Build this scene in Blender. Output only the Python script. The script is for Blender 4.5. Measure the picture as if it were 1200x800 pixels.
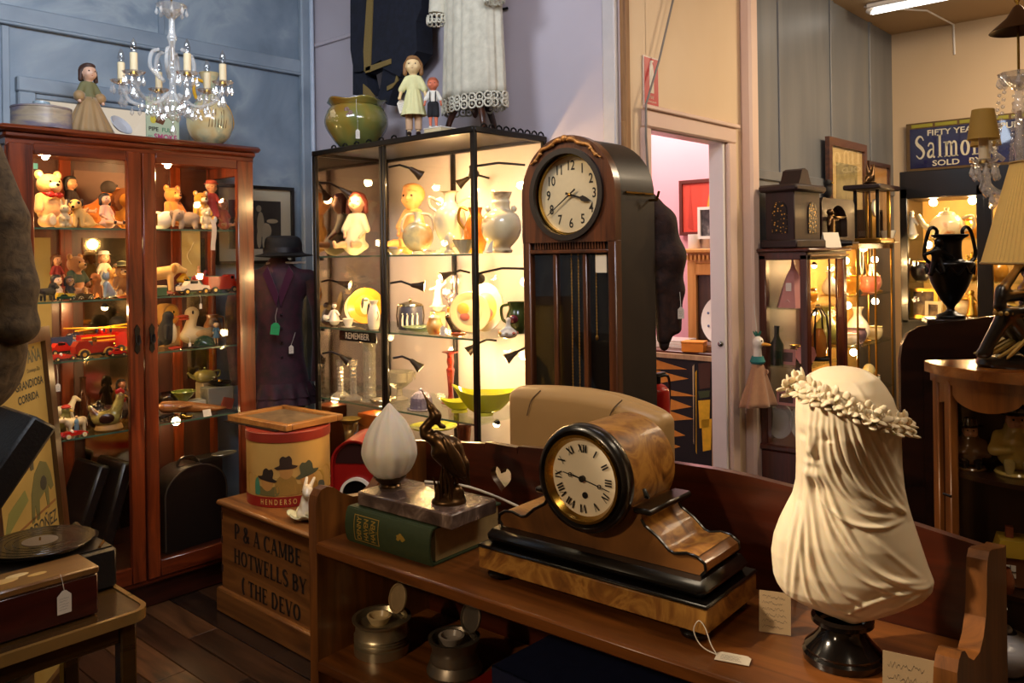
import bpy,bmesh,math,random
import numpy as np
from math import cos,sin
from mathutils import Matrix,Vector,Euler
random.seed(7)
np.random.seed(7)
for _o in list(bpy.data.objects):
 bpy.data.objects.remove(_o,do_unlink=True)
SC = bpy.context.scene
COL = SC.collection
PI = math.pi
rad = math.radians

# -- camera
# world: X runs along the left and doorway walls (away to the right), Y along the back wall, Z up
cam_data = bpy.data.cameras.new('camera')
cam_data.sensor_width = 36.0
cam_data.lens = 29.25
cam_data.shift_y =-0.085
cam_data.clip_start = 0.05
cam_data.clip_end = 60
cam = bpy.data.objects.new('camera',cam_data)
COL.objects.link(cam)
_R = Vector((0.670,-0.742,0)).normalized()
_U = Vector((0,0,1))
_F = _R.cross(_U)*-1
_F = Vector((0.742,0.670,0)).normalized()
_c,_s = cos(0.014),sin(0.014)
_CR = _R*_c-_U*_s
_CU = _U*_c+_R*_s
cam.matrix_world = Matrix(((_CR.x,_CU.x,-_F.x,0.0),(_CR.y,_CU.y,-_F.y,0.0),(_CR.z,_CU.z,-_F.z,1.48),(0,0,0,1)))
SC.camera = cam

# -- world, exposure, room lights
world = bpy.data.worlds.new('world')
SC.world = world
world.use_nodes = True
world.node_tree.nodes['Background'].inputs[0].default_value = (0.5,0.55,0.65,1)
world.node_tree.nodes['Background'].inputs[1].default_value = 0.05
SC.view_settings.view_transform = 'Standard'
SC.view_settings.look = 'None'
SC.view_settings.exposure = 0.0
SC.view_settings.gamma = 1.0
SC.view_settings.use_curve_mapping = False
SC.cycles.transparent_max_bounces = 32
SC.cycles.max_bounces = 8
SC.cycles.sample_clamp_indirect = 3.0
def light(name,kind,loc,energy,color,target=None,size=0.1,size_y=None,spot=60,blend=0.6,radius=0.03):
 d = bpy.data.lights.new(name,kind)
 d.energy = energy
 d.color = color
 if kind == 'AREA':
  d.size = size
  if size_y:
   d.shape = 'RECTANGLE'
   d.size_y = size_y
 elif kind == 'SPOT':
  d.spot_size = rad(spot)
  d.spot_blend = blend
  d.shadow_soft_size = radius
 else:
  d.shadow_soft_size = radius
 o = bpy.data.objects.new(name,d)
 COL.objects.link(o)
 o.location = loc
 if target is not None:
  o.rotation_euler = (Vector(target)-Vector(loc)).to_track_quat('-Z','Y').to_euler()
 return o
WARM = (1.0,0.60,0.24)
WARM2 = (1.0,0.74,0.46)
COOL = (0.74,0.85,1.0)
# daylight entering high above the left of the shop
light('daylight_left','AREA',(0.9,2.3,2.86),34,COOL,(1.75,3.95,2.25),0.9,0.4)
light('daylight_back','AREA',(1.3,1.0,2.86),26,(0.80,0.84,1.0),(2.72,2.5,2.35),0.7,0.4)
# warm lights out of view: an added fill, spots, then room lights
light('warm_fill','AREA',(1.2,-0.2,2.88),15,(1.0,0.80,0.56),(1.2,0.6,0.0),1.2,0.3)  # general fill added above the middle of the shop, not a fitting
light('spot_bust','SPOT',(0.1,1.75,2.35),250,(1.0,0.80,0.56),(1.22,0.48,1.12),spot=17,radius=0.04)
light('spot_bench','SPOT',(-0.8,1.05,1.95),52,WARM2,(1.1,1.12,0.88),spot=40,radius=0.05)  # added from the camera side to brighten dial, inkwells and bench edge
light('spot_chest','SPOT',(0.9,1.9,2.75),42,WARM2,(1.80,2.85,0.4),spot=40,radius=0.05)
light('spot_long_clock','SPOT',(0.9,2.75,2.7),70,WARM2,(2.3,1.75,1.45),spot=34,radius=0.05)
light('spot_gramophone','SPOT',(0.1,1.6,2.6),9,WARM2,(0.85,2.7,0.7),spot=36,radius=0.05)
light('spot_door_wall','SPOT',(2.6,0.1,2.6),40,(1.0,0.79,0.58),(3.7,1.88,2.2),spot=80,blend=1,radius=0.1)
light('far_room_light','AREA',(4.6,0.3,2.88),60,(1.0,0.78,0.52),(4.9,1.0,0.0),1.2,0.3)
light('next_room_light','AREA',(4.2,3.0,2.7),52,(1.0,0.90,0.86),(4.2,3.0,0),1.4,1.4)

# -- materials
MATS = {}
def _base(name):
 m = bpy.data.materials.new(name)
 m.use_nodes = True
 nt = m.node_tree
 b = nt.nodes['Principled BSDF']
 return m,nt,b
def _set(b,k,v):
 if k in b.inputs:
  b.inputs[k].default_value = v
def rgb(h):
 h = h.lstrip('#')
 v = [int(h[i:i+2],16)/255 for i in (0,2,4)]
 return tuple((c/12.92 if c <= 0.04045 else ((c+0.055)/1.055)**2.4) for c in v)+(1,)
def pl(name,color,rough=0.5,metal=0.0,var=0.12,scale=18,bump=0.0,coat=0.0,trans=0.0,emit=None,estr=0.0,sheen=0.0,sss=0.0):
 """colour with a little procedural mottling"""
 if name in MATS:
  return MATS[name]
 m,nt,b = _base(name)
 c = rgb(color) if isinstance(color,str) else tuple(color)+(1,)
 tc = nt.nodes.new('ShaderNodeTexCoord')
 nz = nt.nodes.new('ShaderNodeTexNoise')
 nz.inputs['Scale'].default_value = scale
 nz.inputs['Detail'].default_value = 4
 nt.links.new(tc.outputs['Object'],nz.inputs['Vector'])
 mx = nt.nodes.new('ShaderNodeMix')
 mx.data_type = 'RGBA'
 mx.inputs[6].default_value = tuple(x*(1-var) for x in c[:3])+(1,)
 mx.inputs[7].default_value = tuple(min(1,x*(1+var)) for x in c[:3])+(1,)
 nt.links.new(nz.outputs['Fac'],mx.inputs[0])
 nt.links.new(mx.outputs[2],b.inputs['Base Color'])
 _set(b,'Roughness',rough)
 _set(b,'Metallic',metal)
 _set(b,'Coat Weight',coat)
 _set(b,'Coat Roughness',0.1)
 _set(b,'Transmission Weight',trans)
 _set(b,'Sheen Weight',sheen)
 if sss:
  _set(b,'Subsurface Weight',sss)
  _set(b,'Subsurface Radius',(0.02,0.012,0.006))
  _set(b,'Subsurface Scale',0.6)
 if emit is not None:
  _set(b,'Emission Color',rgb(emit) if isinstance(emit,str) else tuple(emit)+(1,))
  _set(b,'Emission Strength',estr)
 if bump:
  bp = nt.nodes.new('ShaderNodeBump')
  bp.inputs['Strength'].default_value = bump
  bp.inputs['Distance'].default_value = 0.004
  nt.links.new(nz.outputs['Fac'],bp.inputs['Height'])
  nt.links.new(bp.outputs[0],b.inputs['Normal'])
 MATS[name] = m
 return m
def ramp(nt,stops):
 r = nt.nodes.new('ShaderNodeValToRGB')
 e = r.color_ramp.elements
 while len(e) < len(stops):
  e.new(0.5)
 for k,(p,c) in enumerate(stops):
  e[k].position = p
  e[k].color = rgb(c) if isinstance(c,str) else tuple(c)+(1,)
 return r
def wood(name,dark,light_,axis='z',scale=6,rough=0.35,coat=0.3,stretch=12,distort=1.0):
 if name in MATS:
  return MATS[name]
 m,nt,b = _base(name)
 tc = nt.nodes.new('ShaderNodeTexCoord')
 mp = nt.nodes.new('ShaderNodeMapping')
 s = [scale*stretch/4]*3
 s['xyz'.index(axis)] = scale/4
 mp.inputs['Scale'].default_value = s
 nz = nt.nodes.new('ShaderNodeTexNoise')
 nz.inputs['Scale'].default_value = 1.5
 nz.inputs['Detail'].default_value = 6
 nz.inputs['Roughness'].default_value = 0.62
 nz.inputs['Distortion'].default_value = distort
 nt.links.new(tc.outputs['Object'],mp.inputs['Vector'])
 nt.links.new(mp.outputs[0],nz.inputs['Vector'])
 r = ramp(nt,[(0.3,dark),(0.72,light_)])
 nt.links.new(nz.outputs['Fac'],r.inputs[0])
 nt.links.new(r.outputs[0],b.inputs['Base Color'])
 _set(b,'Roughness',rough)
 _set(b,'Coat Weight',coat)
 _set(b,'Coat Roughness',0.15)
 bp = nt.nodes.new('ShaderNodeBump')
 bp.inputs['Strength'].default_value = 0.08
 bp.inputs['Distance'].default_value = 0.002
 nt.links.new(nz.outputs['Fac'],bp.inputs['Height'])
 nt.links.new(bp.outputs[0],b.inputs['Normal'])
 MATS[name] = m
 return m
def mottle(name,stops,scale=3.0,rough=0.6,detail=6,distort=0.3,bump=0.1,kind='noise',stretch=(1,1,1),metal=0.0,coat=0.0,sheen=0.0):
 """several colours in cloudy patches (painted plaster, pottery, fur, burr veneer)"""
 if name in MATS:
  return MATS[name]
 m,nt,b = _base(name)
 tc = nt.nodes.new('ShaderNodeTexCoord')
 mp = nt.nodes.new('ShaderNodeMapping')
 mp.inputs['Scale'].default_value = stretch
 nt.links.new(tc.outputs['Object'],mp.inputs['Vector'])
 if kind == 'noise':
  nz = nt.nodes.new('ShaderNodeTexNoise')
  nz.inputs['Scale'].default_value = scale
  nz.inputs['Detail'].default_value = detail
  nz.inputs['Distortion'].default_value = distort
  out = nz.outputs['Fac']
 else:
  nz = nt.nodes.new('ShaderNodeTexVoronoi')
  nz.inputs['Scale'].default_value = scale
  out = nz.outputs['Distance']
 nt.links.new(mp.outputs[0],nz.inputs['Vector'])
 r = ramp(nt,stops)
 nt.links.new(out,r.inputs[0])
 nt.links.new(r.outputs[0],b.inputs['Base Color'])
 _set(b,'Roughness',rough)
 _set(b,'Metallic',metal)
 _set(b,'Coat Weight',coat)
 _set(b,'Sheen Weight',sheen)
 if bump:
  bp = nt.nodes.new('ShaderNodeBump')
  bp.inputs['Strength'].default_value = bump
  bp.inputs['Distance'].default_value = 0.006
  nt.links.new(out,bp.inputs['Height'])
  nt.links.new(bp.outputs[0],b.inputs['Normal'])
 MATS[name] = m
 return m
def thin_glass(name,tint=(1,1,1),refl=0.9,rough=0.02,base=0.0,refract_white=0.0):
 """thin clear pane: lets light straight through and reflects by angle"""
 if name in MATS:
  return MATS[name]
 m = bpy.data.materials.new(name)
 m.use_nodes = True
 nt = m.node_tree
 nt.nodes.clear()
 o = nt.nodes.new('ShaderNodeOutputMaterial')
 mx = nt.nodes.new('ShaderNodeMixShader')
 t = nt.nodes.new('ShaderNodeBsdfTransparent')
 t.inputs[0].default_value = tuple(tint)+(1,)
 g = nt.nodes.new('ShaderNodeBsdfGlossy')
 g.inputs['Roughness'].default_value = rough
 fr = nt.nodes.new('ShaderNodeLayerWeight')
 fr.inputs[0].default_value = 0.5
 pw = nt.nodes.new('ShaderNodeMath')
 pw.operation = 'POWER'
 pw.inputs[1].default_value = 4.0
 ad = nt.nodes.new('ShaderNodeMath')
 ad.operation = 'MULTIPLY_ADD'
 ad.inputs[1].default_value = 0.9
 ad.inputs[2].default_value = 0.025
 nt.links.new(fr.outputs['Facing'],pw.inputs[0])
 nt.links.new(pw.outputs[0],ad.inputs[0])
 ma = nt.nodes.new('ShaderNodeMath')
 ma.operation = 'MULTIPLY_ADD'
 ma.inputs[1].default_value = refl
 ma.inputs[2].default_value = base
 ma.use_clamp = True
 nt.links.new(ad.outputs[0],ma.inputs[0])
 nt.links.new(ma.outputs[0],mx.inputs[0])
 nt.links.new(t.outputs[0],mx.inputs[1])
 nt.links.new(g.outputs[0],mx.inputs[2])
 out = mx.outputs[0]
 if refract_white:  # white diffuse put into clear crystal for the brightness of refracted light
  df = nt.nodes.new('ShaderNodeBsdfDiffuse')
  df.inputs[0].default_value = (0.9,0.89,0.86,1)
  m2 = nt.nodes.new('ShaderNodeMixShader')
  m2.inputs[0].default_value = refract_white
  nt.links.new(out,m2.inputs[1])
  nt.links.new(df.outputs[0],m2.inputs[2])
  out = m2.outputs[0]
 nt.links.new(out,o.inputs[0])
 MATS[name] = m
 return m
def glow(name,color,strength):
 if name in MATS:
  return MATS[name]
 m = bpy.data.materials.new(name)
 m.use_nodes = True
 nt = m.node_tree
 nt.nodes.clear()
 o = nt.nodes.new('ShaderNodeOutputMaterial')
 e = nt.nodes.new('ShaderNodeEmission')
 e.inputs[0].default_value = tuple(color)+(1,)
 e.inputs[1].default_value = strength
 nt.links.new(e.outputs[0],o.inputs[0])
 MATS[name] = m
 return m

# -- mesh helpers
class MB:
 """collects simple shapes and links them as ONE mesh object"""

 def __init__(self):
  self.v = []
  self.f = []

 def add(self,verts,faces):
  n = len(self.v)
  self.v += [tuple(p) for p in verts]
  self.f += [tuple(i+n for i in q) for q in faces]
  return self

 def box(self,c,s,bev=0.0,M=None):
  hx,hy,hz = s[0]/2,s[1]/2,s[2]/2
  b = min(bev,hx*.9,hy*.9,hz*.9)
  vs,fs = [],[]
  if b <= 0:
   for sx in (-1,1):
    for sy in (-1,1):
     for sz in (-1,1):
      vs.append((sx*hx,sy*hy,sz*hz))
   fs = [(0,1,3,2),(4,6,7,5),(0,4,5,1),(2,3,7,6),(0,2,6,4),(1,5,7,3)]
  else:
   idx = {}
   for sx in (-1,1):
    for sy in (-1,1):
     for sz in (-1,1):
      for ax in range(3):
       d = [hx-b,hy-b,hz-b]
       d[ax] += b
       idx[(sx,sy,sz,ax)] = len(vs)
       vs.append((sx*d[0],sy*d[1],sz*d[2]))
   sg = (-1,1)
   for a in sg:
    q = [(a,-1,-1,0),(a,1,-1,0),(a,1,1,0),(a,-1,1,0)]
    fs.append([idx[k] for k in (q if a > 0 else q[::-1])])
    q = [(-1,a,-1,1),(1,a,-1,1),(1,a,1,1),(-1,a,1,1)]
    fs.append([idx[k] for k in (q[::-1] if a > 0 else q)])
    q = [(-1,-1,a,2),(1,-1,a,2),(1,1,a,2),(-1,1,a,2)]
    fs.append([idx[k] for k in (q if a > 0 else q[::-1])])
   for p in sg:
    for q in sg:
     for e in ([(p,q,-1,0),(p,q,1,0),(p,q,1,1),(p,q,-1,1)],
                              [(p,-1,q,0),(p,1,q,0),(p,1,q,2),(p,-1,q,2)],
                              [(-1,p,q,1),(1,p,q,1),(1,p,q,2),(-1,p,q,2)]):
      fs.append([idx[k] for k in e])
     for r in sg:
      fs.append([idx[(p,q,r,0)],idx[(p,q,r,1)],idx[(p,q,r,2)]])
  out = [Vector(p) for p in vs]
  if M is not None:
   out = [M @ p for p in out]
  c = Vector(c)
  self.add([p+c for p in out],fs)
  return self

 def lathe(self,prof,c=(0,0,0),seg=24,sx=1.0,sy=1.0,a0=0.0,a1=2*PI,M=None,lobes=0,lobe=0.0,twist=0.0,cap0=True,cap1=False):
  full = abs(a1-a0-2*PI) < 1e-6
  n = seg if full else seg+1
  vs = []
  z0 = prof[0][1]
  for (r,z) in prof:
   for k in range(n):
    a = a0+(a1-a0)*k/seg
    rr = r
    if lobes:
     rr = r*(1+lobe*cos(lobes*a+twist*(z-z0)))
    vs.append((rr*cos(a)*sx,rr*sin(a)*sy,z))
  fs = []
  for i in range(len(prof)-1):
   for k in range(seg):
    k2 = (k+1) % n
    fs.append((i*n+k,i*n+k2,(i+1)*n+k2,(i+1)*n+k))
  if full:
   if cap0 and prof[0][0] > 1e-5:
    fs.append(tuple(range(n))[::-1])
   if cap1 and prof[-1][0] > 1e-5:
    fs.append(tuple((len(prof)-1)*n+k for k in range(n)))
  out = [Vector(p) for p in vs]
  if M is not None:
   out = [M @ p for p in out]
  c = Vector(c)
  self.add([p+c for p in out],fs)
  return self

 def cyl(self,p0,p1,r0,r1=None,seg=14):
  return self.tube([p0,p1],[r0,r0 if r1 is None else r1],seg)

 def tube(self,pts,r,seg=8,closed=False,flat=1.0):
  pts = [Vector(p) for p in pts]
  n = len(pts)
  rs = r if isinstance(r,(list,tuple)) else [r]*n
  vs,fs = [],[]
  ref = None
  for i,p in enumerate(pts):
   if closed:
    t = pts[(i+1) % n]-pts[i-1]
   else:
    t = pts[min(i+1,n-1)]-pts[max(i-1,0)]
   t = t.normalized() if t.length > 1e-9 else Vector((0,0,1))
   if ref is None:
    ref = t.orthogonal().normalized()
   ref = (ref-t*ref.dot(t))
   ref = ref.normalized() if ref.length > 1e-6 else t.orthogonal().normalized()
   bi = t.cross(ref)
   for k in range(seg):
    a = 2*PI*k/seg
    vs.append(p+(ref*cos(a)+bi*sin(a)*flat)*rs[i])
  m = n if closed else n-1
  for i in range(m):
   j = (i+1) % n
   for k in range(seg):
    k2 = (k+1) % seg
    fs.append((i*seg+k,i*seg+k2,j*seg+k2,j*seg+k))
  if not closed:
   fs.append(tuple(range(seg))[::-1])
   fs.append(tuple((n-1)*seg+k for k in range(seg)))
  return self.add(vs,fs)

 def ball(self,c,r,seg=12,rings=8,M=None):
  if not isinstance(r,(list,tuple)):
   r = (r,r,r)
  vs = [(0,0,-r[2])]
  for i in range(1,rings):
   t =-PI/2+PI*i/rings
   for k in range(seg):
    a = 2*PI*k/seg
    vs.append((r[0]*cos(t)*cos(a),r[1]*cos(t)*sin(a),r[2]*sin(t)))
  vs.append((0,0,r[2]))
  fs = []
  for k in range(seg):
   k2 = (k+1) % seg
   fs.append((0,1+k2,1+k))
   for i in range(rings-2):
    a = 1+i*seg
    fs.append((a+k,a+k2,a+seg+k2,a+seg+k))
   a = 1+(rings-2)*seg
   fs.append((a+k,a+k2,len(vs)-1))
  out = [Vector(p) for p in vs]
  if M is not None:
   out = [M @ p for p in out]
  c = Vector(c)
  return self.add([p+c for p in out],fs)

 def hoop(self,r,z,w,n=24):
  return self.tube([(r*cos(a),r*sin(a),z) for a in turn(n)],w,6,True)

 def prism(self,pts,h,axis='y',c=(0,0,0),M=None):
  """outline (a, b) extruded by h along an axis; 'y': a=x b=z, 'x': a=y b=z, 'z': a=x b=y"""
  n = len(pts)
  vs = []
  for t in (-h/2,h/2):
   for (a,b) in pts:
    p = {'y':(a,t,b),'x':(t,a,b),'z':(a,b,t)}[axis]
    vs.append(Vector(p))
  fs = [tuple(range(n))[::-1],tuple(range(n,2*n))]
  for k in range(n):
   k2 = (k+1) % n
   fs.append((k,k2,n+k2,n+k))
  if M is not None:
   vs = [M @ p for p in vs]
  c = Vector(c)
  return self.add([p+c for p in vs],fs)

 def ring(self,outer,inner,h,axis='y',c=(0,0,0)):
  """band between two outlines with the same number of points"""
  n = len(outer)
  vs = []
  for t in (-h/2,h/2):
   for o in (outer,inner):
    for (a,b) in o:
     vs.append(Vector({'y':(a,t,b),'x':(t,a,b),'z':(a,b,t)}[axis])+Vector(c))
  fs = []
  for k in range(n):
   k2 = (k+1) % n
   fs.append((k,n+k,n+k2,k2))
   fs.append((2*n+k,2*n+k2,3*n+k2,3*n+k))
   fs.append((k,k2,2*n+k2,2*n+k))
   fs.append((n+k,3*n+k,3*n+k2,n+k2))
  return self.add(vs,fs)

 def grid(self,fn,nu,nv,close_u=False):
  vs = [fn(i/nu,j/nv) for j in range(nv+1) for i in range(nu+(0 if close_u else 1))]
  w = nu if close_u else nu+1
  fs = []
  for j in range(nv):
   for i in range(nu):
    i2 = (i+1) % w if close_u else i+1
    fs.append((j*w+i,j*w+i2,(j+1)*w+i2,(j+1)*w+i))
  return self.add(vs,fs)

 def mk(self,name,mat,parent=None,sm=40,thick=0.0,fixn=True,label=None,loc=None):
  me = bpy.data.meshes.new(name)
  me.from_pydata([tuple(p) for p in self.v],[],self.f)
  if fixn and len(self.f) < 60000:
   bm = bmesh.new()
   bm.from_mesh(me)
   bmesh.ops.recalc_face_normals(bm,faces=bm.faces)
   if thick:
    bmesh.ops.solidify(bm,geom=bm.faces[:],thickness=thick)
   bm.to_mesh(me)
   bm.free()
  if sm:
   me.polygons.foreach_set('use_smooth',[True]*len(me.polygons))
   if sm < 180:
    me.set_sharp_from_angle(angle=rad(sm))
  if mat is not None:
   me.materials.append(mat)
  o = bpy.data.objects.new(name,me)
  COL.objects.link(o)
  if parent is not None:
   o.parent = parent
  if loc is not None:
   o.location = loc
  if label:
   o['label'] = label
  return o

# organic shapes: sm union of ellipsoids and tapered limbs, meshed by surface nets
def _sdf(prims,P,k):
 tot = None
 for p in prims:
  if p[0] == 'e':
   c = np.array(p[1:4])
   r = np.array(p[4:7])
   q = P-c
   if len(p) > 7:
    M = np.array(Euler([rad(a) for a in p[7:10]]).to_matrix())
    q = q @ M
   k0 = np.sqrt(((q/r)**2).sum(-1))
   k1 = np.sqrt(((q/(r*r))**2).sum(-1))+1e-9
   d = k0*(k0-1)/k1
  else:
   a = np.array(p[1:4])
   b = np.array(p[4:7])
   ab = b-a
   t = np.clip(((P-a) @ ab)/(ab @ ab+1e-12),0,1)
   d = np.sqrt(((P-a-t[...,None]*ab)**2).sum(-1))-(p[7]+(p[8]-p[7])*t)
  if tot is None:
   tot = d
  else:
   h = np.clip(k-np.abs(tot-d),0,None)/k
   tot = np.minimum(tot,d)-h*h*k*0.25
 return tot
def sdf_mesh(prims,res,k):
 lo = np.array([1e9]*3)
 hi =-lo
 for p in prims:
  if p[0] == 'e':
   R = max(p[4:7]) if len(p) > 7 else np.array(p[4:7])
   lo = np.minimum(lo,np.array(p[1:4])-R)
   hi = np.maximum(hi,np.array(p[1:4])+R)
  else:
   for c,r in ((p[1:4],p[7]),(p[4:7],p[8])):
    lo = np.minimum(lo,np.array(c)-r)
    hi = np.maximum(hi,np.array(c)+r)
 lo = lo-2.5*res-k*0.3
 hi = hi+2.5*res+k*0.3
 n = np.maximum(np.ceil((hi-lo)/res).astype(int),4)+1
 ax = [lo[i]+res*np.arange(n[i]) for i in range(3)]
 P = np.stack(np.meshgrid(*ax,indexing='ij'),-1)
 V = _sdf(prims,P,k)
 S = V < 0
 nx,ny,nz = n-1
 acc = np.zeros((nx,ny,nz,3))
 cnt = np.zeros((nx,ny,nz))
 off = [(i,j,l) for i in (0,1) for j in (0,1) for l in (0,1)]
 for a in off:
  for b in off:
   if sum(abs(a[i]-b[i]) for i in range(3)) == 1 and a < b:
    va = V[a[0]:a[0]+nx,a[1]:a[1]+ny,a[2]:a[2]+nz]
    vb = V[b[0]:b[0]+nx,b[1]:b[1]+ny,b[2]:b[2]+nz]
    cr = (va < 0) != (vb < 0)
    den = np.where(cr,va-vb,1)
    t = np.where(cr,va/den,0)
    for i in range(3):
     acc[...,i] += np.where(cr,a[i]+t*(b[i]-a[i]),0)
    cnt += cr
 act = cnt > 0
 idx =-np.ones(act.shape,int)
 idx[act] = np.arange(act.sum())
 I = np.argwhere(act)
 verts = lo+res*(I+acc[act]/cnt[act][:,None])
 faces = []
 # quads round every grid edge that changes sign
 for axis in range(3):
  sl0 = [slice(1,-1)]*3
  sl1 = [slice(1,-1)]*3
  sl0[axis] = slice(0,-1)
  sl1[axis] = slice(1,None)
  s0,s1 = S[tuple(sl0)],S[tuple(sl1)]
  E = np.argwhere(s0 != s1)
  if not len(E):
   continue
  E = E+np.array([0 if i == axis else 1 for i in range(3)])
  b,c = [i for i in range(3) if i != axis]
  eb = np.eye(3,dtype=int)[b]
  ec = np.eye(3,dtype=int)[c]
  q = [E-eb-ec,E-ec,E,E-eb]
  F = np.stack([idx[tuple(x.T)] for x in q],1)
  faces.append(F)
 F = np.concatenate(faces)
 return verts,F[(F >= 0).all(1)]
def blob(name,prims,mat,parent=None,res=0.004,k=0.01,fn=None,label=None):
 v,f = sdf_mesh(prims,res,k)
 if fn is not None:
  v = fn(v)
 m = MB()
 m.v = [tuple(p) for p in v]
 m.f = [tuple(int(i) for i in q) for q in f]
 return m.mk(name,mat,parent,sm=180,label=label)
def scale_prims(prims,s):
 out = []
 for p in prims:
  if p[0] == 'e':
   out.append(('e',)+tuple(x*s for x in p[1:7])+tuple(p[7:]))
  else:
   out.append(('c',)+tuple(x*s for x in p[1:9]))
 return out
def S(prims,s):
 return scale_prims(prims,s)

_tcache = {}
def text_mesh(body,size,align='CENTER',bold=0.0,extrude=0.0,spacing=1.0):
 c = bpy.data.curves.new('lettering','FONT')
 c.body = body
 c.size = size
 c.align_x = align
 c.align_y = 'CENTER'
 c.offset = bold
 c.extrude = extrude
 c.space_character = spacing
 c.resolution_u = 3
 o = bpy.data.objects.new('lettering',c)
 COL.objects.link(o)
 dg = bpy.context.evaluated_depsgraph_get()
 me = bpy.data.meshes.new_from_object(o.evaluated_get(dg))
 v = [tuple(p.co) for p in me.vertices]
 f = [tuple(p.vertices) for p in me.polygons]
 bpy.data.objects.remove(o,do_unlink=True)
 bpy.data.curves.remove(c)
 bpy.data.meshes.remove(me)
 return v,f
def text(name,body,size,mat,parent,fn,bold=0.0,spacing=1.0,align='CENTER',sx=1.0):
 """letters placed by fn(x, y) -> point"""
 v,f = text_mesh(body,size,align,bold,0.0,spacing)
 m = MB()
 m.add([fn(x*sx,y) for x,y,z in v],f)
 return m.mk(name,mat,parent,sm=0,fixn=False)

# a small stroke-built serif alphabet (thick and thin strokes with slab serifs)
def _ell(cx,cy,rx,ry,a0=0,a1=360,n=28):
 return [(cx+rx*cos(rad(a0+(a1-a0)*k/n)),cy+ry*sin(rad(a0+(a1-a0)*k/n))) for k in range(n+1)]
def _ss(s=1.0):
 return [(x*s,y*s) for x,y in [(.52,.80),(.42,.95),(.26,.98),(.11,.84),(.14,.66),(.42,.44),(.53,.24),(.42,.05),(.25,.02),(.08,.16)]]

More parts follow.
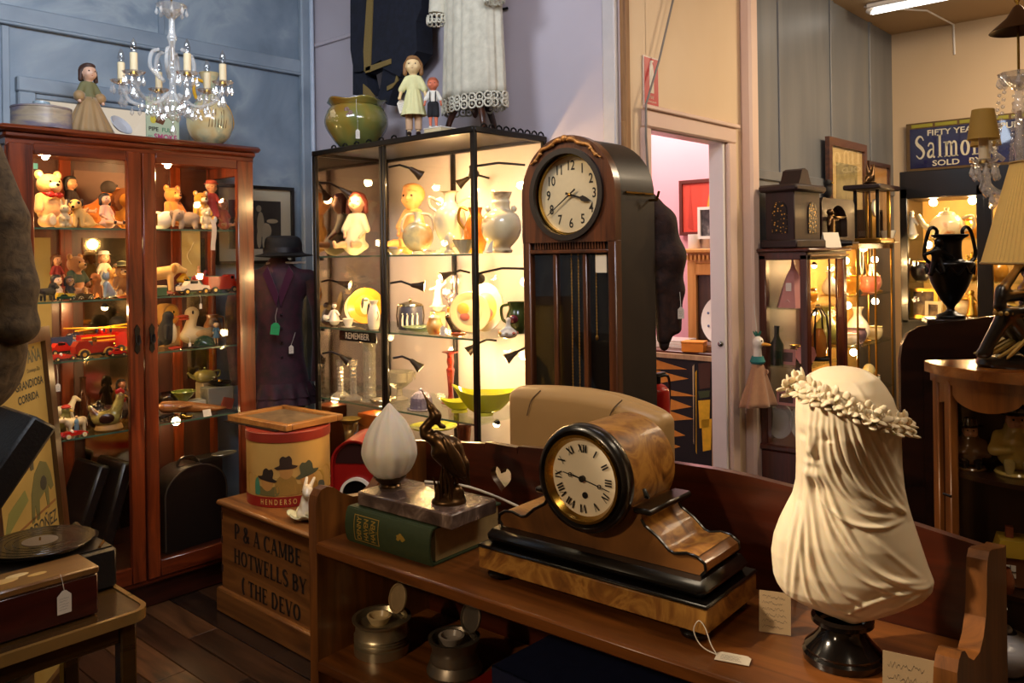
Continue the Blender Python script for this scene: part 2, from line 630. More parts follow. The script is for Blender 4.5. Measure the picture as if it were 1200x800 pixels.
# glyph: width, [(points, start width, end width, is curve)], [(x, y) of serifs]
GLY = {
 'H':(.76,[([(.14,0),(.14,1)],.15,.15,0),([(.62,0),(.62,1)],.15,.15,0),([(.14,.52),(.62,.52)],.06,.06,0)],[(.14,.02),(.14,.98),(.62,.02),(.62,.98)]),
 'O':(.80,[(_ell(.4,.5,.29,.46),0,0,2)],[]),
 'T':(.72,[([(.36,0),(.36,1)],.15,.15,0),([(.03,.97),(.69,.97)],.06,.06,0),([(.05,1),(.05,.76)],.05,.02,0),([(.67,1),(.67,.76)],.05,.02,0)],[(.36,.02)]),
 'W':(.98,[([(.07,1),(.29,0)],.14,.14,0),([(.29,0),(.48,.95)],.06,.06,0),([(.46,1),(.69,0)],.14,.14,0),([(.69,0),(.90,1)],.06,.06,0)],[(.07,.98),(.46,.98),(.9,.98)]),
 'E':(.64,[([(.15,0),(.15,1)],.15,.15,0),([(.05,.97),(.55,.97)],.06,.06,0),([(.15,.52),(.42,.52)],.06,.06,0),([(.05,.03),(.58,.03)],.06,.06,0),([(.54,1),(.54,.76)],.05,.02,0),([(.57,0),(.57,.26)],.05,.02,0),([(.42,.62),(.42,.42)],.04,.04,0)],[]),
 'L':(.62,[([(.15,0),(.15,1)],.15,.15,0),([(.05,.03),(.56,.03)],.06,.06,0),([(.55,0),(.55,.28)],.05,.02,0)],[(.15,.98)]),
 'S':(.62,[(_ss(),.05,.05,3)],[]),
 'B':(.68,[([(.15,0),(.15,1)],.15,.15,0),([(.05,.97),(.36,.97),(.50,.76),(.36,.53),(.15,.53)],.06,.06,3),([(.15,.53),(.40,.53),(.56,.28),(.40,.03),(.05,.03)],.06,.06,3)],[]),
 'P':(.64,[([(.15,0),(.15,1)],.15,.15,0),([(.05,.97),(.38,.97),(.54,.73),(.38,.47),(.15,.47)],.06,.06,3)],[(.15,.02)]),
 'Y':(.72,[([(.08,1),(.36,.42)],.14,.14,0),([(.66,1),(.36,.42)],.06,.06,0),([(.36,.48),(.36,0)],.15,.15,0)],[(.08,.98),(.66,.98),(.36,.02)]),
 'A':(.74,[([(.08,0),(.36,1)],.06,.06,0),([(.34,1),(.64,0)],.15,.15,0),([(.16,.32),(.54,.32)],.06,.06,0)],[(.08,.02),(.64,.02)]),
 'C':(.72,[(_ell(.40,.5,.30,.46,45,315),0,0,2),([(.62,1),(.62,.72)],.05,.03,0)],[]),
 'M':(.90,[([(.12,0),(.12,1)],.06,.06,0),([(.12,1),(.44,.08)],.14,.14,0),([(.44,.08),(.76,1)],.06,.06,0),([(.77,0),(.77,1)],.15,.15,0)],[(.12,.02),(.1,.98),(.77,.02),(.8,.98)]),
 'D':(.78,[([(.15,0),(.15,1)],.15,.15,0),([(.05,.97),(.40,.97),(.64,.5),(.40,.03),(.05,.03)],.06,.06,3)],[]),
 'V':(.72,[([(.08,1),(.36,0)],.15,.15,0),([(.36,0),(.63,1)],.06,.06,0)],[(.08,.98),(.63,.98)]),
 '&':(.78,[([(.64,.48),(.44,.12),(.24,.02),(.09,.20),(.2,.42),(.42,.68),(.41,.90),(.28,.97),(.17,.82),(.3,.55),(.66,.03)],.07,.12,3)],[]),
 '(':(.36,[([(.27,1.08),(.12,.78),(.12,.26),(.27,-.06)],.04,.04,3)],[]),
 'a':(.56,[([(.10,.52),(.18,.64),(.32,.64),(.40,.52),(.40,.08),(.5,.03)],.08,.08,1),([(.4,.40),(.2,.34),(.09,.17),(.2,.03),(.4,.16)],.05,.05,3)],[]),
 'l':(.32,[([(.15,0),(.15,1)],.14,.14,0)],[(.15,.02),(.11,.98)]),
 'm':(.84,[([(.14,0),(.14,.66)],.13,.13,0),([(.14,.48),(.26,.64),(.36,.62),(.41,.5),(.41,0)],.06,.13,1),([(.41,.48),(.53,.64),(.63,.62),(.68,.5),(.68,0)],.06,.13,1)],[(.14,.02),(.41,.02),(.68,.02),(.1,.645)]),
 'n':(.58,[([(.14,0),(.14,.66)],.13,.13,0),([(.14,.48),(.26,.64),(.36,.62),(.42,.5),(.42,0)],.06,.13,1)],[(.14,.02),(.42,.02),(.1,.645)]),
 'o':(.58,[(_ell(.28,.33,.19,.30),0,0,2)],[]),
 's':(.44,[(_ss(.66),.05,.05,3)],[]),
 "'":(.20,[([(.1,1),(.08,.74)],.11,.03,0)],[]),
 ' ':(.34,[],[])}
def serif_text(body,h,sx,mat,parent,fn,gap=.07,wt=1.0):
 """one part per word; fn(x, y) -> point, text starts at x = 0 on the baseline"""
 x0 = 0.0
 for word in body.split(' '):
  m = MB()
  for ch in word:
   w_,strokes,serifs = GLY[ch]
   for pts,a,b,kind in strokes:
    P = curve(pts,30) if kind in (1,3) else pts
    n_ = len(P)
    L_,R2 = [],[]
    for i,p in enumerate(P):
     q0,q1 = P[max(i-1,0)],P[min(i+1,n_-1)]
     if kind == 2 and abs(P[0][0]-P[-1][0]) < 1e-6 and i in (0,n_-1):
      q0,q1 = P[-2],P[1]
     dx,dy = q1[0]-q0[0],q1[1]-q0[1]
     l = math.hypot(dx,dy) or 1
     f = i/max(n_-1,1)
     if kind >= 2:
      wd = .055+.10*abs(dy/l)**1.5 if ch not in 'S' and ch != 's' else .055+.11*sin(PI*f)**2
     else:
      wd = lerp(a,b,f)
     wd *= wt
     nx_,ny_ =-dy/l*wd/2,dx/l*wd/2
     L_.append((p[0]+nx_,p[1]+ny_))
     R2.append((p[0]-nx_,p[1]-ny_))
    vs = [fn((x0+x)*sx*h,y*h) for x,y in L_+R2]
    m.add(vs,[(i,i+1,n_+i+1,n_+i) for i in range(n_-1)])
   for (x,y) in serifs:
    q = [(x-.13,y-.022),(x+.13,y-.022),(x+.13,y+.022),(x-.13,y+.022)]
    m.add([fn((x0+a)*sx*h,b*h) for a,b in q],[(0,1,2,3)])
   x0 += w_+gap
  m.mk('lettering',mat,parent,sm=0,fixn=False)
  x0 += .34

# -- scene tree helpers
def tag(o,label,cat,group=None,kind=None):
 if label:
  o['label'] = label
 if cat:
  o['category'] = cat
 if group:
  o['group'] = group
 if kind:
  o['kind'] = kind
 return o
def thing(name,label,cat,loc=(0,0,0),rot=0.0,group=None,tilt=None):
 o = bpy.data.objects.new(name,None)
 COL.objects.link(o)
 o.empty_display_size = 0.05
 o.location = loc
 o.rotation_euler = (tilt[0] if tilt else 0,tilt[1] if tilt else 0,rot)
 return tag(o,label,cat,group)
def struct(name,mb,mat,parent=None,sm=0):
 o = mb.mk(name,mat,parent,sm)
 o['kind'] = 'structure'
 return o
def kids(o):
 return [c for c in bpy.data.objects if c.parent is o]
def dup(root,loc,rot,label):
 r = root.copy()
 COL.objects.link(r)
 r.location = loc
 r.rotation_euler = (0,0,rot)
 r['label'] = label
 for ch in kids(root):
  c = ch.copy()
  COL.objects.link(c)
  c.parent = r
  for g in kids(ch):
   d = g.copy()
   COL.objects.link(d)
   d.parent = c
 return r
def copies(proto,name,parent,mats_):
 """further parts sharing one mesh, each with its own matrix"""
 for M in mats_:
  c = bpy.data.objects.new(name,proto.data)
  COL.objects.link(c)
  c.parent = parent
  c.matrix_local = M
def turn(n):
 return np.linspace(0,2*PI,n,endpoint=False)
def circ(r,n=32,cx=0.0,cz=0.0,a0=0.0,a1=2*PI,sx=1.0):
 full = abs(a1-a0-2*PI) < 1e-6
 m = n if full else n-1
 return [(cx+sx*r*cos(a0+(a1-a0)*k/m),cz+r*sin(a0+(a1-a0)*k/m)) for k in range(n)]
def rect(w,h,cx=0,cz=0):
 return [(cx-w/2,cz-h/2),(cx+w/2,cz-h/2),(cx+w/2,cz+h/2),(cx-w/2,cz+h/2)]
def lerp(a,b,t):
 return a+(b-a)*t
def curve(pts,n=24):
 """sm curve through points (Catmull-Rom)"""
 P = [np.array(p,float) for p in pts]
 P = [2*P[0]-P[1]]+P+[2*P[-1]-P[-2]]
 out = []
 m = len(P)-3
 for i in range(m):
  a,b,c,d = P[i:i+4]
  for t in np.linspace(0,1,max(2,n // m),endpoint=False):
   out.append(0.5*(2*b+(c-a)*t+(2*a-5*b+4*c-d)*t*t+(3*b-a-3*c+d)*t**3))
 out.append(P[-2])
 return [tuple(x) for x in out]
def prof(pts,n=30):
 return [(max(0.0,p[0]),p[1]) for p in curve(pts,n)]
def at(loc,rot):
 return Matrix.Translation(loc) @ Matrix.Rotation(rot,4,'Z')

# -- room shell
XB,YL,YD,XF,ZC = 2.718,3.95,1.88,5.92,2.93
m_blue = mottle('blue_plaster',[(0.30,'#687480'),(0.45,'#7b8996'),(0.54,'#8794a0'),(0.60,'#97a2aa'),(0.66,'#7d8b98'),(0.8,'#6a7783')],2.4,0.5,12,0.5,0.15)
m_lilac = mottle('lilac_plaster',[(0.25,'#b5aab0'),(0.75,'#c9bfc4')],1.2,0.6,4,0.4,0.04)
m_cream = mottle('cream_paint',[(0.25,'#cdb08b'),(0.75,'#dcc3a0')],1.3,0.6,4,0.3,0.04)
m_grey = mottle('grey_paint',[(0.25,'#5a5d62'),(0.55,'#6f7072'),(0.8,'#7b7971')],1.5,0.42,6,0.5,0.04,stretch=(3,3,.5))
m_far = mottle('far_cream',[(0.25,'#bfa583'),(0.75,'#cfb594')],1.0,0.7,3,0.3,0.03)
m_ceil = mottle('ceiling_tan',[(0.25,'#b1946c'),(0.75,'#c2a67d')],1.0,0.6,3,0.3,0.03)
m_pink = mottle('pink_paint',[(0.25,'#e39aa2'),(0.75,'#eaaeb2')],1.0,0.7,3,0.3,0.0)
m_pinktrim = mottle('pink_trim',[(0.25,'#d3b3a2'),(0.75,'#dfc4b2')],2.0,0.45,3,0.3,0.02)
m_white = pl('white_gloss','#e8e2da',0.3,var=.04)
m_bluetrim = mottle('blue_trim',[(0.3,'#73808d'),(0.7,'#95a0aa')],3,0.45,4,0.4,0.03)
m_dark = pl('near_black','#0d0b0a',0.4,var=.2)
m_floor = wood('floor_board','#1a110c','#4a2f1e','y',7,0.28,0.2,10)
m_floor2 = wood('floor_board_worn','#22160e','#6a4529','y',7,0.33,0.15,10)
m_floor3 = wood('floor_board_dark','#120d0a','#33231a','y',7,0.25,0.3,10)
fl = struct('floor',MB().box((2.0,0.7,-0.06),(8.2,7.0,0.08)),m_dark)
for i in range(24):
 x =-0.2+i*0.125
 y0 =-0.4
 br = random.uniform(1.9,3.2)
 for (a,b) in ((y0,br),(br+.004,3.93)):
  MB().box((x+.0625,(a+b)/2,-0.01+random.uniform(-.0015,.0015)),(0.1215,b-a,0.02),0.002).mk('floor_plank',random.choice([m_floor,m_floor,m_floor2,m_floor3]),fl,sm=0)
struct('ceiling',MB().box((2.2,0.65,ZC+.05),(8.6,7.1,0.1)),m_ceil)
struct('wall_left',MB().box((0.5,YL+.05,ZC/2),(4.7,0.1,ZC)),m_blue)
struct('wall_back',MB().box((XB+.03,(YD+YL)/2,ZC/2),(0.06,YL-YD,ZC)),m_lilac)
w = MB()
w.box((2.85,YD+.03,ZC/2),(0.145,0.06,ZC))
w.box((3.25,YD+.03,2.475),(0.66,0.06,0.91))
w.box((3.71,YD+.03,ZC/2),(0.26,0.06,ZC))
struct('wall_doorway',w,m_cream)
struct('wall_grey',MB().box(((3.835+XF)/2,YD+.02,ZC/2),(XF-3.835,0.09,ZC)),m_grey)
struct('wall_far',MB().box((XF+.05,0.0,ZC/2),(0.1,5.3,ZC)),m_far)
struct('wall_behind',MB().box((2.0,-2.7,ZC/2),(8.2,0.1,ZC)),m_far)
struct('wall_shopfront',MB().box((-1.9,0.7,ZC/2),(0.1,7.0,ZC)),m_far)
# next room through the doorway
w = MB()
w.box((5.0,3.0,1.45),(0.08,2.2,2.9))
w.box((3.9,4.1,1.45),(2.3,0.08,2.9))
struct('wall_next_room',w,m_pink)
struct('ceiling_next_room',MB().box((3.9,3.0,2.9),(2.3,2.2,0.06)),pl('white_ceiling','#efe6e2',.7))

# battens and rails on the blue wall
struct('trim_1',MB().box((0.6,YL-.012,2.53),(4.3,0.024,0.075),.006).box((0.6,YL-.016,2.488),(4.3,0.032,0.012),.003),m_bluetrim)
struct('trim_2',MB().box((1.185,YL-.006,1.24),(0.03,0.012,2.48),.003),m_bluetrim)
struct('trim_3',MB().box((1.86,YL-.006,2.75),(0.03,0.012,0.38),.003),m_bluetrim)
struct('trim_4',MB().box((2.66,YL-.02,ZC/2),(0.06,0.04,ZC),.008),m_bluetrim)
struct('trim_5',MB().tube([(XB-.03,YL-.05,0),(XB-.03,YL-.05,ZC)],.012,8),pl('pale_pipe','#b9c4d2',.35))
struct('trim_6',MB().box((XB-.008,(3.9+YD)/2,2.655),(0.016,3.9-YD,0.022),.004),m_lilac)
struct('trim_7',MB().box((XB-.006,YD+.03,ZC/2),(0.03,0.06,ZC),.005),pl('white_corner','#c9c2bd',.5))
# timber studs in the gap beside the back wall's end
m_stud = wood('raw_stud','#6b4322','#a87a45','z',6,.6,0)
struct('trim_8',MB().box((2.752,YD-.012,2.35),(0.03,0.03,1.1),.003).box((2.75,YD-.01,1.0),(0.034,0.02,2.0),.003),m_stud)
# door casing
cs = MB()
cs.box((2.893,YD-.012,.995),(0.058,0.024,1.99),.006)
cs.box((3.625,YD-.012,.995),(0.075,0.024,1.99),.006)
cs.box((3.27,YD-.012,2.03),(0.79,0.024,0.075),.006)
cs.box((3.27,YD-.028,2.072),(0.82,0.02,0.018),.004)
dr = struct('door_1',cs,m_pinktrim)
jb = MB()
jb.box((3.575,YD+.035,1.0),(0.02,0.075,2.0),.003)
jb.box((2.925,YD+.035,1.0),(0.012,0.075,2.0),.003)
jb.box((3.25,YD+.035,1.995),(0.64,0.075,0.015),.003)
jb.mk('door_lining',m_white,dr,sm=0)
MB().ball((3.56,YD+.02,1.045),.014).cyl((3.575,YD+.02,1.045),(3.56,YD+.02,1.045),.006).mk('door_catch',pl('steel','#8a8a88',.25,1),dr)
struct('trim_9',MB().box((3.79,YD-.03,ZC/2),(0.085,0.06,ZC),.012),m_pinktrim)
for n,x in enumerate((4.15,4.85,5.5)):
 struct('trim_%d' % (10+n),MB().box((x,YD-.028,2.35),(0.05,0.012,1.2),.003),m_grey)
struct('trim_13',MB().box((4.88,YD-.03,1.86),(2.05,0.016,0.05),.004),m_grey)

# lit window high on the blue wall
wn = MB()
for (x,z,sx,sz,dd) in ((1.60,2.237,.76,.066,.04),(1.60,1.70,.76,.075,.04),(1.258,1.971,.07,.466,.038),(1.945,1.971,.07,.466,.038)):
 wn.box((x,YL-dd/2,z),(sx,dd,sz),.006)
for (x,z,sx,sz) in ((1.60,2.192,.61,.024),(1.305,1.957,.024,.44),(1.898,1.957,.024,.44)):
 wn.box((x,YL-.013,z),(sx,.026,sz),.004)
win = struct('window_1',wn,m_bluetrim)
MB().box((1.60,YL-.006,1.955),(0.62,0.004,0.45)).mk('window_backing',glow('lit_window',(0.95,0.80,0.62),0.7),win,sm=0)
MB().box((1.60,YL-.014,1.955),(0.62,0.003,0.45)).mk('window_pane',thin_glass('pane_glass'),win,sm=0)

# ceiling tube in the far part of the shop
t = thing('fluorescent_lamp','white fluorescent tube lamp on the tan ceiling','ceiling lamp',(5.09,1.1,ZC))
MB().box((0,0,-.015),(0.07,1.25,0.03),.006).mk('fitting',m_white,t)
MB().cyl((0,-.6,-.048),(0,.6,-.048),.016,seg=12).mk('tube',glow('tube_glow',(1,.95,.85),5),t)
for q in (-1,1):
 MB().cyl((0,q*.6,-.048),(0,q*.625,-.03),.02,seg=10).mk('lamp_holder',m_white,t)
tag(MB().tube([(5.09,1.745,ZC-.008),(5.45,1.5,ZC-.006),(5.915,1.47,ZC-.006),(5.915,1.465,ZC-.2)],.006,6).mk('power_cable',m_white),'white power cable running over the ceiling to the far wall','cable')

# -- left display cabinet
w_red = wood('mahogany','#3a1207','#8a3a16','z',5,.28,.5,14)
w_redh = wood('mahogany_rail','#3a1207','#7d3414','x',5,.28,.5,14)
w_reddk = wood('mahogany_dark','#1d0a05','#42170a','x',5,.35,.3,14)
w_back = wood('cabinet_back','#2b110a','#512412','z',4,.5,.1,10)
g_pane = thin_glass('display_glass',(1,1,1),.8)
g_shelf = thin_glass('shelf_glass',(.93,.98,.95),.7)
g_edge = pl('glass_edge','#3d5a4c',.15,var=.1)
m_iron = pl('black_iron','#15110f',.45,.6)
brass = pl('brass','#b08a3e',.25,1.0,var=.1)
gold = pl('gilt','#c69a3f',.35,1.0,var=.15)
cab = thing('display_cabinet','tall red mahogany display cabinet with two glass doors full of toys','cabinet',(1.567,3.715,0))
W,Dp = 1.036,.41
yf =-Dp/2
MB().box((0,.01,.05),(W-.04,Dp-.04,.1),.005).mk('plinth',w_reddk,cab)
MB().box((0,0,.125),(W,Dp,.05),.012).mk('base_moulding',w_redh,cab)
MB().box((0,0,.165),(W-.02,Dp-.02,.03)).mk('bottom_board',w_reddk,cab)
MB().box((0,0,1.935),(W,Dp,.03)).mk('top_board',w_redh,cab)
MB().box((0,0,1.962),(W+.02,Dp+.03,.03),.01).box((0,-.005,1.985),(W+.055,Dp+.06,.026),.012).mk('cornice',w_redh,cab)
MB().box((0,Dp/2-.008,1.05),(W-.02,.012,1.75)).mk('back_panel',w_back,cab)
for x in (-.17,.17,.33):
 MB().box((x,Dp/2-.02,1.05),(.05,.014,1.75),.003).mk('back_stile',w_red,cab)
for (x,wd,z0,z1,mt) in ((-.33,.20,.9,1.58,pl('olive_lining','#7a6a3c',.7)),(.0,.20,.25,1.58,pl('old_mirror','#b8a888',.08,1.0)),(.43,.10,.9,1.58,pl('old_mirror','#b8a888',.08,1.0)),(-.02,.22,1.64,1.88,pl('dusky_lining','#6b4a3a',.6))):
 MB().box((x,Dp/2-.017,(z0+z1)/2),(wd,.004,z1-z0)).mk('back_lining',mt,cab,sm=0)
for s in (-1,1):
 sm = MB()
 for y in (yf+.03,Dp/2-.025):
  sm.box((s*(W/2-.012),y,1.04),(.024,.05,1.78),.003)
 for z in (.2,1.9):
  sm.box((s*(W/2-.012),0,z),(.024,Dp-.06,.06),.003)
 sf = sm.mk('side_frame',w_red,cab)
 MB().box((s*(W/2-.012),0,1.05),(.004,Dp-.1,1.66)).mk('side_glass',g_pane,sf,sm=0)
for s,x0,x1,g0,g1 in ((-1,-.512,-.012,-.425,-.072),(1,-.008,.51,.049,.428)):
 d = MB()
 d.box(((x0+g0)/2,yf-.002,1.03),(g0-x0,.026,1.8),.004)
 d.box(((x1+g1)/2,yf-.002,1.03),(x1-g1,.026,1.8),.004)
 dd = d.mk('door',w_red,cab)
 for z,h in ((1.912,.044),(.165,.07)):
  MB().box(((g0+g1)/2,yf-.002,z),(g1-g0,.024,h),.004).mk('door_rail',w_redh,dd)
 MB().box(((g0+g1)/2,yf+.002,1.045),(g1-g0,.004,1.7)).mk('door_glass',g_pane,dd,sm=0)
 hx =-.04 if s < 0 else .022
 hb = MB().prism([(hx-.011,1.10),(hx,1.085),(hx+.011,1.10),(hx+.008,1.15),(hx+.012,1.19),(hx,1.21),(hx-.012,1.19),(hx-.008,1.15)],.004,'y',(0,yf-.017,0))
 h_ = hb.mk('handle',m_iron,dd)
 MB().tube([(hx-.008,yf-.022,1.165),(hx-.009,yf-.028,1.135),(hx,yf-.03,1.122),(hx+.009,yf-.028,1.135),(hx+.008,yf-.022,1.165)],.0028,6).mk('drop_pull',m_iron,dd)
MB().box((.05,yf-.016,1.65),(.004,.006,.05)).mk('hinge',brass,cab)
SH = (1.612,1.319,1.08,.767)
for z in SH:
 s_ = MB().box((0,.005,z-.004),(W-.06,Dp-.07,.006)).mk('glass_shelf',g_shelf,cab,sm=0)
 MB().box((0,yf+.04,z-.004),(W-.06,.003,.007)).mk('shelf_edge',g_edge,s_,sm=0)
MB().box((-.418,yf-.008,1.845),(.018,.003,.022)).mk('number_sticker',pl('green_sticker','#7fc08e',.5),cab)

# lamps inside the cabinet: (x, y, z, energy)
LAMP = 1.9
m_bulb = glow('warm_bulb',(1.0,.72,.38),30)
def bulb_lamp(name,label,loc,energy,tip,group=None,col=WARM,r=.014):
 t = thing(name,label,'lamp',loc,0,group)
 tip = Vector(tip)
 MB().cyl((0,0,0),tip*.5,.007,.016,10).mk('lamp_cup',m_iron,t)
 MB().ball(tip*.62,r,10,6).mk('bulb',m_bulb,t)
 L = light('bulb_light','POINT',(0,0,0),energy*LAMP,col,radius=.02)
 L.parent = t
 L.location = tip*1.15
 return t
for i,(x,y,z,e,l) in enumerate((
  (1.22,3.60,1.915,3.6,'small warm spotlamp under the top of the left cabinet, left door'),
  (1.72,3.60,1.915,3.6,'small warm spotlamp under the top of the left cabinet, right door'),
  (1.10,3.66,1.59,1.5,'small warm lamp under the top glass shelf of the left cabinet by the coat'),
  (1.60,3.66,1.59,2.2,'small warm lamp under the top glass shelf of the left cabinet behind the door stiles'),
  (1.45,3.62,1.30,1.6,'small warm lamp over the red toy vehicles in the left cabinet'),
  (1.13,3.62,1.30,1.4,'small warm lamp over the toy fire engine ladder in the left cabinet'),
  (1.565,3.62,1.06,.8,'small warm lamp over the toy aeroplane shelf of the left cabinet'),
  (1.12,3.62,1.06,.8,'small warm lamp over the china hen in the left cabinet'))):
 bulb_lamp('cabinet_lamp',l,(x,y,z),e,(0,.01,-.03))
bulb_lamp('cabinet_lamp','bright bare bulb beside the green toy in the left cabinet',(1.83,3.80,1.14),.9,(0,-.02,-.03),r=.02)
bulb_lamp('cabinet_lamp','bright bare bulb below the lowest shelf of the left cabinet',(1.83,3.80,.74),.5,(0,-.02,-.03),r=.02)

# -- glass vitrine in the middle
m_blk = pl('black_metal','#14110f',.35,.5,var=.2)
vit = thing('glass_vitrine','tall black-framed glass vitrine full of lit dolls, vases and china','cabinet',(2.487,2.772,0))
vx0,vx1,vy0,vy1,vh =-.207,.213,-.522,.522,1.975
for (x,y,w_) in ((vx0,vy0,.022),(vx0,vy1,.022),(vx1,vy0,.02),(vx1,vy1,.02),(vx0,.036,.018),(vx0,.016,.016),(vx1,.03,.02)):
 MB().box((x,y,vh/2),(w_,w_,vh),.003).mk('post',m_blk,vit)
for (c,s) in (((vx0,0,vh-.012),(.03,1.06,.024)),((vx1,0,vh-.012),(.03,1.06,.024)),((0,vy0,vh-.012),(.42,.03,.024)),((0,vy1,vh-.012),(.42,.03,.024))):
 MB().box(c,s,.003).mk('top_rail',m_blk,vit)
MB().box((0,0,vh-.006),(.43,1.05,.008)).mk('top_board',pl('dark_top','#1f1a18',.5),vit)
MB().box((0,0,.22),(.42,1.04,.44),.004).mk('base',m_blk,vit)
for k in range(9):
 y = vy0
 x = vx0+.06+k*.043
 MB().tube([(x-.018,y,vh-.002),(x-.012,y,vh+.012),(x,y,vh+.017),(x+.012,y,vh+.012),(x+.018,y,vh-.002)],.004,6).mk('scalloped_trim',m_blk,vit)
for k in range(6):
 y =-.05+k*.085
 MB().tube([(vx0,y-.018,vh-.002),(vx0,y-.012,vh+.010),(vx0,y,vh+.014),(vx0,y+.012,vh+.010),(vx0,y+.018,vh-.002)],.004,6).mk('scalloped_trim',m_blk,vit)
for (y0,y1) in ((vy0+.01,.006),(.042,vy1-.01)):
 MB().box((vx0,(y0+y1)/2,1.2),(.004,y1-y0,1.5)).mk('front_glass',g_pane,vit,sm=0)
MB().box((0,vy0,1.2),(.40,.004,1.5)).mk('side_glass',g_pane,vit,sm=0)
MB().box((0,vy1-.002,1.2),(.40,.004,1.5)).mk('side_mirror',pl('smoky_mirror','#8d8785',.06,1.0,var=.03),vit,sm=0)
MB().box((vx1-.004,0,1.2),(.004,1.0,1.5)).mk('back_glass',g_pane,vit,sm=0)
VS = (1.485,1.155,.825,.48)
for z in VS:
 for (y0,y1) in ((vy0+.012,.02),(.03,vy1-.012)):
  s_ = MB().box((0,(y0+y1)/2,z-.004),(.40,y1-y0,.006)).mk('glass_shelf',g_shelf,vit,sm=0)
  MB().box((vx0+.008,(y0+y1)/2,z-.004),(.003,y1-y0,.007)).mk('shelf_edge',g_edge,s_,sm=0)
 MB().box((vx0+.014,.5,z-.014),(.012,.02,.014),.002).mk('shelf_clip',m_blk,vit)
 MB().box((vx0+.014,.052,z-.014),(.012,.02,.014),.002).mk('shelf_clip',m_blk,vit)
m_cone = pl('dull_bronze_shade','#3a3128',.4,.6)
def clip_lamp(label,root,tip,dirn,energy,e_r=.016,L=.055,R=.024,lit=True):
 """little cone-shaded lamp on an arm"""
 t = thing('clip_lamp',label,'lamp',root,0,None)
 tip = Vector(tip)-Vector(root)
 d = Vector(dirn).normalized()
 MB().tube([(0,0,0),tip*.5+Vector((0,0,.012)),tip],.005,8).mk('arm',m_blk,t)
 q = Vector((0,0,1)).rotation_difference(d).to_matrix().to_4x4()
 MB().lathe([(.006,-.004),(.009,0),(R*.55,L*.45),(R,L),(R-.003,L),(R*.5,L*.42),(.004,.003)],(tip.x,tip.y,tip.z),14,M=q).mk('shade',m_cone,t)
 MB().ball(tip+d*L*.72,R*.55,10,6).mk('bulb',m_bulb if lit else m_white,t)
 l = light('bulb_light','POINT',(0,0,0),energy*2.4,WARM,radius=.02)
 l.parent = t
 l.location = tip+d*(L*1.25)
 return t
for lab,root,tip,dr_,e in (
  ('cone-shaded lamp on the left post above the seated white-dressed doll',(2.29,3.28,1.83),(2.37,3.22,1.80),(.6,-.4,-.5),.9),
  ('cone-shaded lamp on the front post at the top of the middle bay',(2.29,2.77,1.86),(2.335,2.68,1.85),(.7,-.4,-.55),2.2),
  ('grey cone-shaded lamp by the rear post above the two-handled urn',(2.68,2.55,1.82),(2.60,2.60,1.82),(-.5,.6,-.5),2.4),
  ('cone-shaded lamp at the top right corner beside the longcase clock',(2.60,2.27,1.85),(2.345,2.33,1.83),(.75,.5,-.45),3.0),
  ('bent-arm lamp at the left of the plate shelf',(2.29,3.27,1.365),(2.33,3.19,1.36),(.5,-.7,-.2),2.0),
  ('bent-arm lamp beside the blue jasper pot',(2.29,2.77,1.365),(2.34,2.69,1.355),(.6,-.7,-.1),2.8),
  ('white-lit lamp behind the long-necked vase',(2.66,2.66,1.40),(2.58,2.70,1.40),(-.8,.3,-.3),2.6),
  ('lamp on the side of the right bay above the fruit jug',(2.60,2.27,1.42),(2.36,2.32,1.405),(.75,.5,-.4),2.6),
  ('dark cone lamp pointing down over the blue glass dome',(2.29,2.76,1.045),(2.34,2.70,1.035),(.5,-.6,-.7),1.8),
  ('dark cone lamp by the rear post over the ruby candlestick',(2.68,2.52,1.10),(2.60,2.56,1.09),(-.6,.5,-.6),2.6),
  ('lamp over the cut-glass candlesticks at the left end',(2.29,3.27,1.03),(2.34,3.2,1.02),(.5,-.6,-.6),1.0),
  ('lamp at the right end over the yellow glass bowl',(2.66,2.29,1.08),(2.60,2.33,1.07),(-.6,.5,-.5),2.4)):
 clip_lamp(lab,root,tip,dr_,e)
bulb_lamp('shelf_lamp','low warm lamp at the bottom right of the vitrine',(2.5,2.35,.80),.8,(0,.01,-.03))
bulb_lamp('shelf_lamp','low warm lamp under the lowest shelf of the vitrine, left end',(2.5,3.1,.80),.5,(0,.01,-.03))

# -- longcase clock
w_oak = wood('dark_oak','#2b1409','#6b3a1b','z',5,.33,.35,14)
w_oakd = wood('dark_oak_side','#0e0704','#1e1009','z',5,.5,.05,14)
m_dial = pl('silvered_dial','#d9c9a2',.38,.35,var=.06,scale=60)
m_ink = pl('black_ink','#15110d',.4,var=.05)
clk = thing('longcase_clock','tall arch-topped dark oak longcase clock with round silvered dial','clock',(2.25,1.777,0))
# local: front at x=0 facing -X; y half-width .203
hw,zs,dpt = .203,1.682,.225
arch = [(-hw,0.0),(-hw,zs)]+[(-hw*cos(a),zs+hw*sin(a)) for a in np.linspace(.1,PI-.1,22)]+[(hw,zs),(hw,0.0)]
cz_ = 1.684
MB().prism([(y*.99,z if z < zs else zs+(z-zs)*.97) for y,z in arch],dpt-.02,'x',(.035+(dpt-.02)/2,0,0)).mk('case',w_oakd,clk,sm=30)
n = 64
out,inn = [],[]
for k in range(n):
 a = 2*PI*k/n-PI/2
 out_y,out_z = cos(a),sin(a)
 ry = .165
 t_ = 1/max(abs(out_y)/hw,1e-6)
 if out_z >= 0:
  oy,oz = hw*out_y,cz_+(hw+.0)*out_z
 else:
  t_ = min(hw/max(abs(out_y),1e-6),.165/max(abs(out_z),1e-6))
  oy,oz = out_y*t_,cz_+out_z*t_
 out.append((oy,oz))
 inn.append((.146*out_y,cz_+.146*out_z))
MB().ring(out,inn,.035,'x',(.0175,0,0)).mk('hood_front',w_oak,clk,sm=30)
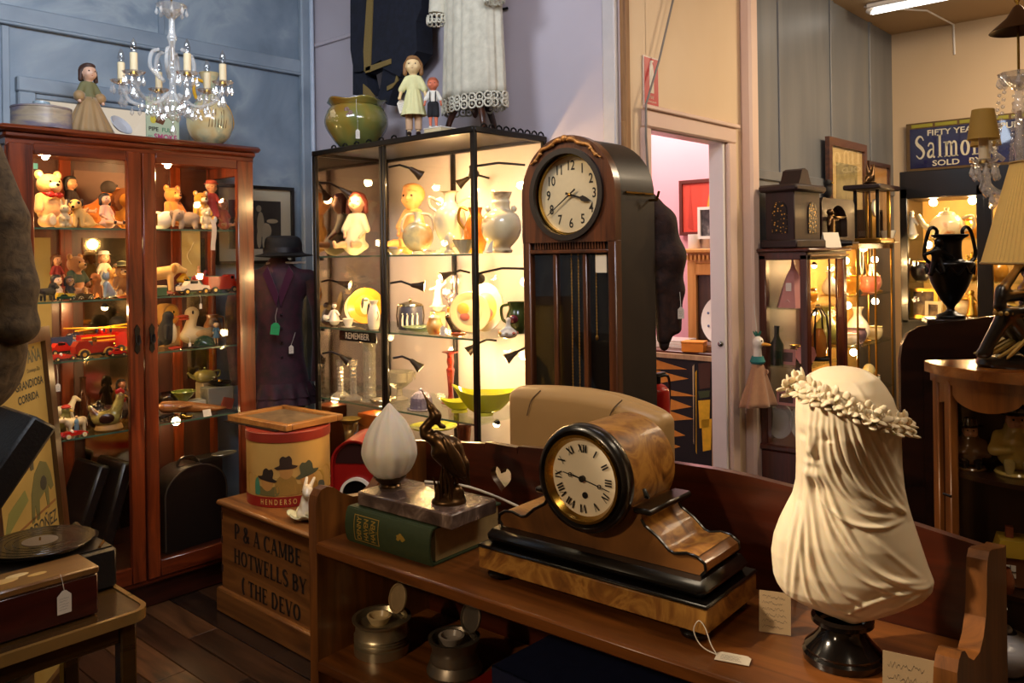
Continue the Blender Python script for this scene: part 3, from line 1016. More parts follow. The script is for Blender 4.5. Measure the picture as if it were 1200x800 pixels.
MB().ring([(y*1.02,cz_+(z-cz_)*1.02) for y,z in circ(.156,48,0,cz_)],circ(.140,48,0,cz_),.014,'x',(-.004,0,0)).mk('dial_moulding',w_oakd,clk,sm=30)
MB().prism(circ(.147,48,0,cz_),.006,'x',(.03,0,0)).mk('dial_plate',m_dial,clk,sm=20)
dl = MB().ring(circ(.142,48,0,cz_),circ(.132,48,0,cz_),.016,'x',(.018,0,0)).mk('bezel',brass,clk,sm=30)
for k,s in enumerate(('12','1','2','3','4','5','6','7','8','9','10','11')):
 v,f = text_mesh(s,.047,bold=.0007)
 a = PI/2-k*PI/6
 MB().add([(.0262,-(x*.8+.1*cos(a)),cz_+y+.1*sin(a)) for x,y,z in v],f).mk('numeral',m_ink,clk,sm=0,fixn=False)
def hand(pts,x,cy,cz,ang,mat,parent,name):
 """flat clock hand; pts in (along, across); ang clockwise from 12"""
 c,s = sin(ang),cos(ang)
 P = [(-(u*c+w_*s)+cy,cz+u*s-w_*c) for u,w_ in pts]
 return MB().prism(P,.0015,'x',(x,0,0)).mk(name,mat,parent,sm=0)
hand([(-.02,.004),(-.02,-.004),(.045,-.003),(.055,-.010),(.07,-.008),(.095,0),(.07,.008),(.055,.010),(.045,.003)],.020,0,cz_,rad(106),m_ink,clk,'hour_hand')
hand([(-.03,.003),(-.03,-.003),(.12,-.001),(.12,.001)],.017,0,cz_,rad(235),m_ink,clk,'minute_hand')
MB().ball((.018,0,cz_),.006).mk('hand_boss',brass,clk)
for y,wd in ((-.186,.034),(.186,.034)):
 MB().box((.018,y,.76),(.036,wd,1.53),.004).mk('stile',w_oak,clk)
for y in (-.068,.062):
 MB().box((.02,y,1.0),(.024,.018,.96),.003).mk('mullion',w_oak,clk)
MB().box((.018,0,1.487),(.034,.345,.014),.003).mk('door_rail',w_oak,clk)
fr_ = MB().box((.024,0,1.507),(.02,.345,.028)).mk('fret_band',w_oakd,clk)
for k in range(26):
 MB().box((.012,-.15+k*.012,1.507),(.008,.0065,.024),.001).mk('fret_bead',w_oak,fr_,sm=0)
MB().box((.018,0,.3),(.034,.345,.5),.004).mk('base_panel',w_oak,clk)
MB().box((.09,0,.04),(.25,.44,.08),.008).mk('plinth',w_oakd,clk)
MB().box((.03,0,1.0),(.004,.34,.95)).mk('back_board',m_dark,clk,sm=0)
for y,wd in ((-.123,.092),(-.003,.112),(.12,.098)):
 MB().box((.016,y,1.0),(.003,wd,.95)).mk('door_glass',thin_glass('clock_glass',(.9,.9,.9),1.0,.03,.06),clk,sm=0)
for y,z0 in ((-.03,.7),(.0,.9),(-.105,1.2)):
 ch = MB()
 zz = 1.475
 k = 0
 while zz > z0:
  ch.ball((.024,y,zz),(.002,.0035,.006),6,4)
  zz -= .011
 ch.mk('chain',gold,clk,sm=180)
MB().ball((.024,-.105,1.195),(.005,.006,.01)).mk('chain_weight',gold,clk)
MB().box((.012,-.135,1.445),(.002,.045,.06)).mk('paper_label',pl('paper','#d8cdb4',.7),clk,sm=0)
orn = MB()
for s in (-1,1):
 P = []
 for k in range(26):
  a = PI/2+s*(.06+k*.035)
  rr = .188+.004*sin(k*.55)
  P.append((-.006,(rr-.002)*cos(a),cz_+(rr-.002)*sin(a)))
 orn.tube(P,[.0075*(1-k/30)+.003*abs(sin(k*.55)) for k in range(26)],8)
 for k in (2,7,12,17,22):
  orn.ball((P[k][0],P[k][1]*.97,cz_+(P[k][2]-cz_)*.97+.004),(.006,.010,.007),8,6)
orn.ball((-.008,0,cz_+.192),(.008,.016,.012),10,6)
orn.mk('carved_garland',pl('carved_gilt','#a8743a',.4,.5),clk,sm=180)
MB().tube([(.06,-hw-.002,zs)]+[(dpt,-hw-.002,zs)],.004,6).mk('side_bead',brass,clk)
MB().tube([(dpt-.02,-hw+.0,1.66),(dpt-.02,-hw-.03,1.66),(dpt-.02,-hw-.04,1.69)],.005,6).mk('hook',brass,clk)

# -- wooden bench-shelf in the foreground
BROT = rad(-87.042)
B0 = Vector((1.023,1.52,0))
def BP(u,v,z):
 return (B0.x+u*.0516+v*.9987,B0.y-u*.9987+v*.0516,z)
w_bench = wood('bench_wood','#4a2810','#8c5324','x',5,.3,.45,14)
w_benchv = wood('bench_wood_upright','#4c2b11','#8a5423','z',5,.35,.35,14)
w_benchb = wood('bench_back','#2c1009','#55220f','x',5,.3,.45,14)
bench = thing('bench_shelf','long wooden shelf unit with heart cut-outs in its curved back, in the foreground','shelf',B0,BROT)
BL,BD = 1.245,.35
for z in (.875,.626,.33):
 MB().box((BL/2,.165,z-.0125),(BL-.04,.33,.025),.004).mk('shelf_board',w_bench,bench)
S_PROF = [(0,0),(0,.955),(.004,.972),(.014,.984),(.03,.988),(.048,.982),(.07,.965),(.1,.95),(.14,.945),(.165,.955),(.185,.975),(.194,1.0),(.196,1.03),(.203,1.048),(.216,1.056),(.235,1.054),(.33,1.03),(.35,1.028),(.35,0)]
for u in (.013,BL-.013):
 MB().prism([(y,z) for y,z in S_PROF],.026,'x',(u,0,0)).mk('end_panel',w_benchv,bench,sm=25)
crest = [(.02,1.026),(.12,1.04),(.232,1.051),(.45,1.065),(.62,1.075),(.78,1.077),(.85,1.074),(.93,1.067),(1.02,1.056),(1.11,1.042),(1.225,1.024)]
def cz(u):
 return float(np.interp(u,[c[0] for c in crest],[c[1] for c in crest]))
def seg_(u0,u1):
 us = [u0]+[c[0] for c in crest if u0 < c[0] < u1]+[u1]
 return [(u0,.86)]+[(u1,.86)]+[(u,cz(u)) for u in us[::-1]]
bk = MB()
hearts = (.262,.975)
edges = [.026]
for h in hearts:
 edges += [h-.05,h+.05]
edges.append(BL-.026)
for a,b in ((edges[0],edges[1]),(edges[2],edges[3]),(edges[4],edges[5])):
 bk.prism(seg_(a,b),.018,'y',(0,.338,0))
for h in hearts:
 inner = []
 for k in range(40):
  t = 2*PI*k/40
  x = 16*sin(t)**3
  y = 13*cos(t)-5*cos(2*t)-2*cos(3*t)-cos(4*t)
  inner.append((h+x*.0019,.979+y*.0020))
 outer = []
 for (x,z) in inner:
  dx,dz = x-h,z-.975
  u1 = .05/max(abs(dx),1e-6)
  zt = (cz(h)-.975) if dz > 0 else (.975-.86)
  u2 = zt/max(abs(dz),1e-6)
  s = min(u1,u2)
  outer.append((h+dx*s,.975+dz*s))
 bk.ring(outer,inner,.018,'y',(0,.338,0))
bk.mk('back_panel',w_benchb,bench,sm=20)
MB().box((BL/2,.34,.44),(BL-.05,.012,.83)).mk('lower_back',w_benchb,bench)
MB().box((BL/2,.04,.05),(BL-.05,.02,.1),.003).mk('kick_board',w_benchb,bench)
for k in range(4):
 MB().ball((.0,.012+.0*k,(.63,.86,.34,.9)[k]),(.002,.004,.004),8,4).mk('screw',brass,bench)

# -- veiled lady bust
m_marble = pl('cream_marble','#ead9bb',.42,var=.05,scale=14,sss=.15)
m_socle = pl('black_marble','#0c0a0a',.12,var=.3,coat=.6)
bx = BP(1.062,.158,.8756)
BR = math.atan2(-bx[0],bx[1])+0.0
bust = thing('veiled_bust','cream marble bust of a veiled woman with a flower wreath on black socle','bust',bx,BR)
MB().lathe([(.056,0),(.057,.010),(.053,.014),(.054,.018),(.050,.022),(.040,.032),(.033,.042),(.031,.049),(.037,.053),(.044,.056),(.044,.062),(.038,.066)],seg=40).mk('socle',m_socle,bust,sm=35)
Z0 = .066
K = 1.215e-3
CX = 988
sil = [(433,988,996),(434,975,1008),(438,964,1020),(446,951,1032),(456,943,1040),(470,938,1048),(490,937,1054),(510,937,1056),(550,937,1057),(575,936,1059),(592,932,1062),(608,924,1066),(625,916,1071),(645,909,1077),(665,906,1083),(682,907,1089),(693,908,1087),(704,912,1078),(714,919,1062),(722,934,1048),(730,962,1030),(735,985,1012)]
sy_ = np.array([s[0] for s in sil],float)
sl_ = np.array([s[1] for s in sil],float)
sr_ = np.array([s[2] for s in sil],float)
dep_y = np.array([433,436,446,460,480,510,550,580,600,640,680,705,720,735],float)
dep_v = np.array([.004,.022,.05,.066,.076,.078,.066,.060,.062,.068,.066,.058,.045,.03])
NU,NV = 384,300
tt = np.linspace(0,1,NV+1)
py = 433.05+(735-433.05)*np.where(tt < .1,tt**1.6/.1**.6,tt)
ang = np.linspace(0,2*PI,NU,endpoint=False)
A,Y_ = np.meshgrid(ang,py)
def smooth_profile(y,v):
 g = np.linspace(y[0],y[-1],600)
 w_ = np.interp(g,y,v)
 n_ = 13
 ker = np.hanning(n_+2)[1:-1]
 ker /= ker.sum()
 pad = np.concatenate([2*w_[0]-w_[n_ // 2:0:-1],w_,2*w_[-1]-w_[-2:-n_ // 2-1:-1]])
 return g,np.convolve(pad,ker,'valid')[:len(g)]
gl_,vl_ = smooth_profile(sy_,sl_)
gr_,vr_ = smooth_profile(sy_,sr_)
gd_,vd_ = smooth_profile(dep_y,dep_v)
L_ = np.interp(Y_,gl_,vl_)
R_ = np.interp(Y_,gr_,vr_)
DPT = np.maximum(np.interp(Y_,gd_,vd_),.003)
cxp = (L_+R_)/2
wp = (R_-L_)/2
ca,sa = np.cos(A),np.sin(A)
PX = cxp+wp*ca
Xb = (PX-CX)*K
Yb = DPT*sa
Zb = (735-Y_)*K
front = np.clip(-sa,0,1)
FOLDS = [
 ([(939,470),(941,560),(939,600),(930,650),(925,716)],2.6,3.4),
 ([(948,470),(949,540),(947,600),(938,660),(932,718)],3.2,3.6),
 ([(958,475),(955,540),(951,600),(953,650),(966,692),(988,716)],3.2,3.4),
 ([(952,545),(957,600),(966,650),(986,686),(1012,702)],3.0,3.2),
 ([(958,560),(974,612),(996,652),(1030,680),(1062,688)],2.6,3.4),
 ([(964,545),(984,595),(1010,642),(1050,674),(1080,682)],3.4,3.4),
 ([(960,552),(967,584),(995,606),(1028,611),(1054,606)],2.8,3.0),
 ([(990,485),(1000,540),(1025,578),(1056,596)],2.6,3.0),
 ([(1003,482),(1018,530),(1038,572),(1062,606)],3.0,3.2),
 ([(1016,485),(1034,522),(1048,560),(1064,596)],2.6,3.2),
 ([(1030,492),(1044,530),(1055,565)],2.2,3.2),
 ([(980,478),(985,525),(1004,562),(1038,588)],2.6,2.8),
 ([(970,478),(969,525),(980,565),(1008,594),(1046,602)],2.4,2.8),
 ([(950,642),(957,682),(980,711),(1010,722)],2.2,3.2),
 ([(1078,682),(1042,689),(1010,705),(988,724)],2.4,3.4),
 ([(1076,686),(1046,704),(1018,722)],2.2,3.6),
 ([(1078,676),(1030,664),(1000,638),(984,612)],2.2,3.0),
 ([(1074,672),(1046,646),(1020,622)],1.8,3.2),
 ([(963,476),(961,520),(958,560)],2.0,2.2),
 ([(975,476),(978,530),(992,570),(1022,598)],2.0,2.2),
 ([(985,478),(995,535),(1015,570),(1046,594)],2.0,2.2),
 ([(997,482),(1010,535),(1030,572),(1060,600)],2.0,2.4),
 ([(1010,486),(1028,528),(1044,566),(1064,602)],2.0,2.4),
 ([(1022,490),(1040,530),(1052,562)],2.0,2.6),
 ([(956,476),(957,510),(962,545),(972,590),(990,630)],2.0,2.2),
 ([(968,600),(985,645),(1012,672),(1050,680)],2.2,3.0),
 ([(945,610),(944,660),(950,700),(962,720)],2.2,2.6),
 ([(980,612),(1005,645),(1040,668),(1076,677)],2.0,2.8),
 ([(944,480),(945,540),(943,590)],1.6,2.4),
 ([(953,480),(953,540)],1.4,2.4),
 ([(950,456),(975,444),(1000,446),(1014,462),(1020,480)],1.0,3.0),
 ([(915,630),(916,665),(921,700)],1.6,4.0),
 ([(922,615),(920,660),(928,705)],1.4,4.0)]
disp = np.zeros_like(A)
for pts,hgt,wd in FOLDS:
 c = np.array(curve(pts,24))
 best = np.full(A.shape,1e9)
 tb = np.zeros(A.shape)
 for i in range(len(c)-1):
  a,b = c[i],c[i+1]
  ab = b-a
  t = np.clip(((PX-a[0])*ab[0]+(Y_-a[1])*ab[1])/(ab @ ab),0,1)
  d = np.hypot(PX-a[0]-t*ab[0],Y_-a[1]-t*ab[1])
  better = d < best
  best = np.where(better,d,best)
  tb = np.where(better,(i+t)/(len(c)-1),tb)
 fade = np.clip(np.minimum(tb,1-tb)*5+.25,0,1)
 disp += hgt*.0016*fade*(np.exp(-(best/wd)**2)-.35*np.exp(-(best/(wd*2.2))**2))
disp *= np.clip(front*3,0,1)
# the face under the veil, turned to the left of the viewer
def bump(cx_,cy_,sx_,sy2,h):
 return h*np.exp(-((PX-cx_)/sx_)**2-((Y_-cy_)/sy2)**2)*(front > 0)
disp += bump(958,520,5,13,.0045)+bump(957,529,4,5,.004)
disp += bump(957,543,8,4,.0028)+bump(958,557,10,7,.005)
disp += bump(964,498,18,6,.002)-bump(973,512,8,5,.0038)-bump(947,512,5,5,.003)+bump(977,515,4,2,.0016)
disp += bump(978,537,12,12,.002)-bump(966,574,14,9,.004)
disp += .0016*np.sin(A*26+2.2*np.sin(Y_/40))*np.clip(sa*2,0,1)*np.clip((Y_-450)/40,0,1)
nx,ny = ca/np.maximum(wp*K,.01),sa/np.maximum(DPT,.01)
nl = np.hypot(nx,ny)
taper = np.clip((Y_-433)/20,0,1)
Xb = Xb+nx/nl*disp*taper
Yb = Yb+ny/nl*disp*taper
m = MB()
vs = np.stack([Xb,Yb,Zb+Z0],-1).reshape(-1,3)
m.v = [tuple(p) for p in vs]
for j in range(NV):
 for i in range(NU):
  i2 = (i+1) % NU
  m.f.append((j*NU+i,(j+1)*NU+i,(j+1)*NU+i2,j*NU+i2))
m.f.append(tuple(range(NU)))
m.f.append(tuple(NV*NU+i for i in range(NU))[::-1])
m.mk('veiled_figure',m_marble,bust,sm=180,fixn=False)
# wreath of carved flowers
fl_ = MB()
for k in range(5):
 a = 2*PI*k/5
 M = Matrix.Rotation(a,4,'Z') @ Matrix.Rotation(-.75,4,'Y')
 fl_.ball((.0062*cos(a),.0062*sin(a),.002),(.0066,.0040,.0016),10,6,M=M)
fl_.ball((0,0,.003),(.0028,.0028,.0026),8,5)
protoF = fl_.mk('wreath_flower',m_marble,bust,sm=180)
rng = random.Random(3)
mats_ = []
path = [(929,462),(938,455),(933,470),(947,452),(946,464),(957,456),(958,467),(968,459),(970,468),(979,463),(981,472),(990,468),(992,477),(1000,476),(1009,484),(1017,481),(1020,490),(1028,485),(1031,495),(1039,491),(1043,501),(1050,496),(1054,506),(1059,498),(1060,509)]
for (a,b) in path:
 l,r_,d_ = np.interp(b,sy_,sl_),np.interp(b,sy_,sr_),np.interp(b,dep_y,dep_v)
 q = max(-1.0,min(1.0,(a-(l+r_)/2)/((r_-l)/2)))
 sn = math.sqrt(max(0,1-q*q))
 N = Vector((q/((r_-l)/2*K),-sn/d_,10)).normalized()
 P = Vector(((a-CX)*K,-d_*sn,(735-b)*K+Z0))+N*.003
 mats_.append(Matrix.Translation(P) @ Vector((0,0,1)).rotation_difference(N).to_matrix().to_4x4() @ Matrix.Rotation(rng.uniform(0,6),4,'Z') @ Matrix.Scale(rng.uniform(1.25,1.65),4))
for k in range(12):
 a = .15+(PI-.3)*k/11
 b = lerp(507,462,k/11)
 l,r_,d_ = np.interp(b,sy_,sl_),np.interp(b,sy_,sr_),np.interp(b,dep_y,dep_v)
 N = Vector((cos(a),sin(a),.3)).normalized()
 P = Vector((((l+r_)/2-CX+(r_-l)/2*cos(a))*K,d_*sin(a),(735-b)*K+Z0))+N*.003
 mats_.append(Matrix.Translation(P) @ Vector((0,0,1)).rotation_difference(N).to_matrix().to_4x4() @ Matrix.Rotation(rng.uniform(0,6),4,'Z') @ Matrix.Scale(1.5,4))
protoF.matrix_local = mats_[0]
copies(protoF,'wreath_flower',bust,mats_[1:])

# -- mantel clock
w_burr = mottle('burr_walnut',[(.25,'#4a2a10'),(.42,'#8a5a24'),(.55,'#b0803a'),(.65,'#8d5c26'),(.8,'#5f3a16')],11,.45,8,2.6,.02,coat=.05)
w_burrd = mottle('burr_front',[(.25,'#3a2110'),(.5,'#6b4420'),(.75,'#8a5a2a')],7,.36,8,1.6,.02,coat=.2)
m_ebony = pl('ebonised_wood','#0b0908',.28,var=.2,coat=.25)
m_enamel = pl('cream_enamel','#e9dcc2',.25,var=.03,coat=.3)
mc = thing('mantel_clock','walnut drum-head mantel clock with roman numerals and black mouldings on the bench','clock',BP(.656,.1625,.8756),BROT)
for x in (-.2,.2):
 for y in (-.07,.07):
  MB().lathe([(.012,0),(.022,.004),(.024,.010),(.018,.016),(.01,.018)],(x,y,0),18).mk('bun_foot',m_ebony,mc)
MB().box((0,0,.037),(.464,.19,.038),.002).mk('base',w_burr,mc)
bm_ = MB()
bm_.box((0,0,.0595),(.468,.194,.007),.003).box((0,0,.0765),(.450,.176,.028),.012)
bm_.mk('base_moulding',m_ebony,mc)
half = [(.205,.091),(.213,.100),(.211,.111),(.198,.119),(.180,.121),(.168,.118),(.158,.116),(.148,.119),(.140,.126),(.128,.136),(.116,.143),(.104,.150),(.097,.160),(.096,.178),(.0,.178)]
prof_ = half+[(-x,z) for x,z in half[::-1]]
MB().prism(prof_,.125,'y',(0,.008,0)).mk('shoulders',w_burrd,mc,sm=35)
for s in (-1,1):
 MB().tube([(s*x,-.056,z+.001) for x,z in half[:-2]],.0028,6).mk('edge_bead',m_ebony,mc)
 MB().tube([(s*x,.071,z+.001) for x,z in half[:-2]],.0028,6).mk('edge_bead',m_ebony,mc)
 MB().box((s*.103,.008,.176),(.035,.145,.010),.003).mk('ledge',m_ebony,mc)
 MB().tube([(s*.1,-.05,.21),(s*.108,-.055,.2),(s*.112,-.055,.198)],[.003,.005,.002],8).mk('side_knob',m_ebony,mc)
 P_ = [(x,z+.0012) for x,z in half[3:-2]]
 mm = MB()
 for y in (-.054,.069):
  mm.v += [(s*x,y,z) for x,z in P_]
 n_ = len(P_)
 mm.f += [(k,k+1,n_+k+1,n_+k) for k in range(n_-1)]
 mm.mk('shoulder_veneer',w_burr,mc)
CZ2 = .219
MB().lathe([(.0,-.085),(.083,-.085),(.088,-.08),(.088,.076),(.0,.076)],(0,0,CZ2),48,M=Matrix.Rotation(PI/2,4,'X')).mk('drum',w_burr,mc,sm=35)
MB().lathe([(.070,0),(.078,.004),(.083,.010),(.089,.008),(.093,0),(.093,-.014),(.088,-.02),(.07,-.02)],(0,-.083,CZ2),56,M=Matrix.Rotation(PI/2,4,'X'),cap0=False).mk('drum_ring',m_ebony,mc,sm=50)
MB().lathe([(.063,-.004),(.066,.002),(.071,.010),(.0755,.010),(.077,.0)],(0,-.083,CZ2),56,M=Matrix.Rotation(PI/2,4,'X'),cap0=False).mk('bezel',brass,mc,sm=50)
MB().lathe([(0,.0),(.066,-.001),(.066,-.004)],(0,-.083,CZ2),48,M=Matrix.Rotation(PI/2,4,'X')).mk('dial',m_enamel,mc,sm=35)
ROM = ['XII','I','II','III','IV','V','VI','VII','VIII','IX','X','XI']
for k,s in enumerate(ROM):
 nm = MB()
 wds = {'I':.0046,'V':.0095,'X':.0095}
 tot = sum(wds[c] for c in s)
 x =-tot/2
 for c in s:
  q = x+wds[c]/2
  if c == 'I':
   L = [((q,-.0068),(q,.0068),.0026)]
  elif c == 'V':
   L = [((q-.0035,.0068),(q,-.0068),.0026),((q+.0035,.0068),(q,-.0068),.001)]
  else:
   L = [((q-.0035,.0068),(q+.0035,-.0068),.0026),((q+.0035,.0068),(q-.0035,-.0068),.001)]
  for (a0,b0,w0) in L:
   d = Vector((b0[0]-a0[0],b0[1]-a0[1])).normalized()
   p = Vector((-d.y,d.x))*w0/2
   quad = [(a0[0]+p.x,a0[1]+p.y),(b0[0]+p.x,b0[1]+p.y),(b0[0]-p.x,b0[1]-p.y),(a0[0]-p.x,a0[1]-p.y)]
   t_ =-k*PI/6
   pts = []
   for (xx,yy) in quad:
    yy += .0515
    pts.append((xx*cos(t_)-yy*sin(t_),-.0845,CZ2+xx*sin(t_)+yy*cos(t_)))
   nm.add(pts,[(0,1,2,3)])
  x += wds[c]
 nm.mk('numeral',m_ink,mc,sm=0,fixn=False)
def hand_y(pts,y,cz0,ang,name):
 c,s = cos(ang),sin(ang)
 P = [(u*s+w0*c,cz0+u*c-w0*s) for u,w0 in pts]
 return MB().prism(P,.001,'y',(0,y,0)).mk(name,m_ink,mc,sm=0)
hand_y([(-.02,.0009),(-.02,-.0009),(.057,-.0006),(.057,.0006)],-.0875,CZ2,rad(103),'minute_hand')
hand_y([(-.0,.0012),(-.0,-.0012),(.04,-.0007),(.04,.0007)],-.0868,CZ2,rad(279),'hour_hand')
for nm_,dd_,an_ in (('minute_hand_ring',.036,103),('hour_hand_ring',.025,279)):
 a_ = rad(an_)
 MB().ring(circ(.0040,16,dd_*sin(a_),CZ2+dd_*cos(a_)),circ(.0027,16,dd_*sin(a_),CZ2+dd_*cos(a_)),.001,'y',(0,-.0872,0)).mk(nm_,m_ink,mc,sm=0)
MB().cyl((0,-.089,CZ2),(0,-.083,CZ2),.0055,seg=16).mk('hand_boss',m_ink,mc)
MB().cyl((.004,-.0848,CZ2-.028),(.004,-.083,CZ2-.028),.0055,seg=16).mk('winding_hole',m_ink,mc)
m_paper = pl('tag_paper','#ded4c2',.7,var=.05)
m_card = pl('brown_card','#9c8462',.75,var=.06)
m_pen = pl('pen_ink','#3b352f',.6)
m_string = pl('white_string','#d8d2c6',.7)
def scribble(parent,w_,h_,lines,y,seed,mat=None,axis='y',off=(0,0)):
 """illegible handwriting as fine raised strokes"""
 r = random.Random(seed)
 m = MB()
 for i in range(lines):
  z = h_/2-h_*(i+1)/(lines+1)
  x =-w_*.4
  end = w_*r.uniform(.2,.42)
  P = []
  while x < end:
   P.append((x,z+r.uniform(-1,1)*h_/lines*.24))
   x += w_*.028
  t = max(w_*.006,.0003)
  P = [(a+off[0],b+off[1]) for a,b in P]
  for (a,b) in zip(P[:-1],P[1:]):
   q = [(a[0],a[1]-t),(b[0],b[1]-t),(b[0],b[1]+t),(a[0],a[1]+t)]
   m.add([(p[0],y,p[1]) if axis == 'y' else (p[0],p[1],y) for p in q],[(0,1,2,3)])
 return m.mk('handwriting',mat or m_pen,parent,sm=0,fixn=False)
def price_tag(label,loc,rot,w_=.012,h_=.02,string=None,tilt=None,flat=False,mat=None):
 """little card tag, hanging (front -Y) with an optional string polyline in local space"""
 t = thing('price_tag',label,'tag',loc,rot,None,tilt)
 c = h_*.22
 MB().prism([(-w_/2,-h_/2),(w_/2,-h_/2),(w_/2,h_/2-c),(w_/2-c,h_/2),(-w_/2+c,h_/2),(-w_/2,h_/2-c)],.0008,'y').mk('card',mat or m_paper,t,sm=0)
 if w_ > .015:
  scribble(t,w_*.9,h_*.7,5,-.0006,int(w_*1e5),off=(0,-h_*.08))
 if string:
  MB().tube(curve(string,16),.0007 if w_ < .02 else .0009,5).mk('string',m_string,t)
 return t

# the tag tied to the clock's foot lies on the shelf with its end over the edge
price_tag('white handwritten price tag on a string lying before the mantel clock',BP(.935,.058,.8772),BROT+rad(14),.05,.028,None,(rad(-90),0,0)).scale = (1,1,1)
_pt = bpy.data.objects['price_tag']
MB().tube(curve([(-.024,-.001,0),(-.042,-.003,.006),(-.055,-.01,.012),(-.062,-.025,.016),(-.055,-.038,.02),(-.045,-.03,.018),(-.034,-.012,.006),(-.024,-.001,0)],30),.0009,5).mk('string',m_string,_pt)
def card(label,loc,rot,w_,h_,lines,mat,tilt,seed,roll=0):
 t = thing('price_card',label,'card',loc,rot,None,None)
 t.rotation_mode = 'XYZ'
 t.rotation_euler = (tilt,roll,rot)
 MB().box((0,0,h_/2),(w_,.001,h_)).mk('card',mat,t,sm=0)
 s = scribble(t,w_,h_,lines,-.0008,seed)
 s.location = (0,0,h_/2)
 return t
card('brown handwritten card leaning beside the mantel clock, left of the bust',BP(.952,.175,.8765),BROT+rad(18),.048,.062,6,m_card,rad(-14),5)
card('brown handwritten card standing in front of the bust at the bench end',BP(1.178,.05,.8765),BROT+rad(8),.062,.075,4,m_card,rad(-10),9)

# -- green book, marble slab with flame lamp and heron
m_cloth = pl('green_book_cloth','#2d3b20',.65,var=.25,scale=60,bump=.2)
m_pages = pl('old_pages','#a08a5e',.8,var=.2,scale=80)
bk1 = thing('green_book','thick old green cloth book with gilt title lying on the bench','book',BP(.195,.155,.8755),BROT)
cv = MB()
cv.box((0,0,.0025),(.25,.21,.005),.001).box((0,0,.0725),(.25,.21,.005),.001)
sp = []
for k in range(9):
 a = PI/2+PI*k/8
 sp.append((-.1+.02*cos(a)*.6-.002,.0375+.0375*sin(a)))
sp2 = [(y+.004,.0375+(z-.0375)*.9) for y,z in sp[::-1]]
cv.prism(sp+sp2,.25,'x')
cv.mk('cover',m_cloth,bk1,sm=30)
MB().box((0,.004,.0375),(.24,.19,.064)).mk('page_block',m_pages,bk1,sm=0)
def on_spine(x,y):
 # spine face: x along the book, y up the spine, following its curve
 z = .0375+y
 a = math.asin(max(-1,min(1,(z-.0375)/.0375)))
 return (x,-.102-.012*cos(a)-.0008,z)
m_gilt = pl('gilt_lettering','#c9a648',.4,.6)
for i,s in enumerate(('DENNY','HAVEN','HAVEN')):
 text('lettering',s,.0185,m_gilt,bk1,(lambda i_:lambda x,y:on_spine(-.079+i_*.0215-y,x*.75))(i),bold=.0004)
for i,s in enumerate(('','FROM','TO')):
 text('lettering',s,.0062,m_gilt,bk1,(lambda i_:lambda x,y:on_spine(-.068+i_*.0215-y,x*.75))(i)) if i else None
fb = MB()
for (x0,x1,y0,y1) in ((-.096,-.094,-.027,.027),(-.022,-.02,-.027,.027),(-.096,-.02,-.027,-.0255),(-.096,-.02,.0255,.027)):
 fb.grid(lambda u,v:on_spine(lerp(x0,x1,u),lerp(y0,y1,v)),2,8)
fb.mk('title_border',m_gilt,bk1,sm=0,fixn=False)
lf = MB()
for k in range(3):
 a = PI/2+(k-1)*1.1
 c = (.045+.007*cos(a),.001+.007*sin(a))
 lf.add([on_spine(c[0]+.006*cos(t)*(1+.4*cos(3*t)),c[1]+.006*sin(t)) for t in np.linspace(0,2*PI,10,endpoint=False)],[tuple(range(10))])
lf.mk('leaf_emblem',m_gilt,bk1,sm=0,fixn=False)
m_slab = mottle('grey_brown_marble',[(.3,'#3c302c'),(.5,'#5d4c46'),(.62,'#7c6a62'),(.66,'#a08c80'),(.7,'#53433e')],14,.25,8,1.5,0,coat=.3)
lamp_base = thing('flame_lamp','table lamp with frosted flame shade and bronze heron on a marble slab','lamp',BP(.225,.128,.951),BROT)
MB().box((0,0,.0155),(.275,.135,.03),.003).mk('marble_slab',m_slab,lamp_base)
m_bronze = pl('dark_bronze','#574028',.3,.85,var=.3,scale=30)
MB().lathe([(.022,.0305),(.024,.033),(.021,.037),(.026,.042),(.034,.05),(.036,.054),(.03,.054)],(-.108,.0,0),28).mk('lamp_holder',m_bronze,lamp_base)
m_frost = pl('frosted_glass','#ece5d8',.5,var=.03,sss=.5,trans=.15)
fl2 = prof([(.026,.050),(.043,.066),(.056,.092),(.058,.112),(.050,.142),(.034,.172),(.014,.196),(.004,.208),(.0,.211)],40)
mm = MB()
mm.lathe(fl2,(-.108,0,0),64,lobes=11,lobe=.045,twist=9.0)
mm.mk('flame_shade',m_frost,lamp_base,sm=180)
q = 1.708e-3
def hp(px_,py_):
 return ((px_-522)*q,(600-py_)*q)
def C(p,r0,p2,r1,y0=0,y1=0):
 a,b = hp(*p),hp(*p2)
 return ('c',a[0],y0,a[1],b[0],y1,b[1],r0,r1)
HM = Matrix.Translation((.078,-.012,.0)) @ Matrix.Rotation(BR-BROT+rad(16),4,'Z')
body = [C((491,466),.0012,(503,488),.0055),C((502,487),.0075,(508,497),.0105),C((508,497),.0095,(500,505),.008),C((500,505),.008,(494,512),.0085),C((494,512),.0085,(495,519),.0095),C((495,519),.0095,(505,522),.013),C((506,500),.006,(514,509),.003),C((514,509),.003,(518,510),.004),
  C((508,524),.016,(524,536),.024),C((524,536),.025,(535,556),.020),C((535,556),.019,(546,576),.004),C((512,540),.018,(528,560),.012)]
hb_ = blob('heron',body,m_bronze,lamp_base,.0026,.008,fn=lambda v:v+[0,0,.0])
hb_.matrix_local = HM
hw_ = blob('heron_wing',[('e',hp(531,543)[0],-.017,hp(531,543)[1],.013,.012,.047,0,-28,0)],m_bronze,hb_,.003,.004)
bs = [('e',0,0,.004,.036,.026,.012),('e',.012,0,.02,.02,.016,.02)]
hr_ = blob('rocky_base',bs,m_bronze,hb_,.003,.01)
rd = MB()
rng = random.Random(5)
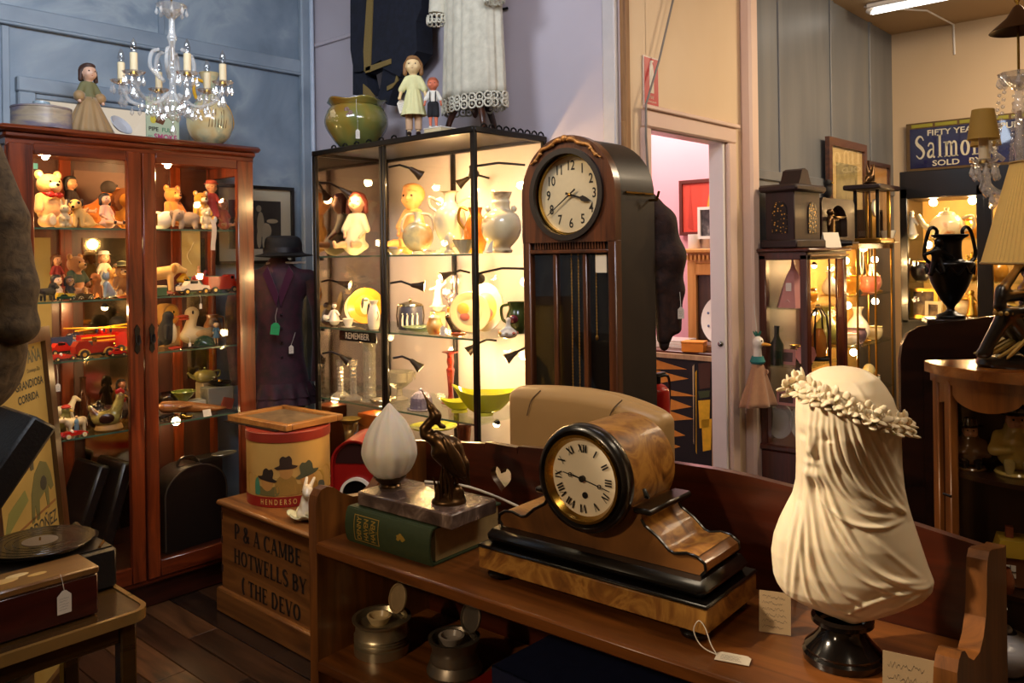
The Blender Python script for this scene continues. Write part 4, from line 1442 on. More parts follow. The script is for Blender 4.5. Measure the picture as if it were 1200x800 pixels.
for k in range(16):
 x0,y0 = rng.uniform(-.024,.022),rng.uniform(-.018,.014)
 h_ = rng.uniform(.035,.085)
 dx = rng.uniform(-.016,.008)
 rd.tube([(x0,y0,.005),(x0+dx*.3,y0,h_*.6),(x0+dx,y0-.002,h_)],[.005,.0042,.0005],6)
rd.mk('reeds',m_bronze,hb_,sm=60)
MB().ball((hp(503,487)[0],-.0085,hp(503,487)[1]),.0018,6,4).mk('eye',gold,hb_)
hb_.location.z += .0295
cd = MB().tube(curve([BP(.16,.19,.985),BP(.24,.25,.972),BP(.36,.29,.935),BP(.43,.3,.905),BP(.50,.3,.886)],24),.0028,7).tube(curve([BP(.50,.285,.888),BP(.475,.265,.955),BP(.455,.23,.967),BP(.432,.2,.955),BP(.415,.17,.925),BP(.41,.15,.885)],24),.0028,7)
tag(cd.mk('lamp_cord',pl('ivory_flex','#cfc6b6',.45),None),'ivory lamp cord looping from behind the heron lamp to the mantel clock','cord')

# -- things on the lower bench shelf
m_pewter = pl('pewter','#b3a98f',.32,.85,var=.2,scale=25)
m_pewd = pl('dark_pewter','#7d7468',.38,.8,var=.25,scale=25)
m_well = pl('cream_china','#d6bd8e',.3,var=.1)
for (lab,u,v,r,h_,mt,flare) in (('larger pewter capstan inkwell with its round lid open, lower bench shelf',.098,.115,.06,.072,m_pewter,0),('smaller dull pewter inkwell with its lid open, lower bench shelf',.285,.145,.052,.07,m_pewd,1)):
 t = thing('inkwell',lab,'inkwell',BP(u,v,.6265),BROT+rad(-18))
 if not flare:
  P = [(r,0),(r,.018),(r-.004,.02),(r-.004,.024),(r,.026),(r-.003,.029),(r,.032),(r-.003,.035),(r,.038),(r-.003,.042),(r-.004,h_-.01),(r+.003,h_-.004),(r+.004,h_),(r-.004,h_),(r-.01,h_-.012),(0,h_-.014)]
 else:
  P = [(r+.004,0),(r+.006,.006),(r,.02),(r-.003,.024),(r-.002,.03),(r-.006,.04),(r-.006,.05),(r,h_-.006),(r+.002,h_),(r-.006,h_),(r-.012,h_-.012),(0,h_-.014)]
 MB().lathe(P,seg=36).mk('body',mt,t,sm=35)
 MB().lathe([(.017,h_-.016),(.024,h_-.004),(.027,h_+.003),(.022,h_+.004),(.016,h_-.006),(.0,h_-.012)],(-.004,-.004,0),24).mk('china_liner',m_well if not flare else pl('grey_china','#9a8f86',.35),t,sm=35)
 MB().lathe([(0,-.003),(.028,-.003),(.031,-.001),(.031,.003),(.027,.004),(.026,.001),(0,.001)],(.012,.034,h_+.036),28,M=Matrix.Rotation(rad(72),4,'X') @ Matrix.Rotation(rad(8),4,'Y')).mk('lid',pl('worn_lid','#a8906c',.5,.4,var=.3,scale=40) if not flare else m_pewd,t,sm=35)
 MB().cyl((-.004,.034,h_+.002),(.03,.034,h_+.002),.004,seg=8).mk('hinge',mt,t)
m_redb = pl('red_leather','#7a1a12',.4,var=.2)
m_blueb = pl('blue_leather','#1d2340',.4,var=.3,bump=.2,scale=40)
def book(name,label,loc,rot,w_,d_,h_,mc_,mp=None):
 t = thing(name,label,'book',loc,rot)
 MB().box((0,0,.002),(w_,d_,.004),.001).box((0,0,h_-.002),(w_,d_,.004),.001).box((0,-d_/2+.002,h_/2),(w_,.004,h_),.001).mk('cover',mc_,t)
 MB().box((0,.002,h_/2),(w_-.012,d_-.012,h_-.009)).mk('page_block',mp or m_pages,t,sm=0)
 return t
book('red_book','dark red leather ledger lying under the blue book, lower bench shelf',BP(.60,.17,.627),BROT,.40,.25,.045,m_redb)
book('blue_book','large dark blue leather book on the red ledger, lower bench shelf',BP(.63,.165,.6735),BROT+rad(-4),.34,.22,.045,m_blueb)

# -- beige leather chair behind the bench
m_leath = pl('beige_leather','#b8935e',.42,var=.06,scale=10,bump=.05)
chx = BP(.30,.62,0)
ch_ = thing('leather_chair','beige leather chair with a rounded back standing behind the bench','chair',chx,BROT)
def chair_back(u,v):
 a = 2*PI*u
 t = v
 sx_,sy2 = .23,.055
 e = .5
 f = lambda c:math.copysign(abs(c)**e,c)
 x,y = sx_*f(cos(a)),sy2*f(sin(a))
 top = 1.145-.035*max(0,(x/sx_))**2-.012*max(0,-x/sx_)**2
 if t < .7:
  z = lerp(.5,top-.03,t/.7)
  k = 1
 else:
  b = (t-.7)/.3*PI/2
  z = top-.03+.03*sin(b)
  k = 1-(1-cos(b))*.12 if t < 1 else 0
  if t >= .999:
   k = .75
 return (x*k,y*(k if t < .7 else max(0.05,cos((t-.7)/.3*PI/2))),z)
cb = MB().grid(chair_back,48,20,True)
cb.f.append(tuple(20*48+k for k in range(48)))
cb.f.append(tuple(range(48))[::-1])
cb.mk('backrest',m_leath,ch_,sm=60)
for x in (-.14,.1):
 MB().tube(curve([(x+.03,-.045,1.135),(x+.01,-.058,1.11),(x-.005,-.0585,1.07)],12),.0016,5).mk('seam',pl('leather_seam','#6d5639',.6),ch_)
MB().box((0,.24,.45),(.46,.46,.1),.03).mk('seat',m_leath,ch_)
for x in (-.2,.2):
 for y in (.04,.44):
  MB().cyl((x,y,0),(x,y,.42),.014,.02,10).mk('leg',m_ebony,ch_)

# -- builders for dolls, bears, cars and china
m_eye = pl('bead_eye','#0a0707',.1,var=0)
m_lip = pl('painted_lip','#8e2b22',.4,var=0)
def doll(label,loc,rot,h,sit=False,skin='#d9a27c',hair='#3a2013',dress='#d9cfb4',shoe=None,hat=None,legs=None,name='doll',group=None,long_hair=True,trousers=None,arms_out=0.0,rh=.115):
 t = thing(name,label,'doll',loc,rot,group)
 ms = pl('skin_'+skin,skin,.45,var=.04)
 mh = pl('hair_'+hair,hair,.6,var=.25,scale=80,bump=.3)
 md = pl('cloth_'+dress,dress,.8,var=.08,scale=50,bump=.2)
 base = 0.0
 if sit:
  base =-.30
 z = lambda f:(f+base)*h
 r = rh*h
 hz = z(.86)
 res = h/64
 head = [('e',0,0,hz,r*.86,r*.9,r),('e',0,-r*.25,hz-r*.45,r*.62,r*.6,r*.5),('e',0,-r*.92,hz-r*.12,r*.12,r*.14,r*.16),('e',-r*.4,-r*.62,hz-r*.3,r*.25,r*.22,r*.22),('e',r*.4,-r*.62,hz-r*.3,r*.25,r*.22,r*.22),
   ('c',0,0,hz-r*.7,0,0,z(.70),r*.4,r*.42),('e',r*.86,0,hz-r*.15,r*.1,r*.16,r*.2),('e',-r*.86,0,hz-r*.15,r*.1,r*.16,r*.2)]
 hd = blob('head',head,ms,t,max(res*.7,.0022),r*.25)
 for s in (-1,1):
  MB().ball((s*r*.34,-r*.80,hz+r*.06),(r*.12,r*.06,r*.11),8,6).mk('eye',m_eye,hd)
 MB().ball((0,-r*.86,hz-r*.45),(r*.17,r*.05,r*.06),8,5).mk('mouth',m_lip,hd)
 hp_ = [('e',0,r*.22,hz+r*.22,r*.98,r*.92,r*.92),('e',0,-r*.25,hz+r*.75,r*.7,r*.55,r*.35)]
 if long_hair:
  hp_ += [('c',s*r*.85,r*.1,hz+r*.1,s*r*.95,r*.05,hz-r*.95,r*.3,r*.26) for s in (-1,1)]+[('c',0,r*.7,hz,0,r*.75,hz-r*.95,r*.5,r*.4)]
 blob('hair',hp_,mh,t,max(res,.0025),r*.2)
 if hat:
  MB().lathe([(r*1.25,hz+r*.55),(r*1.28,hz+r*.6),(r*.98,hz+r*.68),(r*.9,hz+r*1.15),(r*.5,hz+r*1.3),(0,hz+r*1.32)],(0,r*.1,0),20).mk('hat',pl('hat_'+hat,hat,.8,bump=.2),t,sm=50)
 sh = .045*h
 a = arms_out
 dz = z(.68)
 dr = [('c',0,0,z(.70),0,0,z(.55),.06*h,.075*h)]
 if not trousers:
  if sit:
   dr += [('c',0,0,z(.52),0,-.10*h,z(.36),.10*h,.12*h),('e',0,-.05*h,z(.35),.15*h,.15*h,.07*h)]
  else:
   mbk_ = MB().lathe([(.075*h,z(.56)),(.095*h,z(.50)),(.125*h,z(.38)),(.155*h,z(.25)),(.152*h,z(.25)),(.12*h,z(.38)),(.07*h,z(.52))],seg=72,lobes=12,lobe=.035,cap0=False)
   mbk_.mk('skirt',md,t,sm=60)
 sl = []
 ar = []
 for s in (-1,1):
  if sit:
   e1,e2 = (s*(.135+a)*h,-.05*h,z(.54)),(s*(.09+a)*h,-.15*h,z(.45))
  else:
   e1,e2 = (s*(.14+a)*h,-.02*h,z(.56)),(s*(.16+a*2)*h,-.07*h,z(.45))
  sl.append(('c',s*.07*h,0,z(.69))+e1+(.045*h,.042*h))
  ar += [('c',s*.1*h,-.01*h,z(.62))+e1+(.024*h,.024*h),('c',)+e1+e2+(.024*h,.018*h),('e',)+e2+(.022*h,.026*h,.024*h)]
  ar += [('c',e2[0],e2[1],e2[2],e2[0]-s*.01*h,e2[1]-.03*h,e2[2]-.02*h,.01*h,.006*h)]
 blob('dress' if not trousers else 'shirt',dr+sl,md,t,res,.03*h)
 bl = ar+[('c',0,0,z(.66),0,0,z(.45),.05*h,.06*h)]
 for s in (-1,1):
  if sit:
   bl += [('c',s*.06*h,-.02*h,z(.36),s*.085*h,-.25*h,z(.365),.05*h,.038*h),('c',s*.085*h,-.25*h,z(.365),s*.10*h,-.42*h,z(.345),.037*h,.026*h),('c',s*.10*h,-.42*h,z(.345),s*.105*h,-.45*h,z(.39),.026*h,.022*h)]
  else:
   bl += [('c',s*.05*h,0,z(.45),s*.055*h,0,z(.22),.05*h,.036*h),('c',s*.055*h,0,z(.22),s*.055*h,0,z(.03),.036*h,.024*h),('c',s*.055*h,0,z(.022),s*.058*h,-.05*h,z(.018),.024*h,.018*h)]
 blob('limbs',bl,ms,t,res,.012*h)
 if legs:
  ml = pl('cloth_'+legs,legs,.8,bump=.1)
  for s in (-1,1):
   MB().cyl((s*.055*h,0,z(.30)),(s*.055*h,0,z(.08)),.05*h,.042*h,12).mk('legging',ml,t)
 if trousers:
  mt = pl('cloth_'+trousers,trousers,.8,bump=.15)
  blob('trousers',[('c',s*.045*h,0,z(.46),s*.06*h,0,z(.27),.066*h,.062*h) for s in (-1,1)]+[('e',0,0,z(.48),.1*h,.075*h,.07*h)],mt,t,res,.02*h)
  for s in (-1,1):
   MB().tube(curve([(s*.05*h,-.068*h,z(.5)),(s*.055*h,-.073*h,z(.6)),(s*.055*h,-.05*h,z(.70)),(s*.055*h,.04*h,z(.71)),(s*.05*h,.07*h,z(.6)),(s*.05*h,.07*h,z(.5))],20),.011*h,6).mk('brace',mt,t)
 if shoe:
  mo = pl('shoe_'+shoe,shoe,.4)
  for s in (-1,1):
   if sit:
    MB().ball((s*.104*h,-.445*h,z(.365)),(.032*h,.028*h,.045*h),10,6).mk('shoe',mo,t)
   else:
    MB().ball((s*.057*h,-.022*h,z(.03)),(.032*h,.055*h,.03*h),10,6).mk('shoe',mo,t)
 return t
def teddy(label,loc,rot,h,fur='#c98a45',light_='#e2b070',bow=None,jacket=None,name='teddy_bear',hat=None,group=None):
 t = thing(name,label,'toy bear',loc,rot,group)
 mf = pl('fur_'+fur,fur,.95,var=.18,scale=90,bump=.5,sheen=.3)
 ml = pl('fur_'+light_,light_,.95,var=.12,scale=90,bump=.4,sheen=.3)
 P = [('e',0,0,.34*h,.20*h,.17*h,.26*h),('e',0,-.02*h,.74*h,.20*h,.18*h,.18*h),('c',0,0,.5*h,0,0,.64*h,.12*h,.1*h)]
 for s in (-1,1):
  P += [('e',s*.16*h,.01*h,.90*h,.075*h,.04*h,.08*h),('c',s*.16*h,-.02*h,.52*h,s*.25*h,-.12*h,.30*h,.075*h,.062*h),('c',s*.11*h,-.06*h,.12*h,s*.18*h,-.33*h,.10*h,.105*h,.085*h),('e',s*.185*h,-.38*h,.13*h,.08*h,.05*h,.115*h)]
 blob('body',P,mf,t,h/58,.03*h)
 blob('muzzle',[('e',0,-.185*h,.70*h,.09*h,.08*h,.072*h),('e',0,-.14*h,.72*h,.11*h,.08*h,.08*h)],ml,t,h/60,.02*h)
 MB().ball((0,-.265*h,.725*h),(.032*h,.022*h,.024*h),10,6).mk('nose',m_eye,t)
 for s in (-1,1):
  MB().ball((s*.075*h,-.18*h,.785*h),(.02*h,.016*h,.02*h),8,6).mk('eye',m_eye,t)
  MB().ball((s*.187*h,-.425*h,.13*h),(.06*h,.012*h,.09*h),12,6).mk('paw_pad',ml,t)
  MB().ball((s*.16*h,-.032*h,.90*h),(.045*h,.012*h,.05*h),10,6).mk('inner_ear',ml,t)
 if bow:
  mb_ = pl('ribbon_'+bow,bow,.4,var=.1)
  b = MB()
  for s in (-1,1):
   b.ball((s*.07*h,-.19*h,.56*h),(.075*h,.03*h,.05*h),10,6)
  b.ball((0,-.205*h,.56*h),(.03*h,.025*h,.035*h),8,6)
  b.mk('bow',mb_,t,sm=180)
  MB().tube([(.135*h*cos(a),.125*h*sin(a)-.01*h,.585*h) for a in turn(20)],.018*h,6,True).mk('ribbon',mb_,t)
 if jacket:
  mj = pl('cloth_'+jacket,jacket,.85,bump=.2)
  blob('jacket',[('e',0,.005*h,.38*h,.215*h,.18*h,.2*h)]+[('c',s*.16*h,-.02*h,.52*h,s*.225*h,-.09*h,.36*h,.088*h,.078*h) for s in (-1,1)],mj,t,h/50,.03*h)
 if hat:
  MB().lathe([(.25*h,.88*h),(.26*h,.9*h),(.16*h,.92*h),(.14*h,1.02*h),(.0,1.05*h)],(0,0,0),20).mk('hat',pl('hat_'+hat,hat,.8),t,sm=50)
 return t
def vase(name,label,cat,loc,profile,mat,rot=0,handles=None,hmat=None,seg=32,sx=1,sy=1,group=None,extra=None):
 t = thing(name,label,cat,loc,rot,group)
 MB().lathe(profile,seg=seg,sx=sx,sy=sy).mk('body',mat,t,sm=50)
 for hpts,r in (handles or []):
  MB().tube(curve(hpts,20),r,8).mk('handle',hmat or mat,t)
 return t
def toy_car(label,loc,rot,L,body,seats='#2a1510',style='vintage',wheel='#1a1613',name='toy_car',hub='#d8c27a',group=None):
 """points along +X; made about its own centre, wheels on z=0"""
 t = thing(name,label,'toy car',loc,rot,group)
 mb_ = pl('tin_'+body,body,.25,var=.08,coat=.4)
 mw = pl('tyre_'+wheel,wheel,.6)
 mh = pl('hub_'+hub,hub,.3,.4)
 w_ = L*.34
 r = L*(.10 if style != 'racer' else .085)
 if style == 'vintage':
  P = [(-.48,.12),(-.5,.3),(-.42,.42),(-.2,.44),(-.1,.30),(.0,.30),(.04,.38),(.42,.36),(.46,.12)]
 elif style == 'racer':
  P = [(-.5,.14),(-.46,.26),(-.2,.28),(-.12,.2),(.02,.2),(.06,.26),(.4,.2),(.5,.13),(.48,.09),(-.45,.08)]
 elif style == 'truck':
  P = [(-.5,.12),(-.5,.5),(.12,.5),(.12,.52),(.2,.56),(.36,.55),(.38,.34),(.5,.32),(.5,.12)]
 else:
  P = [(-.5,.14),(-.5,.26),(-.3,.29),(-.2,.42),(.1,.43),(.2,.3),(.46,.26),(.5,.14)]
 MB().prism([(x*L,z*L) for x,z in P],w_*(.62 if style == 'racer' else .85),'y').mk('car_body',mb_,t,sm=40)
 MB().box((0,0,L*.11),(L*.96,w_*.7,L*.04),.001).mk('chassis',mw if style != 'racer' else mb_,t)
 for x in (-.30,.32):
  for s in (-1,1):
   M = Matrix.Rotation(PI/2,4,'X')
   wv = MB().lathe([(r*.5,-L*.025),(r,-L*.02),(r,L*.02),(r*.5,L*.025),(0,L*.025)],(x*L,s*w_*.5,r),18,M=M).mk('wheel',mw,t)
   MB().lathe([(0,-L*.03),(r*.5,-L*.028),(r*.5,L*.028),(0,L*.03)],(x*L,s*w_*.5,r),14,M=M).mk('hub',mh,wv)
 if style == 'vintage':
  mf = pl('tin_wing_'+hub,hub,.3,var=.1)
  for s in (-1,1):
   for x in (-.3,.32):
    MB().ring(circ(r*1.4,14,x*L,r,0,PI),circ(r*1.2,14,x*L,r,0,PI),w_*.2,'y',(0,s*w_*.5,0)).mk('mudguard',mf,t)
  MB().box((-.12*L,0,.36*L),(.12*L,w_*.7,.1*L),.002).mk('seat',pl('seat_'+seats,seats,.5),t)
  MB().box((.03*L,0,.44*L),(.01*L,w_*.7,.12*L)).mk('windscreen',brass,t)
  for s in (-1,1):
   MB().ball((.48*L,s*w_*.3,.28*L),.04*L,10,6).mk('headlamp',brass,t)
 elif style == 'racer':
  MB().ball((-.08*L,0,.24*L),(.06*L,.06*L,.08*L),10,6).mk('driver',pl('driver_white','#d8cfc0',.5),t)
 else:
  MB().box((-.05*L if style != 'truck' else .28*L,0,.38*L if style != 'truck' else .46*L),((.26 if style != 'truck' else .1)*L,w_*.87,.09*L),.001).mk('window',m_eye,t)
 return t
def box_thing(name,label,cat,loc,rot,s,mat,lid=None,bev=.002):
 t = thing(name,label,cat,loc,rot)
 MB().box((0,0,s[2]/2),s,bev).mk('carton',mat,t)
 if lid:
  MB().box((0,0,s[2]*.9),(s[0]*1.03,s[1]*1.03,s[2]*.22),bev).mk('lid',lid,t)
 return t

# -- left cabinet, top shelf
S1,S2,S3,S4 = SH
e_ = .001
teddy('large cream teddy bear with a red bow, left end of top shelf',(1.263,3.70,S1+e_),rad(12),.245,'#cf9a5c','#e8c491',bow='#a3120e')
doll('black-haired doll with glossy bobbed hair behind the fawn toy dog, top shelf',(1.385,3.80,S1+.05),rad(28),.24,True,'#c98e60','#0e0a08','#2c1a12')
t = thing('toy_rabbit','small pale toy rabbit standing between the bear and the fawn dog','toy rabbit',(1.286,3.60,S1+e_),0)
blob('body',S([('e',0,0,.3,.2,.18,.3),('e',0,-.04,.68,.16,.17,.16),('c',-.07,0,.8,-.1,.03,1.05,.05,.03),('c',.07,0,.8,.1,.03,1.05,.05,.03),('c',-.14,-.1,.38,-.08,-.2,.3,.06,.05),('c',.14,-.1,.38,.08,-.2,.3,.06,.05),('c',-.1,-.05,.05,-.12,-.22,.05,.08,.06),('c',.1,-.05,.05,.12,-.22,.05,.08,.06)],.105),pl('fur_grey','#b39b74',.9,bump=.4,scale=90),t,.0025,.006)
for s in (-1,1):
 MB().ball((s*.008,-.019,.076),.0022,6,4).mk('eye',m_eye,t)
t = thing('toy_dog','fawn velvet toy dog with black eye patches sitting on the top shelf','toy dog',(1.359,3.61,S1+e_),rad(-25))
blob('body',S([('c',.18,.1,.18,-.05,-.1,.52,.24,.16),('e',-.1,-.2,.72,.19,.2,.17),('c',-.12,-.34,.66,-.14,-.46,.62,.1,.08),('c',-.1,-.2,.45,-.1,-.28,.02,.075,.06),('c',.08,-.16,.4,.1,-.24,.02,.075,.06),('e',.28,.1,.1,.2,.16,.12),('c',.3,-.0,.06,.2,-.2,.04,.08,.06),('c',.38,.2,.12,.6,.3,.06,.05,.03)],.125),pl('fur_fawn','#c99a55',.9,bump=.3,scale=90),t,.003,.008)
for s in (-1,1):
 MB().ball((-.0125+s*.012,-.0435,.096),(.008,.004,.007),8,6).mk('eye_patch',m_eye,t)
 MB().ball((-.0125+s*.024,-.018,.098),(.007,.009,.016),8,6).mk('ear',pl('ear_black','#221610',.8),t)
MB().ball((-.0175,-.067,.078),.006,8,5).mk('nose',m_eye,t)
t = thing('plush_duck','large orange plush duck with a dark grey head at the back of the top shelf','toy duck',(1.505,3.80,S1+e_),rad(20))
mo_ = pl('fur_orange','#d9771a',.9,bump=.4,scale=70,sheen=.3)
blob('body',S([('e',0,0,.32,.42,.34,.32),('c',.0,-.05,.5,.12,-.1,.8,.2,.13),('c',-.3,.1,.4,-.5,.15,.5,.16,.06)],.19),mo_,t,.004,.02)
blob('head',S([('e',.14,-.12,.98,.17,.18,.17)],.19),pl('fur_slate','#4b413c',.9,bump=.3),t,.004,.01)
blob('bill',S([('e',.30,-.2,.94,.16,.11,.05),('e',.4,-.24,.92,.1,.1,.03)],.19),mo_,t,.003,.01)
MB().ball((.045,-.052,.195),.005,8,6).mk('eye',m_eye,t)
doll('seated black-haired doll in a pale pink dress, left door, top shelf',(1.471,3.66,S1+e_),rad(15),.205,True,'#dba67e','#1a100c','#d3a184',shoe='#3a2418')
t = thing('plush_lion','golden plush lion half hidden by the door stile, top shelf','toy lion',(1.567,3.70,S1+e_),rad(10))
mg_ = pl('fur_gold','#c98018',.9,bump=.4,scale=70)
blob('body',S([('e',0,0,.3,.22,.2,.3),('e',0,-.05,.72,.2,.18,.19),('e',0,-.2,.67,.1,.1,.08),('c',-.12,-.1,.4,-.14,-.22,.04,.07,.06),('c',.12,-.1,.4,.14,-.22,.04,.07,.06)],.17),mg_,t,.0035,.01)
MB().ring([(p[0]*(1+.06*sin(i*2.5)),p[1]) for i,p in enumerate(circ(.055,40,0,.123))],circ(.03,40,0,.123),.03,'y',(0,-.002,0)).mk('mane',pl('mane_brown','#7d430f',.95,bump=.5),t)
for s in (-1,1):
 MB().ball((s*.013,-.04,.13),.003,6,4).mk('eye',m_eye,t)
# right door, top shelf
t = thing('toy_swan','white china swan brightly lit at the left of the right door, top shelf','swan',(1.711,3.66,S1+e_),rad(-60))
blob('body',S([('e',0,0,.22,.24,.36,.22),('c',0,-.28,.25,0,-.42,.5,.12,.08),('c',0,-.42,.5,0,-.34,.8,.08,.07),('c',0,-.34,.8,0,-.44,.92,.07,.075),('e',0,-.48,.92,.08,.12,.08),('c',0,.3,.3,0,.5,.42,.1,.03),('e',.14,.08,.34,.1,.3,.16),('e',-.14,.08,.34,.1,.3,.16)],.17),pl('white_china','#eadfca',.25,coat=.4,var=.03),t,.0035,.012)
blob('bill',S([('c',0,-.56,.91,0,-.72,.86,.04,.025)],.17),pl('bill_orange','#c9661b',.4),t,.002,.004)
teddy('orange teddy bear standing at the back behind the grey elephant, top shelf',(1.834,3.80,S1+.02),rad(15),.20,'#c97b35','#dc9a55')
t = thing('toy_elephant','grey plush elephant lying in front, right door, top shelf','toy elephant',(1.803,3.62,S1+e_),rad(-35))
mg2 = pl('fur_elephant','#85705d',.95,bump=.35,scale=80)
blob('body',S([('e',.12,.1,.36,.42,.3,.3),('e',-.28,-.12,.52,.22,.22,.24),('c',-.36,-.28,.46,-.4,-.42,.2,.09,.06),('c',-.4,-.42,.2,-.38,-.5,.08,.06,.05),('c',-.12,-.1,.2,-.14,-.18,.05,.11,.1),('c',.34,-.06,.2,.38,-.12,.05,.11,.1),('c',.32,.26,.2,.36,.3,.05,.11,.1)],.115),mg2,t,.003,.008)
for s in (-1,1):
 MB().ball((-.034+s*.022,-.004+.006*s,.062),(.006,.018,.022),10,6,M=Matrix.Rotation(s*.6,4,'Z')).mk('ear',mg2,t)
 MB().ball((-.036+s*.014,-.037,.068),.0028,6,4).mk('eye',m_eye,t)
teddy('yellow bear with a white face behind the elephant, top shelf',(1.931,3.76,S1+.03),rad(5),.165,'#c9902f','#efe2c4')
t_ = teddy('small cream bear with a long ribbon hanging over the shelf edge',(1.87,3.60,S1+e_),0,.105,'#cfb68c','#e8d9b8')
MB().grid(lambda u,v:(-.006+.022*u+.004*sin(v*5),-.05-.012*sin(min(1,v*3)*PI/2) ,.045-.14*v),2,12).mk('ribbon',pl('ribbon_cream','#cdb9a4',.6),t_,thick=.001)
doll('red-dressed doll with a coral pink cap, right door, top shelf',(1.999,3.74,S1+.012),0,.235,False,'#dba07c','#e5d3bd','#c2463c',hat='#c9604e',long_hair=False)
doll('pink-dressed doll with ginger curls behind the capped boy doll, top shelf',(2.089,3.80,S1+.01),rad(-8),.205,True,'#d99a74','#b06a38','#cf6f62')
doll('brown-suited boy doll with a tan cap, right end of top shelf',(2.022,3.63,S1+e_),rad(-10),.155,True,'#cf8f62','#5a3418','#5d3b22',hat='#a87844',long_hair=False,shoe='#7a5230')

# -- left cabinet, second shelf
t = thing('toy_dog','small black toy dog at the left end of the second shelf','toy dog',(1.219,3.60,S2+e_),rad(30))
mbk = pl('fur_black','#120d0a',.8,bump=.4,scale=80)
blob('body',S([('c',-.3,0,.42,.3,0,.42,.17,.18),('e',.42,0,.68,.18,.15,.16),('c',.5,0,.64,.66,0,.6,.09,.07),('c',-.28,-.09,.35,-.28,-.1,.04,.07,.06),('c',-.28,.09,.35,-.28,.1,.04,.07,.06),('c',.28,-.09,.35,.3,-.1,.04,.07,.06),('c',.28,.09,.35,.3,.1,.04,.07,.06),('c',.36,-.12,.76,.32,-.18,.6,.06,.05),('c',.36,.12,.76,.32,.18,.6,.06,.05),('c',-.44,0,.5,-.6,0,.75,.05,.03)],.085),mbk,t,.0025,.005)
MB().ball((.057,0,.052),.004,6,4).mk('nose',m_eye,t)
doll('pale-faced baby doll with dark hair in front on the second shelf',(1.275,3.66,S2+e_),rad(25),.13,True,'#e0b48c','#1c110c','#d7bd9a',rh=.16)
teddy('big brown bear in a green jacket at the middle of the second shelf',(1.377,3.74,S2+.005),rad(30),.19,'#8a5320','#a9742f',jacket='#24301c')
doll('doll in black clothes with dark hair seated before the brown bear',(1.324,3.66,S2+e_),rad(5),.125,True,'#6e4a30','#120c0a','#16110f',rh=.15)
toy_car('small yellow and black vintage toy car, second shelf',(1.3,3.585,S2+e_),rad(8),.075,'#c7a029',hub='#e0cf9a')
toy_car('small cream open toy car right of the yellow one, second shelf',(1.356,3.585,S2+e_),rad(5),.065,'#3a2b14',hub='#d9c48a')
t = thing('toy_dog','brown toy dog looking left beside the silver cat, second shelf','toy dog',(1.433,3.66,S2+e_),rad(-15))
blob('body',S([('e',0,.05,.28,.2,.22,.28),('c',0,-.06,.45,-.05,-.14,.72,.13,.13),('e',-.1,-.2,.8,.14,.17,.14),('c',-.16,-.3,.76,-.22,-.4,.72,.08,.06),('c',-.1,-.14,.4,-.12,-.2,.03,.07,.06),('c',.1,-.12,.4,.12,-.2,.03,.07,.06),('c',.05,-.12,.85,.1,-.1,.65,.05,.06)],.11),pl('fur_russet','#96521b',.9,bump=.3,scale=80),t,.0028,.006)
MB().ball((-.026,-.047,.079),.005,6,4).mk('nose',m_eye,t)
t = thing('cat_figure','silver-grey glazed cat figure with a long curved back, second shelf','cat figure',(1.45,3.60,S2+e_),rad(-50))
blob('cat',S([('c',0,.2,.16,0,-.02,.5,.2,.12),('e',0,-.08,.78,.13,.14,.13),('c',-.07,-.07,.88,-.09,-.06,.98,.05,.015),('c',.07,-.07,.88,.09,-.06,.98,.05,.015),('c',0,-.08,.45,0,-.16,.04,.08,.06),('c',0,.36,.06,.2,.3,.05,.06,.04),('c',.2,.3,.05,.3,.05,.05,.04,.03)],.11),mottle('silver_glaze',[(.3,'#5c6a72'),(.55,'#a9b0ae'),(.75,'#7b6a52')],12,.15,coat=.5,bump=0),t,.0028,.008)
for s in (-1,1):
 MB().ball((s*.006,-.024,.09),.002,6,4).mk('eye',m_eye,t)
teddy('bear with a wide olive hat by the right stile of the left door, second shelf',(1.547,3.68,S2+e_),rad(-5),.15,'#8d5e2c','#c9a066',hat='#5f5a33')
t = thing('dish','small red dish at the right of the silver cat, second shelf','dish',(1.494,3.57,S2+e_))
MB().lathe([(0,0),(.018,.001),(.032,.010),(.033,.011),(.018,.004),(0,.003)],seg=24).mk('bowl',pl('red_enamel','#9c2412',.3),t)
MB().hoop(.034,.011,.0012,24).mk('rim',gold,t)
# right door, second shelf
t = thing('plush_dog','cream plush dog standing at the left of the right door, second shelf','toy dog',(1.718,3.64,S2+e_),rad(-25))
mcr = pl('fur_cream','#c99b55',.95,bump=.4,scale=80,sheen=.3)
blob('body',S([('c',-.25,0,.6,.2,.02,.66,.2,.2),('e',.38,0,.78,.17,.16,.17),('c',.5,0,.74,.64,0,.70,.1,.08),('c',-.3,-.1,.5,-.3,-.12,.04,.1,.08),('c',-.3,.1,.5,-.3,.12,.04,.1,.08),('c',.22,-.1,.5,.25,-.12,.04,.1,.08),('c',.22,.1,.5,.25,.12,.04,.1,.08),('c',-.42,0,.7,-.6,0,.9,.06,.04)],.145),mcr,t,.0035,.008)
for s in (-1,1):
 MB().ball((.05,s*.026,.112),(.012,.006,.02),8,6).mk('ear',pl('fur_tan','#9d6b2f',.9),t)
 MB().ball((.072,s*.012,.122),.003,6,4).mk('eye',m_eye,t)
t = thing('toy_motorcyclist','yellow-suited toy rider bent over a black and white cycle, second shelf','toy',(1.806,3.66,S2+.02),rad(15))
blob('rider',S([('c',-.1,0,.5,.15,0,.75,.17,.15),('e',-.18,0,.45,.2,.16,.14),('c',.15,-.12,.7,.42,-.12,.5,.07,.05),('c',.15,.12,.7,.42,.12,.5,.07,.05),('c',-.1,-.12,.42,.2,-.14,.2,.09,.07),('c',-.1,.12,.42,.2,.14,.2,.09,.07)],.075),pl('tin_yellow','#d9a51d',.3,coat=.3),t,.002,.004)
